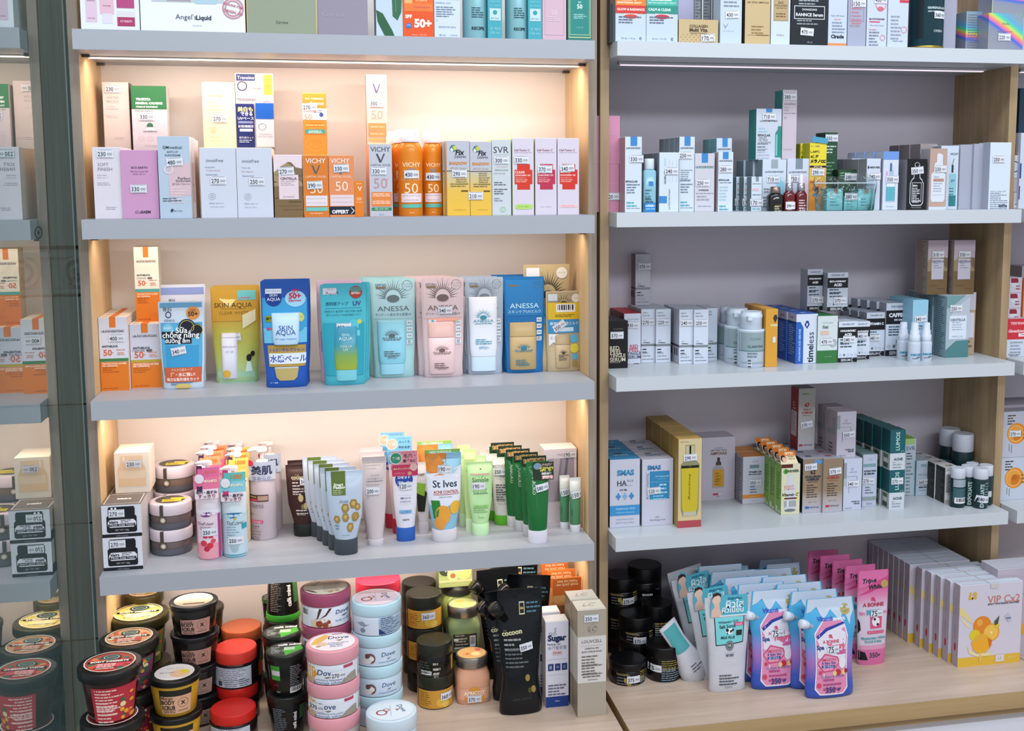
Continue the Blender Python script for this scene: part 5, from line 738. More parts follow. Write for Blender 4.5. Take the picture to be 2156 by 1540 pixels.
def dv(kind):
    if kind == 'pink': return [('r', .0, .06, 1, .96, '#dcdfea'), ('p', [(0, .06), (.03, .06), (.2, .5), (.12, .96), (0, .96)], '#d89c3c'), ('c', .08, .18, .08, '#c8a890'), T(.36, .62, .34, 'Dove', '#28406c', b=.012, i=.15), ('p', [(.32, .40), (.38, .34), (.46, .42), (.4, .44)], '#7c7468'), T(.42, .26, .5, 'exfoliating body polish', '#5070a0'), T(.42, .12, .6, 'gommage exfoliant', '#3c6090'), ('p', [(.62, .06), (.72, .3), (.84, .46), (.98, .52), (1, .06)], '#9c9488'), ('r', .70, .78, .88, .92, '#b84058')]
    if kind == 'mauve': return [('r', .0, .06, 1, .98, '#d8dee8'), ('p', [(.2, .06), (.62, .06), (.55, .45), (.3, .5), (.2, .4)], '#d8bca0'), ('c', .36, .22, .07, '#8c4430'), ('c', .48, .16, .06, '#8c4430'), ('c', .55, .3, .04, '#8c4430'), ('p', [(.36, .95), (.42, .95), (.34, .5), (.3, .4), (.33, .7)], '#4c2c2c'), ('p', [(.56, .95), (.62, .95), (.5, .6), (.35, .45), (.48, .66)], '#4c2c2c'), T(.82, .72, .26, 'Dove', '#28406c', b=.01, i=.15), ('b', .03, .5, .14, .92), T(.84, .3, .3, 'body polish', '#5070a0'), ('p', [(.8, .5), (.86, .45), (.93, .52), (.87, .54)], '#5c6070')]
    if kind == 'back': return [('r', .0, .06, 1, .98, '#ccd6e2'), ('r', .52, .08, 1, .96, '#9cb0c4'), ('l', .56, .88, .96, 11, '#3c5070', .0035), ('p', [(.52, .08), (.52, .4), (.68, .08)], '#24386c'), ('p', [(.08, .62), (.2, .76), (.26, .6), (.34, .64), (.22, .46)], '#8c98ac'), ('c', .2, .3, .05, '#7c8ca4')]
    return [('r', .0, .06, 1, .96, '#c6d8e8'), T(.70, .62, .28, 'Dove', '#28406c', b=.01, i=.15), ('p', [(.66, .38), (.7, .34), (.77, .42), (.71, .42)], '#7c7468'), ('o', .34, .45, .1, '#7c5450', 1.1, .55), ('c', .36, .44, .05, '#e8e4e0'), ('c', .28, .58, .05, '#6c4844'), ('c', .26, .3, .1, '#dcd8d8', .6), T(.68, .24, .36, 'Crema Exfoliante', '#5070a0'), ('b', .02, .3, .1, .9)]
def dd(c, kind):
    base = [('c', .5, .5, .455, '#e4dcdf')]
    if kind == 'pink': return base + [('p', [(.06, .4), (.16, .7), (.36, .88), (.46, .8), (.34, .6), (.2, .4)], '#dcb060'), ('c', .3, .4, .1, '#d8b8a0'), ('c', .22, .3, .05, '#b89880'), T(.62, .70, .42, 'Dove', '#28406c', b=.01, i=.15), ('p', [(.56, .56), (.64, .50), (.72, .58), (.66, .59)], '#9c8c50'), ('r', .5, .86, .7, .89, '#a84870'), ('l', .4, .42, .85, 2, '#8c98b0', .006), ('l', .45, .3, .8, 2, '#8c98b0', .006)]
    if kind == 'mauve': return [('c', .5, .5, .455, '#dcd0bc'), T(.3, .72, .3, 'Dove', '#9c8c84', i=.15, r=60), ('l', .45, .68, .85, 6, '#b8ac98', .008), ('p', [(.05, .42), (.25, .3), (.35, .15), (.2, .24)], '#6c4c48'), ('c', .6, .2, .06, '#b89878'), ('c', .74, .24, .05, '#b89878')]
    return base[:0] + [('c', .5, .5, .455, c), ('o', .30, .42, .12, '#a0483c', 1, .7), ('o', .40, .52, .07, '#a0483c', 1, .7), ('r', .48, .25, .49, .72, '#8c94a8'), T(.72, .55, .34, 'Dove', '#3c507c', r=-70, b=.01, i=.15), ('p', [(.58, .52), (.62, .44), (.67, .54)], '#8c6c48')]
pk = '#e09aa6'; mv = '#9c4c68'; bu = '#b8d8e4'; bjar = mat('#b0a8a4', .2)
column([('pink lidded body polish jar hidden at the bottom of the pink stack', .074, {}), ('pink lidded body polish jar, second from top of the pink stack', .074, {'pr': dv('pink'), 'st': (.16, .55, '270')}), ('pink lidded body polish jar with almond lid picture topping its stack', .076, {'pr': dv('pink'), 'disc': dd('', 'pink'), 'st': (.60, .50, '270')})], 644, 756, -.175, 1373, 3, lid=pk, body=bjar, split=.60, br=.97, lr=1.0, grp='body polish jars')
column([('mauve lidded jar at the bottom of the mauve stack', .074, {'pr': dv('mauve')}), ('mauve lidded jar second up in the mauve stack', .074, {'pr': dv('mauve')}), ('mauve lidded jar third up, its lid showing behind the pink lid', .074, {'pr': dv('mauve')}), ('mauve lidded body polish jar with vanilla picture on top of its stack', .078, {'pr': dv('mauve'), 'disc': dd('', 'mauve')})], 632, 739, -.075, 1254, 4, lid=mv, body=bjar, split=.62, br=.97, lr=1.0, grp='body polish jars')
column([('pale blue lidded jar at the bottom of the blue stack', .070, {'pr': dv('blue')}), ('pale blue lidded jar with barcode in the blue stack', .070, {'pr': dv('blue')}), ('pale blue lidded jar with coconut picture in the middle of the blue stack', .070, {'pr': dv('blue')}), ('pale blue lidded jar turned to its ingredient text on top of blue stack', .078, {'pr': dv('back'), 'disc': dd('#e0ccd4', 'blue')})], 739, 845, -.10, 1276, 4, lid=bu, body='#b8c4c8', split=.62, br=.97, lr=1.0, grp='body polish jars')
column([('single pale blue lidded jar with coconut lid at the photo bottom', .074, {'pr': dv('blue'), 'disc': dd('#d4e0e8', 'blue')})], 770, 878, -.21, 1520, 1, lid='#c8d8e2', body='#b8c4c8', split=.60, br=.97, lr=1.0, grp='body polish jars')
column([('red lidded jar at the bottom of the rear stack beside the back panel', .076, {}), ('red lidded jar in the middle of the rear stack', .076, {}), ('red lidded jar third up in the rear stack', .076, {}), ('red lidded clear jar half hidden under the shelf edge', .066, {'pr': [('r', 0, .1, 1, .9, '#d8ccc8'), ('r', .7, .3, .95, .8, '#c84830')]})], 748, 843, .03, 1232, 3, lid='#c03048', body='#d8c8b8', split=.62, br=.97, lr=1.0, grp='red lidded jars behind the blue stack')
hp = [('r', .0, .06, 1, .95, '#c89438'), ('l', .08, .8, .36, 7, '#8c6014', .004), ('c', .62, .35, .14, '#dcb040', .9), ('c', .74, .25, .1, '#e0bc58')]
hb = [('l', .4, .62, .62, 3, '#9c9c90', .01), ('b', .1, .14, .36, .32), ('r', .92, .2, 1, .9, '#c89438'), ('l', .42, .36, .6, 4, '#b0b0a8', .007), ('l', .06, .7, .4, 6, '#4c5044', .005)]
bk = dict(lid='#26281f', body='#15120e', br=.98, lr=.98, split=.62, grp='honey scrub jars with black lids')
column([('black lidded honey jar with yellow label at the bottom of the front pair', .082, {'pr': hp, 'st': (.80, .62, '360')}), ('black lidded jar with its back label and barcode, front pair top', .084, {'pr': hb})], 876, 953, -.05, 1360, 2, **bk)
column([('black lidded jar at the bottom of the middle honey stack', .076, {}), ('yellow labelled jar in the middle of the honey stack', .084, {'pr': hp}), ('black lidded honey jar with yellow label on the middle stack', .088, {'pr': hp, 'st': (.58, .68, '360')})], 854, 930, .024, 1260, 3, **bk)
column([('black lidded jar at the bottom of the rear honey stack', .084, {}), ('black lidded jar second up in the rear honey stack', .084, {}), ('black lidded jar topping the rear honey stack below the shelf', .084, {})], 845, 918, .105, 1236, 3, **bk)
def sqjar(label, x0, x1, Y, zb, body, prb, disc, h, st=None, grp=None, ring='#9c9894'):
    P = [('body', [(0, .92, None, 4.5), (.03, .98, None, 4.5), (.5, 1.0, None, 4.5), (.60, .98, None, 4), (.70, .86, None, 3), (.76, .82, None, 2)], mat(body, .15), prb),
         ('screw_lid', [(.765, .88), (.775, .92), (.80, .90), (.81, .925), (.84, .90), (.85, .925), (.985, .925), (1, .90)], mat(ring, .3, .8), (), {'disc': disc})]
    return K('scrub_jar', label, x0, x1, 1380, 1380, Z5, P, cat='jar', zb=zb, Y=Y, h=h, st=st, grp=grp, nseg=40)
qa = sqjar('square apricot scrub jar with silver screw lid, bottom front', 957, 1029, -.042, Z5, '#dba283', [('r', .02, .16, .98, .46, '#e0a88c'), ('r', .02, .155, .98, .165, '#e8c0a8'), ('r', .02, .455, .98, .465, '#e8c0a8'), ('c', .5, .34, .2, '#d8983c', .9), ('c', .32, .18, .12, '#d88c50'), ('c', .68, .18, .12, '#d8983c'), T(.5, .34, .62, 'APRICOT', '#f4dccc', b=.04), T(.5, .26, .5, 'BODY SCRUB', '#f4dccc')], [('c', .5, .5, .46, '#dcb070'), ('c', .35, .45, .17, '#e0a060'), ('c', .62, .4, .15, '#ecd898'), ('c', .35, .43, .06, '#b87838'), ('c', .72, .72, .10, '#d86458')], .089, st=(.5, .17, '370'), grp='square fruit scrub jars')
qb = sqjar('dark square jar at the bottom of the avocado stack', 944, 1012, .03, Z5, '#5c6c44', [('r', .1, .1, .9, .55, '#3c3c34')], [], .074, grp='square fruit scrub jars')
qc = sqjar('square avocado scrub jar with black back label and barcode', 941, 1010, .03, qb.top + .0005, '#8fa372', [('r', .14, .10, .86, .56, '#38332c'), ('b', .64, .16, .82, .50), T(.4, .42, .34, 'BY BEAUTY', '#dcdccc', b=.02), ('l', .2, .50, .6, 5, '#a8a898', .006), T(.42, .14, .5, 'BEAUTY MARKET', '#e8e8dc', b=.03), ('r', .16, .36, .3, .44, '#e0e0d4')], [('c', .5, .5, .46, '#b8c488'), ('c', .56, .42, .26, '#d8cc6c', .7), ('c', .56, .42, .12, '#e8dc90', .7), ('c', .4, .72, .15, '#d8b45c', .8)], .0885, grp='square fruit scrub jars')
qd = sqjar('square jar at the bottom of the rear avocado stack', 930, 998, .108, Z5, '#8c9c54', [], [], .09, grp='square fruit scrub jars')
qe = sqjar('square jar in the middle of the rear avocado stack', 930, 998, .108, qd.top + .0005, '#9cac5c', [], [], .09, grp='square fruit scrub jars')
C('scrub_jar', 'avocado body scrub jar printed with cut avocados, directly under the shelf', 924, 994, 1186, 1238, 'L4', Y=.108, zb=qe.top + .0005, d=.06, col='#a8b878', top='#b8c480', seam=False, cat='jar', pr=[('r', 0, .45, 1, 1, '#98a868'), ('c', .2, .75, .2, '#3c4430'), T(.34, .72, .3, 'AVO', '#f0f0e0', b=.04), ('c', .42, .55, .17, '#dcd890', 1.3), ('c', .42, .48, .08, '#a86c3c'), ('c', .75, .62, .22, '#d4d478', 1.1), T(.6, .72, .34, 'CADO', '#f0f0e0', b=.04), ('r', 0, .2, 1, .3, '#c0c890')], grp='square fruit scrub jars', st=(.5, .93, '370'))
# spouted black pouches
def spout(c, side=-1, ang=.6, z=.82, cl='#141416', k=1.0):
    def f(root, sf, r, H):
        x = side * r * .80; mb = MB(); d = Vector((side * sin(ang), -.2, cos(ang))).normalized(); p = Vector((x, -.002, H * z))
        mb.tube([p - d * .012 * k, p + d * .006 * k, p + d * .0061 * k, p + d * .009 * k], [.008 * k, .008 * k, .011 * k, .011 * k], mat(cl, .25), 14); mb.tube([p + d * .010 * k, p + d * .0105 * k, p + d * .026 * k, p + d * .028 * k], [.0115 * k, .0125 * k, .0125 * k, .011 * k], mat(c, .22), 18); mb.build('spout_cap', root)
    return f
def corner_secs(wt=1.0): return [(0, .88, .32, 2.2), (.02, .95, .38, 2.2), (.12, .94, .40, 2.2), (.2, .86, .40, 2.2), (.3, .80, .36, 2.2), (.55, .90, .30, 2.2), (.75, 1.0, .16, 2.2), (.88, 1.0, .04, 2.2), (.9, 1.0, .02, 2.2), (1, .97, .02, 2.2)]
cp = [T(.30, .66, .46, 'cocoon', '#c8c098', b=.04, r=6), T(.14, .68, .07, 'THE', '#a8a080', r=6), ('l', .1, .60, .5, 3, '#8c9090', .009), ('l', .1, .52, .7, 5, '#5c6468', .008), ('c', .66, .30, .065, '#8c7c3c', 1.2), ('c', .80, .205, .065, '#8c7c3c', 1.2), ('c', .70, .20, .05, '#4c4420', 1.2), T(.5, .135, .44, '600ML / 20.3 OZ', '#44484c', r=3), ('r', .48, .80, .60, .90, '#c8c4a4'), ('r', .495, .81, .585, .89, '#141614'), T(.54, .85, .07, '86', '#c8a860', b=.05), ('l', .64, .88, .96, 3, '#4c7484', .008)]
blk = mat('#101316', .2, 0, 0, 1, .9, 14)
def black_pouch(label, x0, x1, yt, yb, Y, rot=(0, 0, 0), pr=cp, st=None, h=None, zb=None):
    return K('refill_pouch', label, x0, x1, yt, yb, 'L4', [('bag', corner_secs(), blk, pr)], cat='pouch', Y=Y, rot=rot, st=st, extra=spout('#17191b', -1, .7, .80), grp='black spouted coffee scrub pouches', nseg=32, h=h, zb=zb)
black_pouch('black spouted refill pouch with white sticker, standing in front', 1048, 1143, 1250, 1508, -.107, rot=(-.03, 0, .0), st=(.62, .55, '350', 10))
black_pouch('black spouted refill pouch leaning just behind the front one', 1035, 1125, 1240, 1470, -.045, rot=(-.05, -.06, 0), h=.215)
black_pouch('black spouted refill pouch with its wide crinkled top bent right', 1045, 1140, 1215, 1460, .005, rot=(-.03, .10, 0), h=.225)
black_pouch('black spouted refill pouch partly hidden at left rear of the pouches', 1015, 1105, 1190, 1430, .055, rot=(-.02, -.05, 0), h=.225)
black_pouch('black refill pouch at the very back under the shelf', 1035, 1120, 1185, 1420, .10, rot=(0, .06, 0), h=.235)
# sachet display box with orange tags
def sachet(i, lb):
    q = C('sachet_card', lb, 1140 + i * 12, 1196 + i * 14, 1183 + i * 17, 1290, 'L4', Y=.115 - i * .033, d=.003, col='#c86c2c', rough=.5, seam=False, cat='card', pr=[T(.5, .965, .7, 'Relax my feet', '#f0c89c', b=.03, r=180), T(.5, .93, .76, 'mask pack set', '#f0c89c', b=.03, r=180), ('r', 0, 0, 1, .82, '#d8a868')], zb=Z5 + .004, grp='orange topped sachets standing in the tray')
for i, lb in enumerate(['orange topped sachet card, rearmost in the tray', 'orange topped sachet card, second from the back', 'orange topped sachet card, third from the back']): sachet(i, lb)
mb = MB(); tr_ = thing('display_tray', 'tall open cardboard tray holding the orange topped sachets', 'tray', (at(1176, 1300, .06).x, .066, Z5)); kb = mat('#b89468', .7)
mb.box(-.046, -.056, 0, .046, .062, .002, kb); mb.box(-.048, -.058, 0, -.046, .064, .19, kb); mb.box(.046, -.058, 0, .048, .064, .15, kb); mb.box(-.046, .062, 0, .046, .064, .19, kb); mb.build('tray_body', tr_)
m2 = MB(); m2.box(-.046, -.060, 0, .046, -.058, .165, mat('#8c2420', .5)); m2.box(-.046, -.0605, .12, .046, -.0601, .165, mat('#8c5c34', .5)); m2.build('front_panel', tr_)
C('carton', 'tall white peeling gel carton with navy base', 1149, 1197, 1309, 1489, 'L4', d=.035, n=2, gap=.012, dx=-.006, col='#d3d1de', side='#cfcac8', top='#e8e2dc', pr=[('r', 0, 0, 1, .125, '#1f3a80'), T(.5, .07, .2, '100ml', '#c8d0e8'), T(.42, .90, .14, 'S', '#8c8484', i=.2), T(.3, .86, .34, 'Skin', '#8c8484'), T(.5, .80, .82, 'Sugar', '#1c2c54', b=.05), T(.36, .735, .56, 'Peeling Gel', '#3c4c74', b=.01), T(.5, .695, .8, '슈가필링젤', '#5c6484'), ('r', .3, .61, .72, .66, '#d8b8bc'), T(.5, .635, .34, '120 000', '#5c3c44', b=.02)] + [('r', x, .43, x + .24, .51, '#24386c') for x in (.1, .4, .7)] + [T(x + .12, .47, .1, s_, '#c0cce8') for x, s_ in ((.1, 'B'), (.4, 'O'), (.7, 'C'))] + [('r', .08, .56, .95, .563, '#9c9cb0'), ('r', .08, .38, .95, .382, '#9c9cb0'), ('l', .1, .25, .9, 4, '#5c5c78', .006)])
C('carton', 'tall beige body scrub carton with white label, at the counter edge', 1216, 1276, 1284, 1509, 'L4', d=.05, n=2, gap=.004, dx=-.0015, col='#a79d8e', side='#8c7c64', top='#d8d0c0', st=(.48, .92, '350'), pr=[('r', 0, .32, 1, .75, '#cfcac6'), ('r', 0, .75, 1, .757, '#b8b0a4'), T(.52, .82, .3, 'LC', '#6c6458', i=.4), ('o', .52, .82, .17, '#7c7468', .9, .95), T(.5, .705, .72, 'LOUVCELL', '#5c5852', b=.01), ('r', .12, .665, .9, .667, '#8c8880'), T(.5, .64, .5, 'ORIENTAL SPA', '#4c4844', b=.02), T(.5, .61, .7, 'BODY SCRUB WASH', '#4c4844', b=.02), ('l', .14, .56, .9, 4, '#6c6860', .006), ('l', .14, .48, .9, 4, '#6c6860', .006), ('l', .18, .40, .85, 2, '#6c6860', .006), ('r', .35, .345, .7, .35, '#6c6860')], pt=[T(.5, .5, .5, 'LC', '#a89c8c', i=.4)], pl=[('r', 0, .32, 1, .75, '#c4bcae')])
# ================================================================ MIDDLE UNIT, top shelf
yr = -.022
C('carton', 'dark grey narrow carton side at the left end of the middle top shelf', 1284, 1294, -60, 93, 'R0', Y=.0, d=.08, col='#4a4c52', side='#3a3c42', pr=[('r', .2, .55, .6, .62, '#a85038')])
def drop(c, bot):
    return [('c', .5, .93, .22, '#c4cad0', .8), ('r', .34, .9, .66, 1, '#b4bcc4'), ('r', .27, .5, .72, .88, c), ('r', .27, .42, .72, .55, '#d4ccc8'), ('c', .5, .42, .225, bot, .3)]
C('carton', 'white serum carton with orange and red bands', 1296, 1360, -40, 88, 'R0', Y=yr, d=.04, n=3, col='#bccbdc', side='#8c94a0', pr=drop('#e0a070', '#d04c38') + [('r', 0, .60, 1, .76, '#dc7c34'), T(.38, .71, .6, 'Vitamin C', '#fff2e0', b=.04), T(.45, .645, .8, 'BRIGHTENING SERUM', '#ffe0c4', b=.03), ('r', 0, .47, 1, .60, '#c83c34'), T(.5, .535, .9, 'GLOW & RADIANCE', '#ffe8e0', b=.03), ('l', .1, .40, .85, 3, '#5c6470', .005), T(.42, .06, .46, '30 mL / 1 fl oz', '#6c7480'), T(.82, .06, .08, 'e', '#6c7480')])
C('carton', 'white serum carton with turquoise bands, beside the orange banded one', 1361, 1427, -40, 88, 'R0', Y=yr, d=.04, n=3, col='#bccbdc', pr=drop('#d8b4a0', '#b83c50') + [('r', 0, .60, 1, .76, '#48ac9c'), T(.42, .71, .76, 'Niacinamide', '#f0fcf8', b=.04), T(.5, .645, .88, 'BLEMISH RECOVERY SERUM', '#b8e4da', b=.02), ('r', 0, .47, 1, .60, '#2c8c7c'), T(.42, .535, .72, 'CALM & CLEAR', '#e4f8f2', b=.03), ('l', .1, .40, .85, 3, '#5c6470', .005), T(.42, .06, .46, '30 mL / 1 FL OZ', '#6c7480'), T(.82, .06, .08, 'e', '#6c7480')])
C('carton', 'lavender plain tall carton behind the small golden collagen box', 1428, 1462, -60, 88, 'R0', Y=.05, d=.04, col='#a8a8c4')
C('carton', 'dark carton with grey feather streaks behind the golden collagen box', 1463, 1515, -60, 88, 'R0', Y=.045, d=.05, col='#8c9298', pr=[('p', [(.0, .8), (.28, .9), (.28, 1), (0, 1)], '#2c4a4c'), ('r', .24, 0, .28, 1, '#34343a'), ('r', .28, 0, .33, 1, '#d8dcdc'), ('r', .62, 0, .65, 1, '#34343a'), ('r', .65, 0, .7, 1, '#d8dcdc'), ('l', .02, .9, .24, 24, '#6a7076', .006), ('l', .36, .9, .6, 24, '#6a7076', .006), ('l', .72, .9, .98, 24, '#6a7076', .006)])
C('carton', 'low golden beige collagen box with dotted lower half', 1429, 1512, 41, 88, 'R0', Y=yr, d=.04, col='#c0aa80', side='#a89068', st=(.74, .24, '170', 4), pr=[T(.5, .72, .46, 'COLLAGEN', '#4c4030', b=.03), T(.5, .56, .46, 'Multi Vita', '#4c4030', b=.04), T(.5, .42, .44, 'Capsule Ampoule', '#6c5c44')] + [('c', .06 + .11 * i + (.05 if j % 2 else 0), .06 + .1 * j, .012, '#a48c60') for i in range(8) for j in range(4)])
C('carton', 'white carton with a tiny botanical sprig drawing', 1517, 1562, -60, 88, 'R0', Y=yr, d=.04, col='#bccbdc', st=(.55, .41, '430', 3), pr=[('l', .15, .62, .9, 3, '#7c8898', .007), T(.3, .72, .3, 'Serum', '#6c7888'), ('p', [(.2, .28), (.24, .21), (.22, .21)], '#7c8898'), ('p', [(.24, .24), (.4, .3), (.25, .22)], '#7c8898'), ('p', [(.2, .25), (.12, .29), (.21, .23)], '#7c8898'), T(.4, .18, .5, '1.01 FL OZ / 30 ml', '#9ca8b4')])
C('carton', 'golden ampoule carton with a thin brown line near its base', 1569, 1622, -60, 89, 'R0', Y=yr, d=.045, col='#c2ab80', side='#2c241c', pr=[T(.5, .64, .5, 'LUXURY', '#5c4c30', b=.02), T(.5, .58, .86, '24K GOLD AMPOULE', '#5c4c30', b=.01), ('l', .26, .24, .8, 3, '#8c7448', .006), ('r', .1, .13, .95, .134, '#8c7448'), ('r', .45, .128, .95, .138, '#6c4c28')])
C('carton', 'slim white carton with gold framed panel and cut feet', 1624, 1664, -60, 90, 'R0', Y=yr - .001, d=.03, col='#c6d2e0', st=(.5, .72, '430', 0), pr=[('r', .12, .33, .9, .66, '#9c8864'), ('r', .14, .34, .88, .65, '#b49c74'), T(.5, .58, .3, 'SILK', '#4c3c24', b=.02), T(.5, .54, .66, 'COLLAGEN', '#4c3c24', b=.02), ('l', .25, .5, .8, 1, '#6c5834'), ('l', .25, .42, .8, 2, '#6c5834', .005), T(.5, .14, .4, 'Brilliant', '#b08c98', i=.3)])
C('carton', 'black serum carton with silver bordered name plate', 1666, 1743, -60, 88, 'R0', Y=yr, d=.04, col='#101a22', st=(.44, .19, '470', -4), pr=[('r', .08, .36, .92, .54, '#c8ccd0'), ('r', .10, .37, .90, .53, '#101a22'), T(.5, .49, .4, 'DONGSUNG', '#d0d4d8', b=.02), T(.5, .42, .74, 'RANNCE Serum', '#e0e4e8', b=.03), ('l', .2, .6, .8, 2, '#9ca4ac', .006), ('l', .16, .33, .86, 2, '#8c949c', .006), T(.52, .05, .14, '45 ml', '#9ca4ac')])
C('carton', 'white carton with orange foot stripe and bold dark name', 1745, 1784, -60, 92, 'R0', Y=yr, d=.035, col='#bdc9da', st=(.5, .73, '170', 0), pr=[('r', 0, 0, 1, .045, '#d88c54'), T(.5, .135, .7, 'Ciracle', '#242c3c', b=.05), T(.5, .41, .72, 'Hydro B5 Serum', '#6c7c8c'), ('l', .3, .36, .65, 1, '#d88c84'), ('l', .2, .31, .9, 4, '#7c8c9c', .006)])
C('carton', 'grey carton with thin red framed label', 1786, 1824, -60, 91, 'R0', Y=yr, d=.035, col='#9ea5ba', st=(.6, .58, '150', 2), pr=[('r', .1, .34, .86, .345, '#b8606c'), ('r', .1, .34, .115, .95, '#b8606c'), ('r', .845, .34, .86, .95, '#b8606c'), ('l', .2, .55, .8, 6, '#b8808c', .007), T(.36, .28, .56, 'NEOGEN', '#b8848c'), T(.35, .73, .3, 'real', '#b8606c')])
C('carton', 'white glutathione carton with pink bottle picture', 1826, 1868, -60, 92, 'R0', Y=yr, d=.035, n=2, col='#c0cbdd', st=(.66, .63, '430', 0), pr=[('c', .68, .56, .26, '#c48c98', 1), ('c', .68, .57, .23, '#d0c8d4', 1), ('c', .66, .51, .16, '#c86c7c', .7), ('r', .55, .62, .8, .8, '#c8c8d4'), T(.5, .375, .8, 'GLUTATHIONE+', '#4c2c40', b=.03), ('r', .12, .33, .65, .345, '#d04c5c'), T(.5, .29, .7, 'Miss Lifting Origin', '#8c8c98', i=.2), ('l', .12, .23, .5, 1, '#d06c7c'), ('l', .12, .19, .65, 5, '#7c7c8c', .006), ('o', .8, .13, .13, '#d08c94', 1, .8)])
C('carton', 'white glutathione carton with red ribbon stripe on the right', 1870, 1913, -60, 93, 'R0', Y=yr, d=.035, n=2, col='#c0cbdd', pr=[T(.3, .72, .26, 'TOP', '#c84c60', b=.03), T(.5, .66, .86, 'Glutathione 700', '#5c6474'), ('r', .56, .595, 1, .63, '#c83850'), ('l', .15, .4, .7, 7, '#8c94a4', .007), ('o', .8, .24, .15, '#d08c94', 1, .8), T(.5, .09, .5, 'Angels Liquid', '#5c6474')])
K('tin_can', 'dark teal cylindrical salmon oil tin with golden base and sticker', 1915, 1984, -60, 94, 'R0', [('can', [(.045, .97), (.05, .98), (1, .98)], mat('#173841', .25), [T(.62, .52, .66, 'SALMON OIL CREAM', '#b8ccd0', b=.03), ('l', .3, .5, .85, 2, '#a0b4b8', .006), T(.62, .20, .3, 'CREBIN', '#a0b4b8', b=.03), ('c', .62, .72, .11, '#5c6c74', 1.3), ('r', .06, .1, .2, .9, '#0c1c22')]), ('rim', [(0, .9), (.02, 1), (.035, 1), (.045, .97)], mat('#a8923c', .3, .8)), ('award_seal', [(.68, .3, .05), (.681, .34, .06), (1, .34, .06), (1, .3, .05)], mat('#b89838', .35, .4), (), {'cx': -.62})], cat='can', Y=yr, st=(.66, .42, '360'))
C('carton', 'plain pale grey tall box end at the right of the salmon tin', 1986, 2014, -60, 93, 'R0', Y=.03, d=.06, col='#a4a6b8')
def holo(name, seed):
    m = bpy.data.materials.new(name); m.use_nodes = True; nt = m.node_tree; b = nt.nodes['Principled BSDF']; L = nt.links.new
    lw = nt.nodes.new('ShaderNodeTexCoord'); mp = nt.nodes.new('ShaderNodeMapping'); mp.inputs['Rotation'].default_value = (.3, .9 + seed, .5); mp.inputs['Scale'].default_value = (11, 11, 14); L(lw.outputs['Object'], mp.inputs[0])
    n = nt.nodes.new('ShaderNodeTexWave'); n.inputs['Scale'].default_value = .16; n.inputs['Distortion'].default_value = 2.2; n.inputs['Detail'].default_value = 1; L(mp.outputs[0], n.inputs[0])
    cr = nt.nodes.new('ShaderNodeValToRGB'); el = cr.color_ramp.elements; el[0].color = lin('#9499a4'); el[1].color = lin('#8fa0a8')
    for p, c in ((.3, '#8a92a8'), (.42, '#3c6cd8'), (.52, '#e878a8'), (.6, '#f0a070'), (.68, '#c8e068'), (.76, '#58d8a0'), (.86, '#60b0d8')):
        e = el.new(p); e.color = lin(c)
    L(n.outputs['Fac'], cr.inputs[0]); L(cr.outputs[0], b.inputs['Base Color']); b.inputs['Roughness'].default_value = .25; b.inputs['Metallic'].default_value = .25
    return m
h1 = holo('hologram_foil_a', 0); h2 = holo('hologram_foil_b', .7)
# ================================================================ MIDDLE UNIT, second shelf
r2 = -.012; s2 = 'R1'
p1_ = C('carton', 'pink box at the left end, lower of the two stacked', 1256, 1303, 346, 446, s2, Y=.03, d=.07, col='#c888a4', st=(.70, .33, '320'), pr=[T(.7, .6, .5, 'ROUND LAB', '#d8a4bc')])
C('carton', 'pink box at the left end, upper of the two stacked', 1256, 1305, 244, 345, s2, Y=.03, d=.07, zb=p1_.top, col='#c888a4', pr=[T(.7, .62, .5, 'CAMELLIA', '#d8a4bc')])
lb = '#3c84c4'
def lr(tab=lb, t='EFFACLAR', y=.42, more=(), tabx=(.33, .72)):
    return [('r', tabx[0], .88, tabx[1], 1, tab), T(.5, .855, .86, 'LA ROCHE-POSAY', '#3c4450', b=.01), ('l', .06, .84, .94, 1, '#7c8490', .004), T(.4, y, .72, t, '#34404c', b=.03)] + list(more)
fine = [('l', .1, .36, .9, 4, '#6c7c8c', .005), ('l', .1, .12, .8, 2, '#48a4b4', .006), ('l', .1, .05, .9, 1, '#8c98a4')]
C('carton', 'tall white carton with blue tab at the far left of the serum shelf', 1316, 1351, 288, 446, s2, Y=r2, d=.035, n=4, col='#cbd7e4', side='#b08c94', st=(.68, .71, '330'), pr=lr(t='EFFACLAR', y=.41, more=[T(.28, .37, .4, 'DUO(+)', '#8c98a4')] + fine, tabx=(.32, .72)))
K('toner_bottle', 'small clear blue toner bottle with white cap and blue offer band', 1353, 1380, 334, 445, s2, [('bottle', [(0, .95, .7, 4), (.02, 1, .75, 4), (.76, 1, .75, 4), (.79, .8, .6, 3), (.80, .6, .5, 2)], mat('#86b8c8', .15), [('r', .38, .62, .72, .72, lb), ('r', .02, 0, .98, .22, '#3484c8'), T(.5, .15, .76, 'OFFERT', '#d8ecfc', b=.04), ('l', .15, .07, .85, 1, '#b8dcf0'), ('l', .1, .5, .6, 4, '#4c7c8c', .006), ('l', .1, .3, .8, 2, '#34545c', .006)]), ('cap', [(.80, .72, .68), (.81, .76, .72), (.985, .76, .72), (1, .7, .66)], '#d0dcec')], Y=r2 + .002)
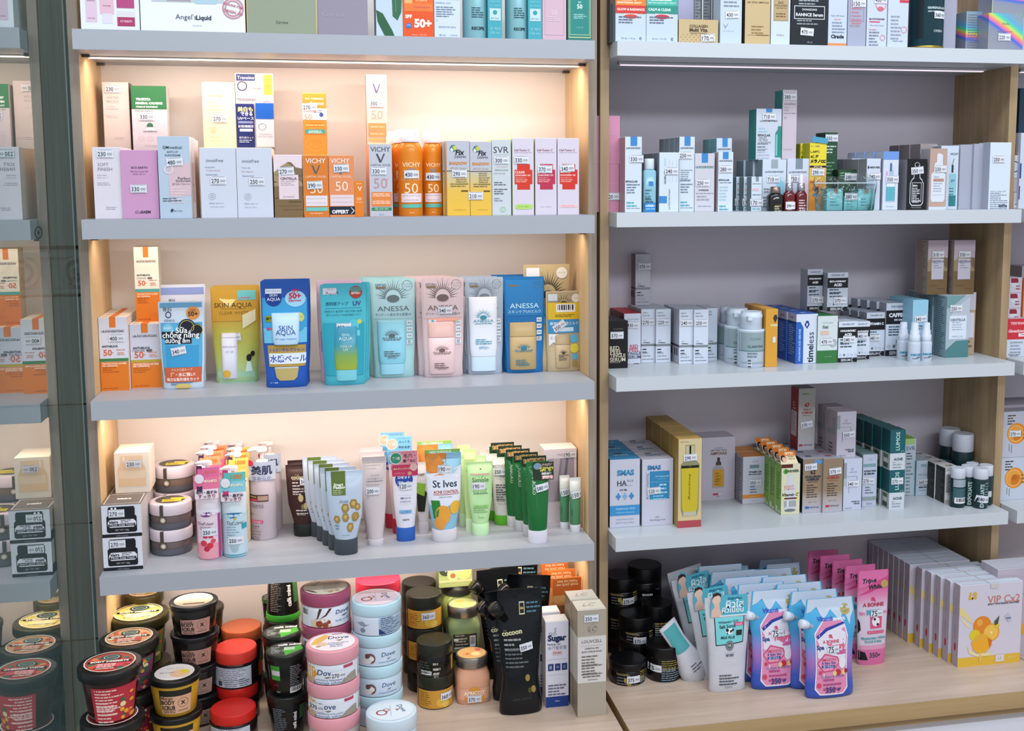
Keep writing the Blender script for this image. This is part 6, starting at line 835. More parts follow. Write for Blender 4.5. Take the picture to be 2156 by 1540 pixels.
C('carton', 'white wide carton with sideways lettering and blue square at its foot', 1388, 1429, 321, 446, s2, Y=r2, d=.042, n=3, col='#ccd8e6', side='#7c8c94', st=(.62, .69, '240'), pr=[('r', .0, .15, .4, .27, lb), T(.30, .58, .22, 'CICAPLAST', '#34404c', r=90, b=.03), T(.52, .22, .34, 'LA ROCHE-POSAY', '#4c5864', r=90), T(.28, .84, .12, 'baume', '#9ccce0', r=90), ('r', .5, .5, .505, .88, '#8c98a4'), ('r', .66, .5, .665, .88, '#8c98a4'), ('r', .9, .5, .905, .88, '#8c98a4')])
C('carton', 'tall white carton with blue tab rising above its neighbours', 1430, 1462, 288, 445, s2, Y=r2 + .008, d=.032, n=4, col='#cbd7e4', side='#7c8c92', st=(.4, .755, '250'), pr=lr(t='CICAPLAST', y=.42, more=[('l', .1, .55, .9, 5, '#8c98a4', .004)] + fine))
C('carton', 'pale pinkish grey carton with blue tab in the middle of the group', 1463, 1504, 323, 444, s2, Y=r2 + .006, d=.04, n=2, col='#c8c8d2', side='#b8b0b8', st=(.4, .5, '250'), pr=[('r', .34, .84, .66, 1, lb), T(.5, .77, .94, 'LA ROCHE-POSAY', '#3c4450', b=.02), ('l', .04, .745, .96, 1, '#5cb4b4'), T(.45, .37, .5, 'HYDREANE', '#4c4454', b=.03), ('l', .05, .31, .95, 1, '#8c8c98'), ('l', .1, .25, .9, 2, '#9c9ca8', .006), ('l', .15, .09, .85, 1, '#9c9ca8')])
eb = C('carton', 'tall white carton with blue tab and rear twin above it', 1512, 1543, 320, 446, s2, Y=r2, d=.035, n=1, col='#cbd7e4', side='#c0b0b0', st=(.5, .715, '280'), pr=lr(t='EFFACLAR', y=.53, more=[('l', .1, .48, .9, 1, '#6c7c8c'), ('l', .1, .4, .7, 5, '#a8c4d4', .006), ('l', .1, .08, .8, 2, '#48a4b4', .006)], tabx=(.3, .68)))
C('carton', 'white carton with blue tab peeking above the one in front', 1508, 1540, 291, 441, s2, Y=r2 + .045, d=.04, n=2, col='#c3cfde', side='#6ca4ac', pr=lr(t='EFFACLAR', y=.5, tabx=(.38, .72)))
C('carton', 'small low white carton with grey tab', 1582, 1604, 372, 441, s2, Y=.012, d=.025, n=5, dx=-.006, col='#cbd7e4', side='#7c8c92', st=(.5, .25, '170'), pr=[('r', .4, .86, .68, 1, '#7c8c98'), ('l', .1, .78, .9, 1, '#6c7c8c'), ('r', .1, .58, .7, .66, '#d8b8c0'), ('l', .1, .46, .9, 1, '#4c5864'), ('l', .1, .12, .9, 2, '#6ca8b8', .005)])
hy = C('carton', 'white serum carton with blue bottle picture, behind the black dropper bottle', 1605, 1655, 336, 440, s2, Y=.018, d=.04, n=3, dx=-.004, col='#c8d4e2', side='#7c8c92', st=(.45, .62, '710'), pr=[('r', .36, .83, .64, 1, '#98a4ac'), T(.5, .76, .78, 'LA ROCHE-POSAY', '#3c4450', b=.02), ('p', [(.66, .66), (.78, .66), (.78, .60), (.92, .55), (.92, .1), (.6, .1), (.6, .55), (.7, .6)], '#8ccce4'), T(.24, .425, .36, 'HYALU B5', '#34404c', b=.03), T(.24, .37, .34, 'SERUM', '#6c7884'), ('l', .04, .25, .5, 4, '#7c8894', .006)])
C('carton', 'white serum carton with pink bottle picture, behind the red droppers', 1657, 1703, 334, 440, s2, Y=.018, d=.04, n=2, col='#c8d0e0', st=(.4, .62, '750'), pr=[('r', .38, .80, .70, 1, '#7c8c98'), T(.5, .74, .82, 'LA ROCHE-POSAY', '#3c4450', b=.02), ('p', [(.66, .66), (.86, .66), (.86, .60), (.96, .55), (.96, .05), (.6, .05), (.6, .55), (.7, .6)], '#dcbccc')])
hs = C('carton', 'white carton with green bottle picture, standing above the others', 1592, 1645, 229, 334, s2, Y=.04, d=.04, n=1, zb=hy.top, col='#c4cad8', side='#2c8c88', st=(.5, .85, '710'), pr=[('r', .38, .93, .62, 1, lb), T(.5, .76, .7, 'LA ROCHE-POSAY', '#3c4450', b=.02), ('l', .1, .6, .5, 2, '#8cc4d0', .006), T(.32, .48, .5, 'EFFACLAR', '#34404c', b=.03), T(.26, .43, .3, 'SERUM', '#6c7884'), T(.28, .385, .36, 'ULTRA', '#6c7884'), T(.34, .34, .5, 'CONCENTRÉ', '#6c7884'), ('l', .06, .3, .6, 3, '#7c8894', .006), ('l', .06, .2, .6, 4, '#b0b8c4', .006), ('p', [(.86, .66), (1, .66), (1, .05), (.76, .05), (.76, .52), (.86, .6)], '#2c8478'), ('r', .78, .08, .84, .5, '#7cc4bc')])
C('carton', 'tallest slim beige pink carton standing above the serum row', 1647, 1677, 189, 334, s2, Y=.045, d=.04, n=1, zb=hy.top, col='#c5bac6', side='#3c8c8c', st=(.5, .9, '380'), pr=[T(.5, .80, .74, 'innisfree', '#7c6c78', i=.2), T(.32, .745, .34, 'Retinol', '#8c7c88'), T(.28, .71, .3, 'Cica', '#8c7c88'), ('l', .1, .66, .9, 1, '#9c8c98'), ('o', .2, .60, .07, '#8c7c88', 1, .7), T(.4, .15, .6, '1.01 FL.OZ.', '#a898a4')])
def dropper(label, x0, x1, yt, yb, glass, collar, bulb, pr, st=None, p=2.6, split=.55, grp=None):
    P = [('bottle', [(0, .93, .75, p), (.02, 1, .8, p), (split - .1, 1, .8, p), (split - .04, .8, .66, 2.2), (split, .6, .55, 2)], mat(glass, .1, 0, 0, 1, 0, 60, .5), pr), ('collar', [(split, .62), (split + .01, .64), (split + .2, .62), (split + .21, .5)], mat(collar, .25, .8))]
    if bulb: P.append(('rubber_bulb', [(split + .2, .40), (split + .24, .36), (split + .4, .34), (.98, .22), (1, .1)], bulb))
    return K('dropper_bottle', label, x0, x1, yt, yb, 'R1', P, Y=r2 - .006, st=st, grp=grp)
dropper('small round black serum bottle with bronze cap', 1616, 1648, 381, 443, '#0e0c0c', '#8c7870', None, [T(.55, .32, .4, 'ADVANCED', '#b8a468'), T(.55, .27, .44, 'NIGHT', '#b8a468'), ('l', .3, .22, .8, 3, '#c8c0a0', .004)], split=.6)
dropper('dark red dropper bottle with white bulb, left of two', 1649, 1673, 367, 443, '#5c0f16', '#9c9ca4', '#d8dce8', [T(.5, .48, .5, 'AHA', '#c88c7c'), ('l', .2, .15, .8, 2, '#c8b0b0', .004)], st=(.5, .28, '290', 0, .02), grp='dark red dropper bottles')
dropper('dark red dropper bottle with white bulb, right of two', 1674, 1698, 367, 443, '#5c0f16', '#9c9ca4', '#d8dce8', [('l', .2, .5, .85, 5, '#d8c0c0', .005), T(.5, .12, .5, 'C 2 8', '#e0d0d0')], grp='dark red dropper bottles')
ml = C('carton', 'yellow and orange cream carton with bold Japanese lettering', 1704, 1739, 301, 443, s2, Y=.016, d=.035, n=3, dx=-.004, col='#e2cf38', side='#a8a424', st=(.5, .57, '290'), pr=[('r', 0, 0, 1, .5, '#dc8c34'), ('r', 0, .45, 1, .66, '#e0b44c'), T(.32, .95, .5, 'ロート製薬', '#5c6478'), T(.32, .87, .56, 'しみ対策', '#3c4010', b=.04), T(.28, .80, .48, '&保湿', '#3c4010', b=.04), T(.5, .73, .94, 'メラノCC', '#18181c', b=.07), ('r', 0, .635, 1, .665, '#2c1c30'), T(.5, .65, .5, 'クリーム', '#f0e8d0', b=.03), ('c', .8, .55, .18, '#e89838'), ('c', .4, .33, .2, '#c8501c', .5), ('c', .4, .23, .2, '#3c88c0', .5), T(.2, .42, .3, 'ビタC', '#8c3c18', b=.04)])
m2 = MB(); m2.box(-.017, -.0195, 0, .017, -.018, .011, mat('#4c98b8', .5)); o = m2.build('hang_tab', ml.root); o.location = (.002, 0, ml.h); o.rotation_euler = (0, .12, 0)
C('carton', 'tall dark green carton with white sticker behind the yellow one', 1737, 1763, 279, 358, s2, Y=.06, d=.045, zb=ZR[1] + .07, col='#274c34', side='#1c3c2a', st=(.5, .87, '250'), pr=[('l', .1, .66, .9, 3, '#c8d8cc', .006), ('l', .1, .28, .8, 4, '#6c9478', .007)])
C('carton', 'dark green carton holding up the tall green one', 1716, 1763, 352, 441, s2, Y=.055, d=.05, col='#274c34', h=.0698)
C('carton', 'green carton lying low behind the plastic bag', 1764, 1808, 357, 440, s2, Y=.035, d=.04, col='#2c4c34', side='#1c3424', st=(.6, .82, '280'), pr=[('l', .1, .9, .9, 2, '#8cac94', .005)])
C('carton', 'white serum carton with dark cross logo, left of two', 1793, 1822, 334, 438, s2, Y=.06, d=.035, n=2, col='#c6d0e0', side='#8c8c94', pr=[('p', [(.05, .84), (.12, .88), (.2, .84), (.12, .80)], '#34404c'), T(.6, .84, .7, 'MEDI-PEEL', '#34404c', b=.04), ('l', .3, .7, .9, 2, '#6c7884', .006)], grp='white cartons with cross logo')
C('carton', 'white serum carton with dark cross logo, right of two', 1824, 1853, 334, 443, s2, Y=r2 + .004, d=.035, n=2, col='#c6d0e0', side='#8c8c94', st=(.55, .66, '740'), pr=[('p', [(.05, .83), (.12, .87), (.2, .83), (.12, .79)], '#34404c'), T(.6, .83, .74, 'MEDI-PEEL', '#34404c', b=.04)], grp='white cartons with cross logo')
C('carton', 'white carton with cornflower blue lid and dropper bottle picture', 1859, 1891, 319, 440, s2, Y=r2, d=.034, n=4, dx=-.003, col='#c9d3e6', side='#b0b4c4', top='#5c88d0', st=(.6, .53, '350'), pr=[('r', 0, .86, 1, 1, '#6c94d4'), ('p', [(.42, .78), (.5, .82), (.6, .78), (.6, .70), (.68, .68), (.68, .60), (.82, .56), (.82, .14), (.2, .14), (.2, .56), (.42, .60)], '#a8b8cc'), ('r', .22, .16, .8, .40, '#5ca8b8'), ('r', .26, .40, .78, .46, '#d4e0ea'), ('r', .44, .66, .56, .80, '#4c6c9c'), ('r', .2, .5, .3, .66, '#d898d0'), T(.5, .06, .5, 'skin ampoule', '#6c7c8c')])
C('carton', 'black carton with white outline drawing of a dropper bottle', 1909, 1951, 335, 438, s2, Y=r2 + .002, d=.045, n=2, col='#0f1114', side='#8c9098', st=(.5, .775, '350', 6), pr=[('o', .5, .88, .13, '#c8ccd4', 1, .85), ('r', .40, .78, .42, .88, '#c8ccd4'), ('r', .58, .78, .60, .88, '#c8ccd4'), ('p', [(.24, .60), (.16, .52), (.16, .14), (.26, .08), (.74, .08), (.84, .14), (.84, .52), (.76, .60), (.66, .64), (.66, .72), (.34, .72), (.34, .64)], '#c8ccd4'), ('p', [(.25, .58), (.19, .51), (.19, .155), (.27, .10), (.73, .10), (.81, .155), (.81, .51), (.75, .58), (.63, .625), (.63, .72), (.37, .72), (.37, .625)], '#0f1114'), ('r', .26, .16, .74, .54, '#c8ccd4'), ('r', .28, .17, .72, .53, '#0f1114'), T(.42, .48, .24, 'klairs', '#d8dce4', b=.04), ('l', .3, .42, .7, 9, '#d8dce4', .0035), T(.5, .045, .5, 'wishcompany', '#a8acb4')])
C('carton', 'beige pink carton with white pump bottle picture and white foot', 1957, 1993, 313, 437, s2, Y=r2, d=.036, n=1, col='#b79a8c', side='#a8a8b0', st=(.6, .67, '230'), pr=[('r', 0, 0, 1, .05, '#c8d0e0'), ('p', [(.4, .90), (.5, .93), (.74, .90), (.74, .76), (.8, .7), (.8, .62), (.92, .58), (.92, .18), (.84, .13), (.16, .13), (.1, .18), (.1, .58), (.28, .64), (.28, .76), (.4, .78)], '#d0d8e4'), ('r', .22, .46, .84, .51, '#b08878'), T(.4, .54, .3, 'klairs', '#8c8c98', b=.02), ('l', .24, .42, .8, 4, '#a0a4b4', .005), ('r', .2, .24, .82, .245, '#a8b0c0')])
C('carton', 'pinkish grey box with green striped end in the row behind', 1936, 1972, 303, 434, s2, Y=.045, d=.04, n=3, dx=-.002, col='#9c9494', pr=[('r', .1, .6, .9, .8, '#8ca8a0')], side='#7c7478')
C('carton', 'white carton with aqua bottle picture partly behind the beige one', 1980, 2017, 307, 436, s2, Y=.012, d=.04, n=3, col='#c4d2e0', side='#9a9ca8', pr=[T(.74, .87, .46, 'VICHY', '#4c4c58', b=.02), ('p', [(.6, .68), (.72, .80), (.76, .80), (.66, .68)], '#8c8c94'), ('r', .5, .05, .9, .56, '#8cc0cc'), ('r', .5, .05, .9, .22, '#2c7880'), T(.7, .45, .2, '89', '#2c4c5c'), ('r', .62, .58, .72, .70, '#1c2c3c'), ('l', .52, .32, .86, 4, '#4c6c7c', .006)])
C('carton', 'large plain white serum carton at the right end of second shelf', 2083, 2127, 300, 436, s2, Y=r2 - .001, d=.042, n=1, gap=.001, col='#cfdae8', side='#a8adbc', st=(.42, .75, '250'), pr=[T(.45, .27, .74, 'Vitamin C Serum 30%', '#6c7480', i=.2), ('l', .08, .235, .92, 9, '#7c8490', .0038), T(.7, .055, .42, 'esthe', '#4c5464', b=.04)])
C('carton', 'plain grey white carton beside the large white serum carton', 2049, 2082, 303, 436, s2, Y=.012, d=.045, n=2, col='#a4a8b8', side='#a8adbc')
C('carton', 'plain grey white carton second from the large white one', 2020, 2049, 305, 435, s2, Y=.018, d=.045, n=2, col='#a4a8b8', side='#d0d4e0')
# clear bag with turquoise cartons
tq = [T(.5, .66, .74, 'ESTEE LAUDER', '#c4ecec'), ('r', .42, .78, .68, 1, '#a88c7c'), ('l', .2, .5, .8, 3, '#5c9ca4', .006)]
C('carton', 'small turquoise carton inside the clear bag, left one', 1741, 1774, 397, 441, s2, Y=-.010, d=.03, col='#84ccd0', side='#6cb4ba', pr=tq, grp='turquoise cartons in the clear bag')
C('carton', 'small turquoise carton inside the clear bag, middle one', 1777, 1805, 414, 442, s2, Y=-.012, d=.03, col='#84ccd0', side='#6cb4ba', st=(.5, 1.0, '380', 0, ), pr=[('l', .2, .6, .8, 4, '#5c9ca4', .005)], grp='turquoise cartons in the clear bag')
C('carton', 'small turquoise carton inside the clear bag, right one', 1806, 1838, 398, 440, s2, Y=-.010, d=.028, col='#84ccd0', side='#6cb4ba', pr=tq, grp='turquoise cartons in the clear bag')
film = bpy.data.materials.new('clear_film'); film.use_nodes = True; nt = film.node_tree; nt.nodes.clear(); out = nt.nodes.new('ShaderNodeOutputMaterial'); tr = nt.nodes.new('ShaderNodeBsdfTransparent'); gs = nt.nodes.new('ShaderNodeBsdfGlossy'); mx = nt.nodes.new('ShaderNodeMixShader'); fr = nt.nodes.new('ShaderNodeFresnel')
fr.inputs[0].default_value = 1.45; gs.inputs['Roughness'].default_value = .12; tr.inputs[0].default_value = (.88, .92, .93, 1); nz = nt.nodes.new('ShaderNodeTexNoise'); nz.inputs['Scale'].default_value = 55; bp = nt.nodes.new('ShaderNodeBump'); bp.inputs['Strength'].default_value = .9; bp.inputs['Distance'].default_value = .006
tc = nt.nodes.new('ShaderNodeTexCoord'); nt.links.new(tc.outputs['Object'], nz.inputs[0]); nt.links.new(nz.outputs[0], bp.inputs['Height']); nt.links.new(bp.outputs[0], gs.inputs['Normal']); nt.links.new(bp.outputs[0], fr.inputs['Normal'])
nt.links.new(fr.outputs[0], mx.inputs[0]); nt.links.new(tr.outputs[0], mx.inputs[1]); nt.links.new(gs.outputs[0], mx.inputs[2]); nt.links.new(mx.outputs[0], out.inputs[0])
K('plastic_bag', 'clear zip bag holding three small turquoise cartons', 1712, 1846, 372, 444, s2, [('bag', [(0, .86, .22, 3), (.05, .90, .24, 3), (.45, .93, .23, 3), (.62, .97, .14, 3), (.8, 1, .06, 2.4), (1, .98, .015, 2.2)], film), ('zip_seal', [(.80, .99, .07, 2.4), (.83, .99, .07, 2.4)], mat('#b8ccd0', .2))], cat='bag', Y=-.0335, nseg=36)
# ================================================================ MIDDLE UNIT, third shelf
s3 = 'R2'
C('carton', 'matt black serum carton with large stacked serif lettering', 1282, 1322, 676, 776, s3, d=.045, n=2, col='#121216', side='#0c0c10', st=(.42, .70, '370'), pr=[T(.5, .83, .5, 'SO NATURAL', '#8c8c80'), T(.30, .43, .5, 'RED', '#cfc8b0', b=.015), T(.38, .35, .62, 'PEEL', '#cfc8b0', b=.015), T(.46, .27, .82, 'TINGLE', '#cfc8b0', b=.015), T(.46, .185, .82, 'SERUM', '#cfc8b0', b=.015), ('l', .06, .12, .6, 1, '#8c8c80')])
C('carton', 'white serum carton with bright red lid behind the black one', 1314, 1349, 660, 767, s3, d=.04, n=3, col='#cdd5e4', side='#8c3c44', top='#c02830', st=(.5, .77, '430', -3), pr=[T(.55, .88, .7, 'SO NATURAL', '#8c94a4'), T(.6, .35, .5, 'RED', '#c84c64', b=.02), T(.62, .28, .6, 'PEEL', '#c84c64', b=.02), T(.6, .21, .8, 'TINGLE', '#4c5468', b=.02), T(.6, .14, .8, 'SERUM', '#4c5468', b=.02), ('r', .6, .0, .9, .012, '#1c1c24')])
od = [T(.4, .375, .5, 'Ordinary.', '#2c3440', b=.03), T(.26, .42, .16, 'The', '#4c545c'), ('r', 0, .31, 1, .35, '#7c8488'), ('l', .1, .92, .7, 2, '#9ca4ac', .006), ('l', .1, .24, .6, 2, '#3c444c', .006), ('l', .1, .17, .8, 2, '#a0a8b0', .006), ('l', .1, .06, .9, 1, '#7c848c')]
odl = [('r', 0, .31, 1, .35, '#4c4448'), ('r', .1, .15, .3, .28, '#3c3438'), ('r', .5, .15, .7, .28, '#3c3438')]
O = []
for i, (a, b, yt, yb, n, num, lb_) in enumerate([(1350, 1379, 651, 764, 3, '270', 'leftmost of the row'), (1381, 1412, 651, 764, 3, '220', 'second from the left'), (1430, 1460, 652, 767, 3, '240', 'third from the left'), (1461, 1491, 652, 767, 3, '250', 'fourth from the left'), (1488, 1510, 649, 760, 2, '', 'narrow one by the white jars')]):
    O.append(C('carton', 'white carton with grey stripe, ' + lb_, a, b, yt, yb, s3, d=.034, n=n, gap=.0015, col='#cdd6e4', side='#bcc0cc', top='#c0c6d4', pr=od, pl=odl, st=(.5, .76, num) if num else None, grp='white cartons with a grey stripe'))
C('carton', 'tall white carton with grey stripe standing above the others, left end', 1338, 1369, 535, 648, s3, Y=O[0].y + .07, zb=O[0].top, d=.036, col='#b4b2bc', side='#8c8488', top='#a8a4b0', pr=od[:1] + od[1:], pl=odl, st=(.6, .76, '370'))
def wj(label, x0, x1, yt, yb):
    q = K('cleanser_bottle', label, x0, x1, yt, yb, s3, [('body', [(0, .93), (.02, 1), (.64, 1), (.655, 1.03), (.675, 1.03), (.69, .95)], mat('#c6d2e0', .25), [('r', 0, .44, 1, .92, '#8ea2a6'), T(.5, .76, .42, 'CLINIC', '#5c7074'), T(.5, .56, .6, 'CLARIFYING', '#34505c', b=.03), ('r', 0, .43, 1, .455, '#5c8488'), ('l', .2, .36, .6, 2, '#6c7c84', .006), ('r', .04, .12, .9, .14, '#8ca4a8'), ('r', .2, .02, .36, .15, '#d8dce4'), ('l', .22, .18, .36, 3, '#3c4c54', .006)]), ('cap', [(.69, .76), (.70, .80), (.88, .80), (.89, .82), (.94, .82), (.945, .78), (1, .76)], '#cdd8e6')])
    mb = MB(); mb.box(-q.r * .62, -q.r * .98, q.h * .86, -q.r * .3, -q.r * .6, q.h * .93, mat('#cdd8e6', .35)); mb.build('flip_tab', q.root); return q
wj('white cleanser bottle with grey label and flip cap, front right of three', 1554, 1608, 659, 776)
wj('white cleanser bottle with grey label, middle of three', 1526, 1578, 652, 767)
wj('white cleanser bottle with grey label, left rear of three', 1511, 1556, 648, 759)
C('carton', 'pale lilac carton beside the white cleanser bottles', 1607, 1623, 662, 762, s3, d=.035, n=2, col='#c4b8d0', st=(.3, .85, '200', 0, .016), pr=[('l', .2, .5, .8, 3, '#a89cb4', .006)])
C('carton', 'orange yellow carton with tiny diamond mark', 1612, 1637, 651, 754, s3, Y=.02, d=.038, n=3, col='#d69c38', side='#c48c30', top='#d8a040', pr=[('p', [(.6, .84), (.72, .9), (.9, .9), (.98, .84), (.78, .76)], '#3c342c'), ('r', .4, .7, 1, .74, '#d8c890'), ('r', .6, .42, .85, .52, '#d8d8dc')])
tm = C('carton', 'blue and white serum carton with tall sideways lettering, front of its row', 1676, 1721, 661, 766, s3, d=.043, n=1, col='#cfd9e8', side='#2a55a8', top='#2c5ab0', pl=[('r', 0, .82, 1, 1, '#a8acc4'), ('r', 0, .80, 1, .84, '#1c3470'), T(.5, .92, .5, 'timeless', '#2c3c5c'), ('l', .15, .74, .9, 14, '#8ca8dc', .0045)], pt=[('p', [(.3, .4), (.5, .6), (.7, .4)], '#d8e4f4')], pr=[('p', [(0, 0), (.34, 0), (.34, .72), (.2, .84), (0, .84)], '#2a60b8'), ('p', [(.38, .78), (.46, .86), (.56, .86), (.62, .78), (.5, .70)], '#1c3c8c'), ('p', [(.45, .79), (.5, .82), (.55, .79), (.5, .74)], '#d0d8ec'), T(.17, .38, .64, 'HYALURONIC ACID 100% PURE', '#d0e0f8', r=90, b=.02, s=1.1), T(.68, .19, .34, 'time', '#1c2434', r=90, b=.02), T(.68, .50, .26, 'less', '#3c4454', r=90)])
for i in range(3): dup(tm.root, (tm.x - .002 * (i + 1), tm.y + .0215 + (i + 1) * .0445, ZR[2]), 'blue and white serum carton with tall sideways lettering, %s' % ['second back', 'third back', 'rearmost'][i])
ci = C('carton', 'white carton with dark green base and fruit sketch', 1721, 1763, 665, 765, s3, d=.04, n=3, dx=-.002, col='#cdd6d8', side='#2c6c38', top='#2c6c38', st=(.45, .46, '470'), pr=[('r', 0, 0, 1, .27, '#35743a'), T(.5, .85, .5, 'OLIVE-ADE', '#a0a8a4'), T(.38, .77, .26, 'Peel', '#4c6454', b=.02), T(.4, .74, .3, 'Ampoule', '#4c6454', b=.02), ('r', .15, .60, .56, .68, '#d8b8a4'), ('o', .78, .42, .18, '#4c7454', 1.0, .9), ('o', .8, .42, .1, '#4c7454', 1.1, .85), T(.55, .14, .34, 'natural 100%', '#a8c8a8')])
def ink_(t1, t2=None, base='EXFOLIATING SERUM'):
    q = [('r', 0, .60, 1, .86, '#15171c'), T(.5, .93, .66, 'THE INKEY LIST', '#5c646c', b=.02), T(.5, .77 if t2 else .74, .8, t1, '#e8ecf4', b=.05), ('r', 0, 0, 1, .11, '#15171c'), T(.4, .055, .5, 'SERUM', '#c0c4cc', b=.03), T(.75, .055, .12, '☾', '#e0e4ec'), ('l', .1, .54, .8, 2, '#3c5460', .006), ('l', .1, .44, .85, 2, '#3c5460', .006)] + [('o' if k != 1 else 'c', .12 + .2 * k, .18, .05, '#5c646c') for k in range(5)]
    if t2: q.append(T(.5, .68, .4, t2, '#e8ecf4', b=.05))
    return q
k1 = C('carton', 'white and black acid serum carton in front, beside the green based one', 1765, 1805, 677, 763, s3, d=.034, n=3, dx=-.002, col='#cbd5e3', side='#a4a8b4', top='#b8c0cc', st=(.55, .56, '240'), pr=ink_('HYALURONIC', 'ACID'))
C('carton', 'white and black niacinamide carton half behind its left neighbour', 1800, 1831, 677, 757, s3, d=.034, n=3, dx=-.002, col='#cbd5e3', side='#a4a8b4', top='#b8c0cc', st=(.45, .62, '240'), pr=ink_('NIACINAMIDE'))
C('carton', 'white and black vitamin serum carton, third along the row', 1824, 1864, 658, 750, s3, d=.034, n=3, dx=-.003, col='#cbd5e3', side='#9ca0ac', top='#b8c0cc', st=(.4, .42, '240'), pr=ink_('VITAMIN C'))
k4 = C('carton', 'taller white and black eye cream carton', 1865, 1921, 638, 749, s3, d=.03, n=5, gap=.002, dx=-.006, col='#cbd5e3', side='#9ca0ac', top='#b8c0cc', st=(.55, .28, '270'), pr=ink_('CAFFEINE', 'EYE CREAM'))
C('carton', 'white and black acid carton stacked on the olive cartons, left', 1700, 1732, 567, 650, s3, Y=ci.y + .055, zb=max(ci.top, tm.top), d=.036, col='#b4bac6', side='#9ca0ac', st=(.65, .26, '270'), pr=ink_('HYALURONIC', 'ACID'))
C('carton', 'white and black acid carton stacked on the olive cartons, right', 1742, 1785, 574, 656, s3, Y=ci.y + .035, zb=max(ci.top, tm.top), d=.036, col='#bcc4d0', side='#9ca0ac', st=(.62, .28, '370'), pr=ink_('BETA HYDROXY', 'ACID'))
C('carton', 'light blue watercolour carton behind the small pump bottles', 1921, 1953, 632, 745, s3, Y=.06, d=.05, n=2, col=ramp_mat('aqua_wash', [(0, '#c8d8e8'), (.5, '#9cc4dc'), (1, '#8cc0d8')], 2, 0, .11, .5), st=(.5, .68, '340', 4), pr=[T(.5, .55, .8, 'CENTELLA', '#3c5060', b=.03), ('l', .2, .5, .8, 1, '#5c7080')])
def sp_(label, x0, x1, yt, yb):
    K('pump_bottle', label, x0, x1, yt, yb, s3, [('bottle', [(0, .95), (.02, 1), (.45, 1), (.5, .95), (.51, .85)], mat('#c3ccda', .2), [('r', .05, .30, .95, .42, '#8cc4dc'), T(.5, .36, .8, 'NEOGEN', '#2c5c78', b=.04), ('r', .45, .2, .8, .26, '#5c7c8c'), ('l', .15, .16, .6, 1, '#4c5c68')]), ('pump', [(.51, .80), (.52, .85), (.68, .85), (.69, .72), (.80, .72), (.81, .6), (.985, .58), (1, .5)], '#cdd6e4')], grp='small white pump bottles')
sp_('small white pump bottle, left of the trio', 1890, 1913, 680, 757); sp_('small white pump bottle, middle and front of the trio', 1913, 1937, 681, 763); sp_('small white pump bottle, right of the trio', 1938, 1961, 681, 761)
def cen_side(c): return [('l', .1, .96, .9, 40, c, .0042)]
ct = C('carton', 'large grey teal centella carton with white name card, right end', 1992, 2040, 623, 753, s3, d=.05, n=1, col='#9fb0ba', side='#8ca4ac', top='#c0ccd4', pl=cen_side('#4c6c78'), pr=[('p', [(0, 0), (1, 0), (1, .28), (.45, .27), (0, .12)], '#4c7c80'), ('p', [(0, .12), (.36, .25), (0, .28)], '#9cb0b4'), ('p', [(0, .8), (0, 1), (.8, 1), (.2, .82)], '#6c9498'), ('p', [(1, .3), (1, .98), (.3, .78), (.1, .6), (.1, .3)], '#b4bcc8'), ('r', .14, .30, .88, .68, '#d2dbe8'), T(.5, .61, .66, 'CENTELLA', '#3c4c5c', b=.03), ('l', .25, .56, .75, 4, '#9ca8b4', .005), T(.5, .34, .5, 'AMPOULE', '#8c98a4')], st=(.4, .80, '250', 0))
for i in range(2): dup(ct.root, (ct.x - .003 * (i + 1), ct.y + .025 + (i + 1) * .052, ZR[2]), 'large grey teal centella carton behind the front one, ' + ['middle', 'rearmost'][i])
cb = C('carton', 'beige centella carton edge showing beside the wooden side panel', 2030, 2053, 616, 742, s3, Y=.075, d=.05, n=2, col='#b09c84', pr=[('r', 0, .72, 1, 1, '#c0bcc8'), ('r', .3, .28, .9, .68, '#d0d0dc'), ('l', .1, .2, .9, 2, '#7c6444', .01)])
br = [('r', 0, .82, 1, 1, '#b8a8b4')] + [(k, *[[(x, y * .86) for x, y in e[1]]] , e[2]) if e[0] == 'p' else e for k, e in [(q[0], q) for q in hill()[:3]]] + [('r', .2, .28, .80, .66, '#ccc8d8'), T(.5, .61, .62, 'CENTELLA', '#4c4c5c', b=.03), ('l', .3, .57, .7, 3, '#9c9cac', .005), ('r', .1, .16, .5, .17, '#5c4a30'), ('r', .5, .1, .9, .11, '#5c4a30')]
C('carton', 'brown landscape centella carton standing high, left of the pair', 1953, 1995, 506, 614, s3, Y=.085, zb=ct.top, d=.05, col='#b8a8b0', side='#a49088', top='#a89ca4', pr=br, st=(.5, .74, '310'), pl=cen_side('#7c6c68'), grp='brown landscape centella cartons')
C('carton', 'brown landscape centella carton standing high, right of the pair', 2008, 2052, 506, 614, s3, Y=.075, zb=ct.top, d=.05, col='#b8a8b0', side='#a49088', top='#a89ca4', pr=br, st=(.5, .74, '330'), pl=cen_side('#7c6c68'), grp='brown landscape centella cartons')
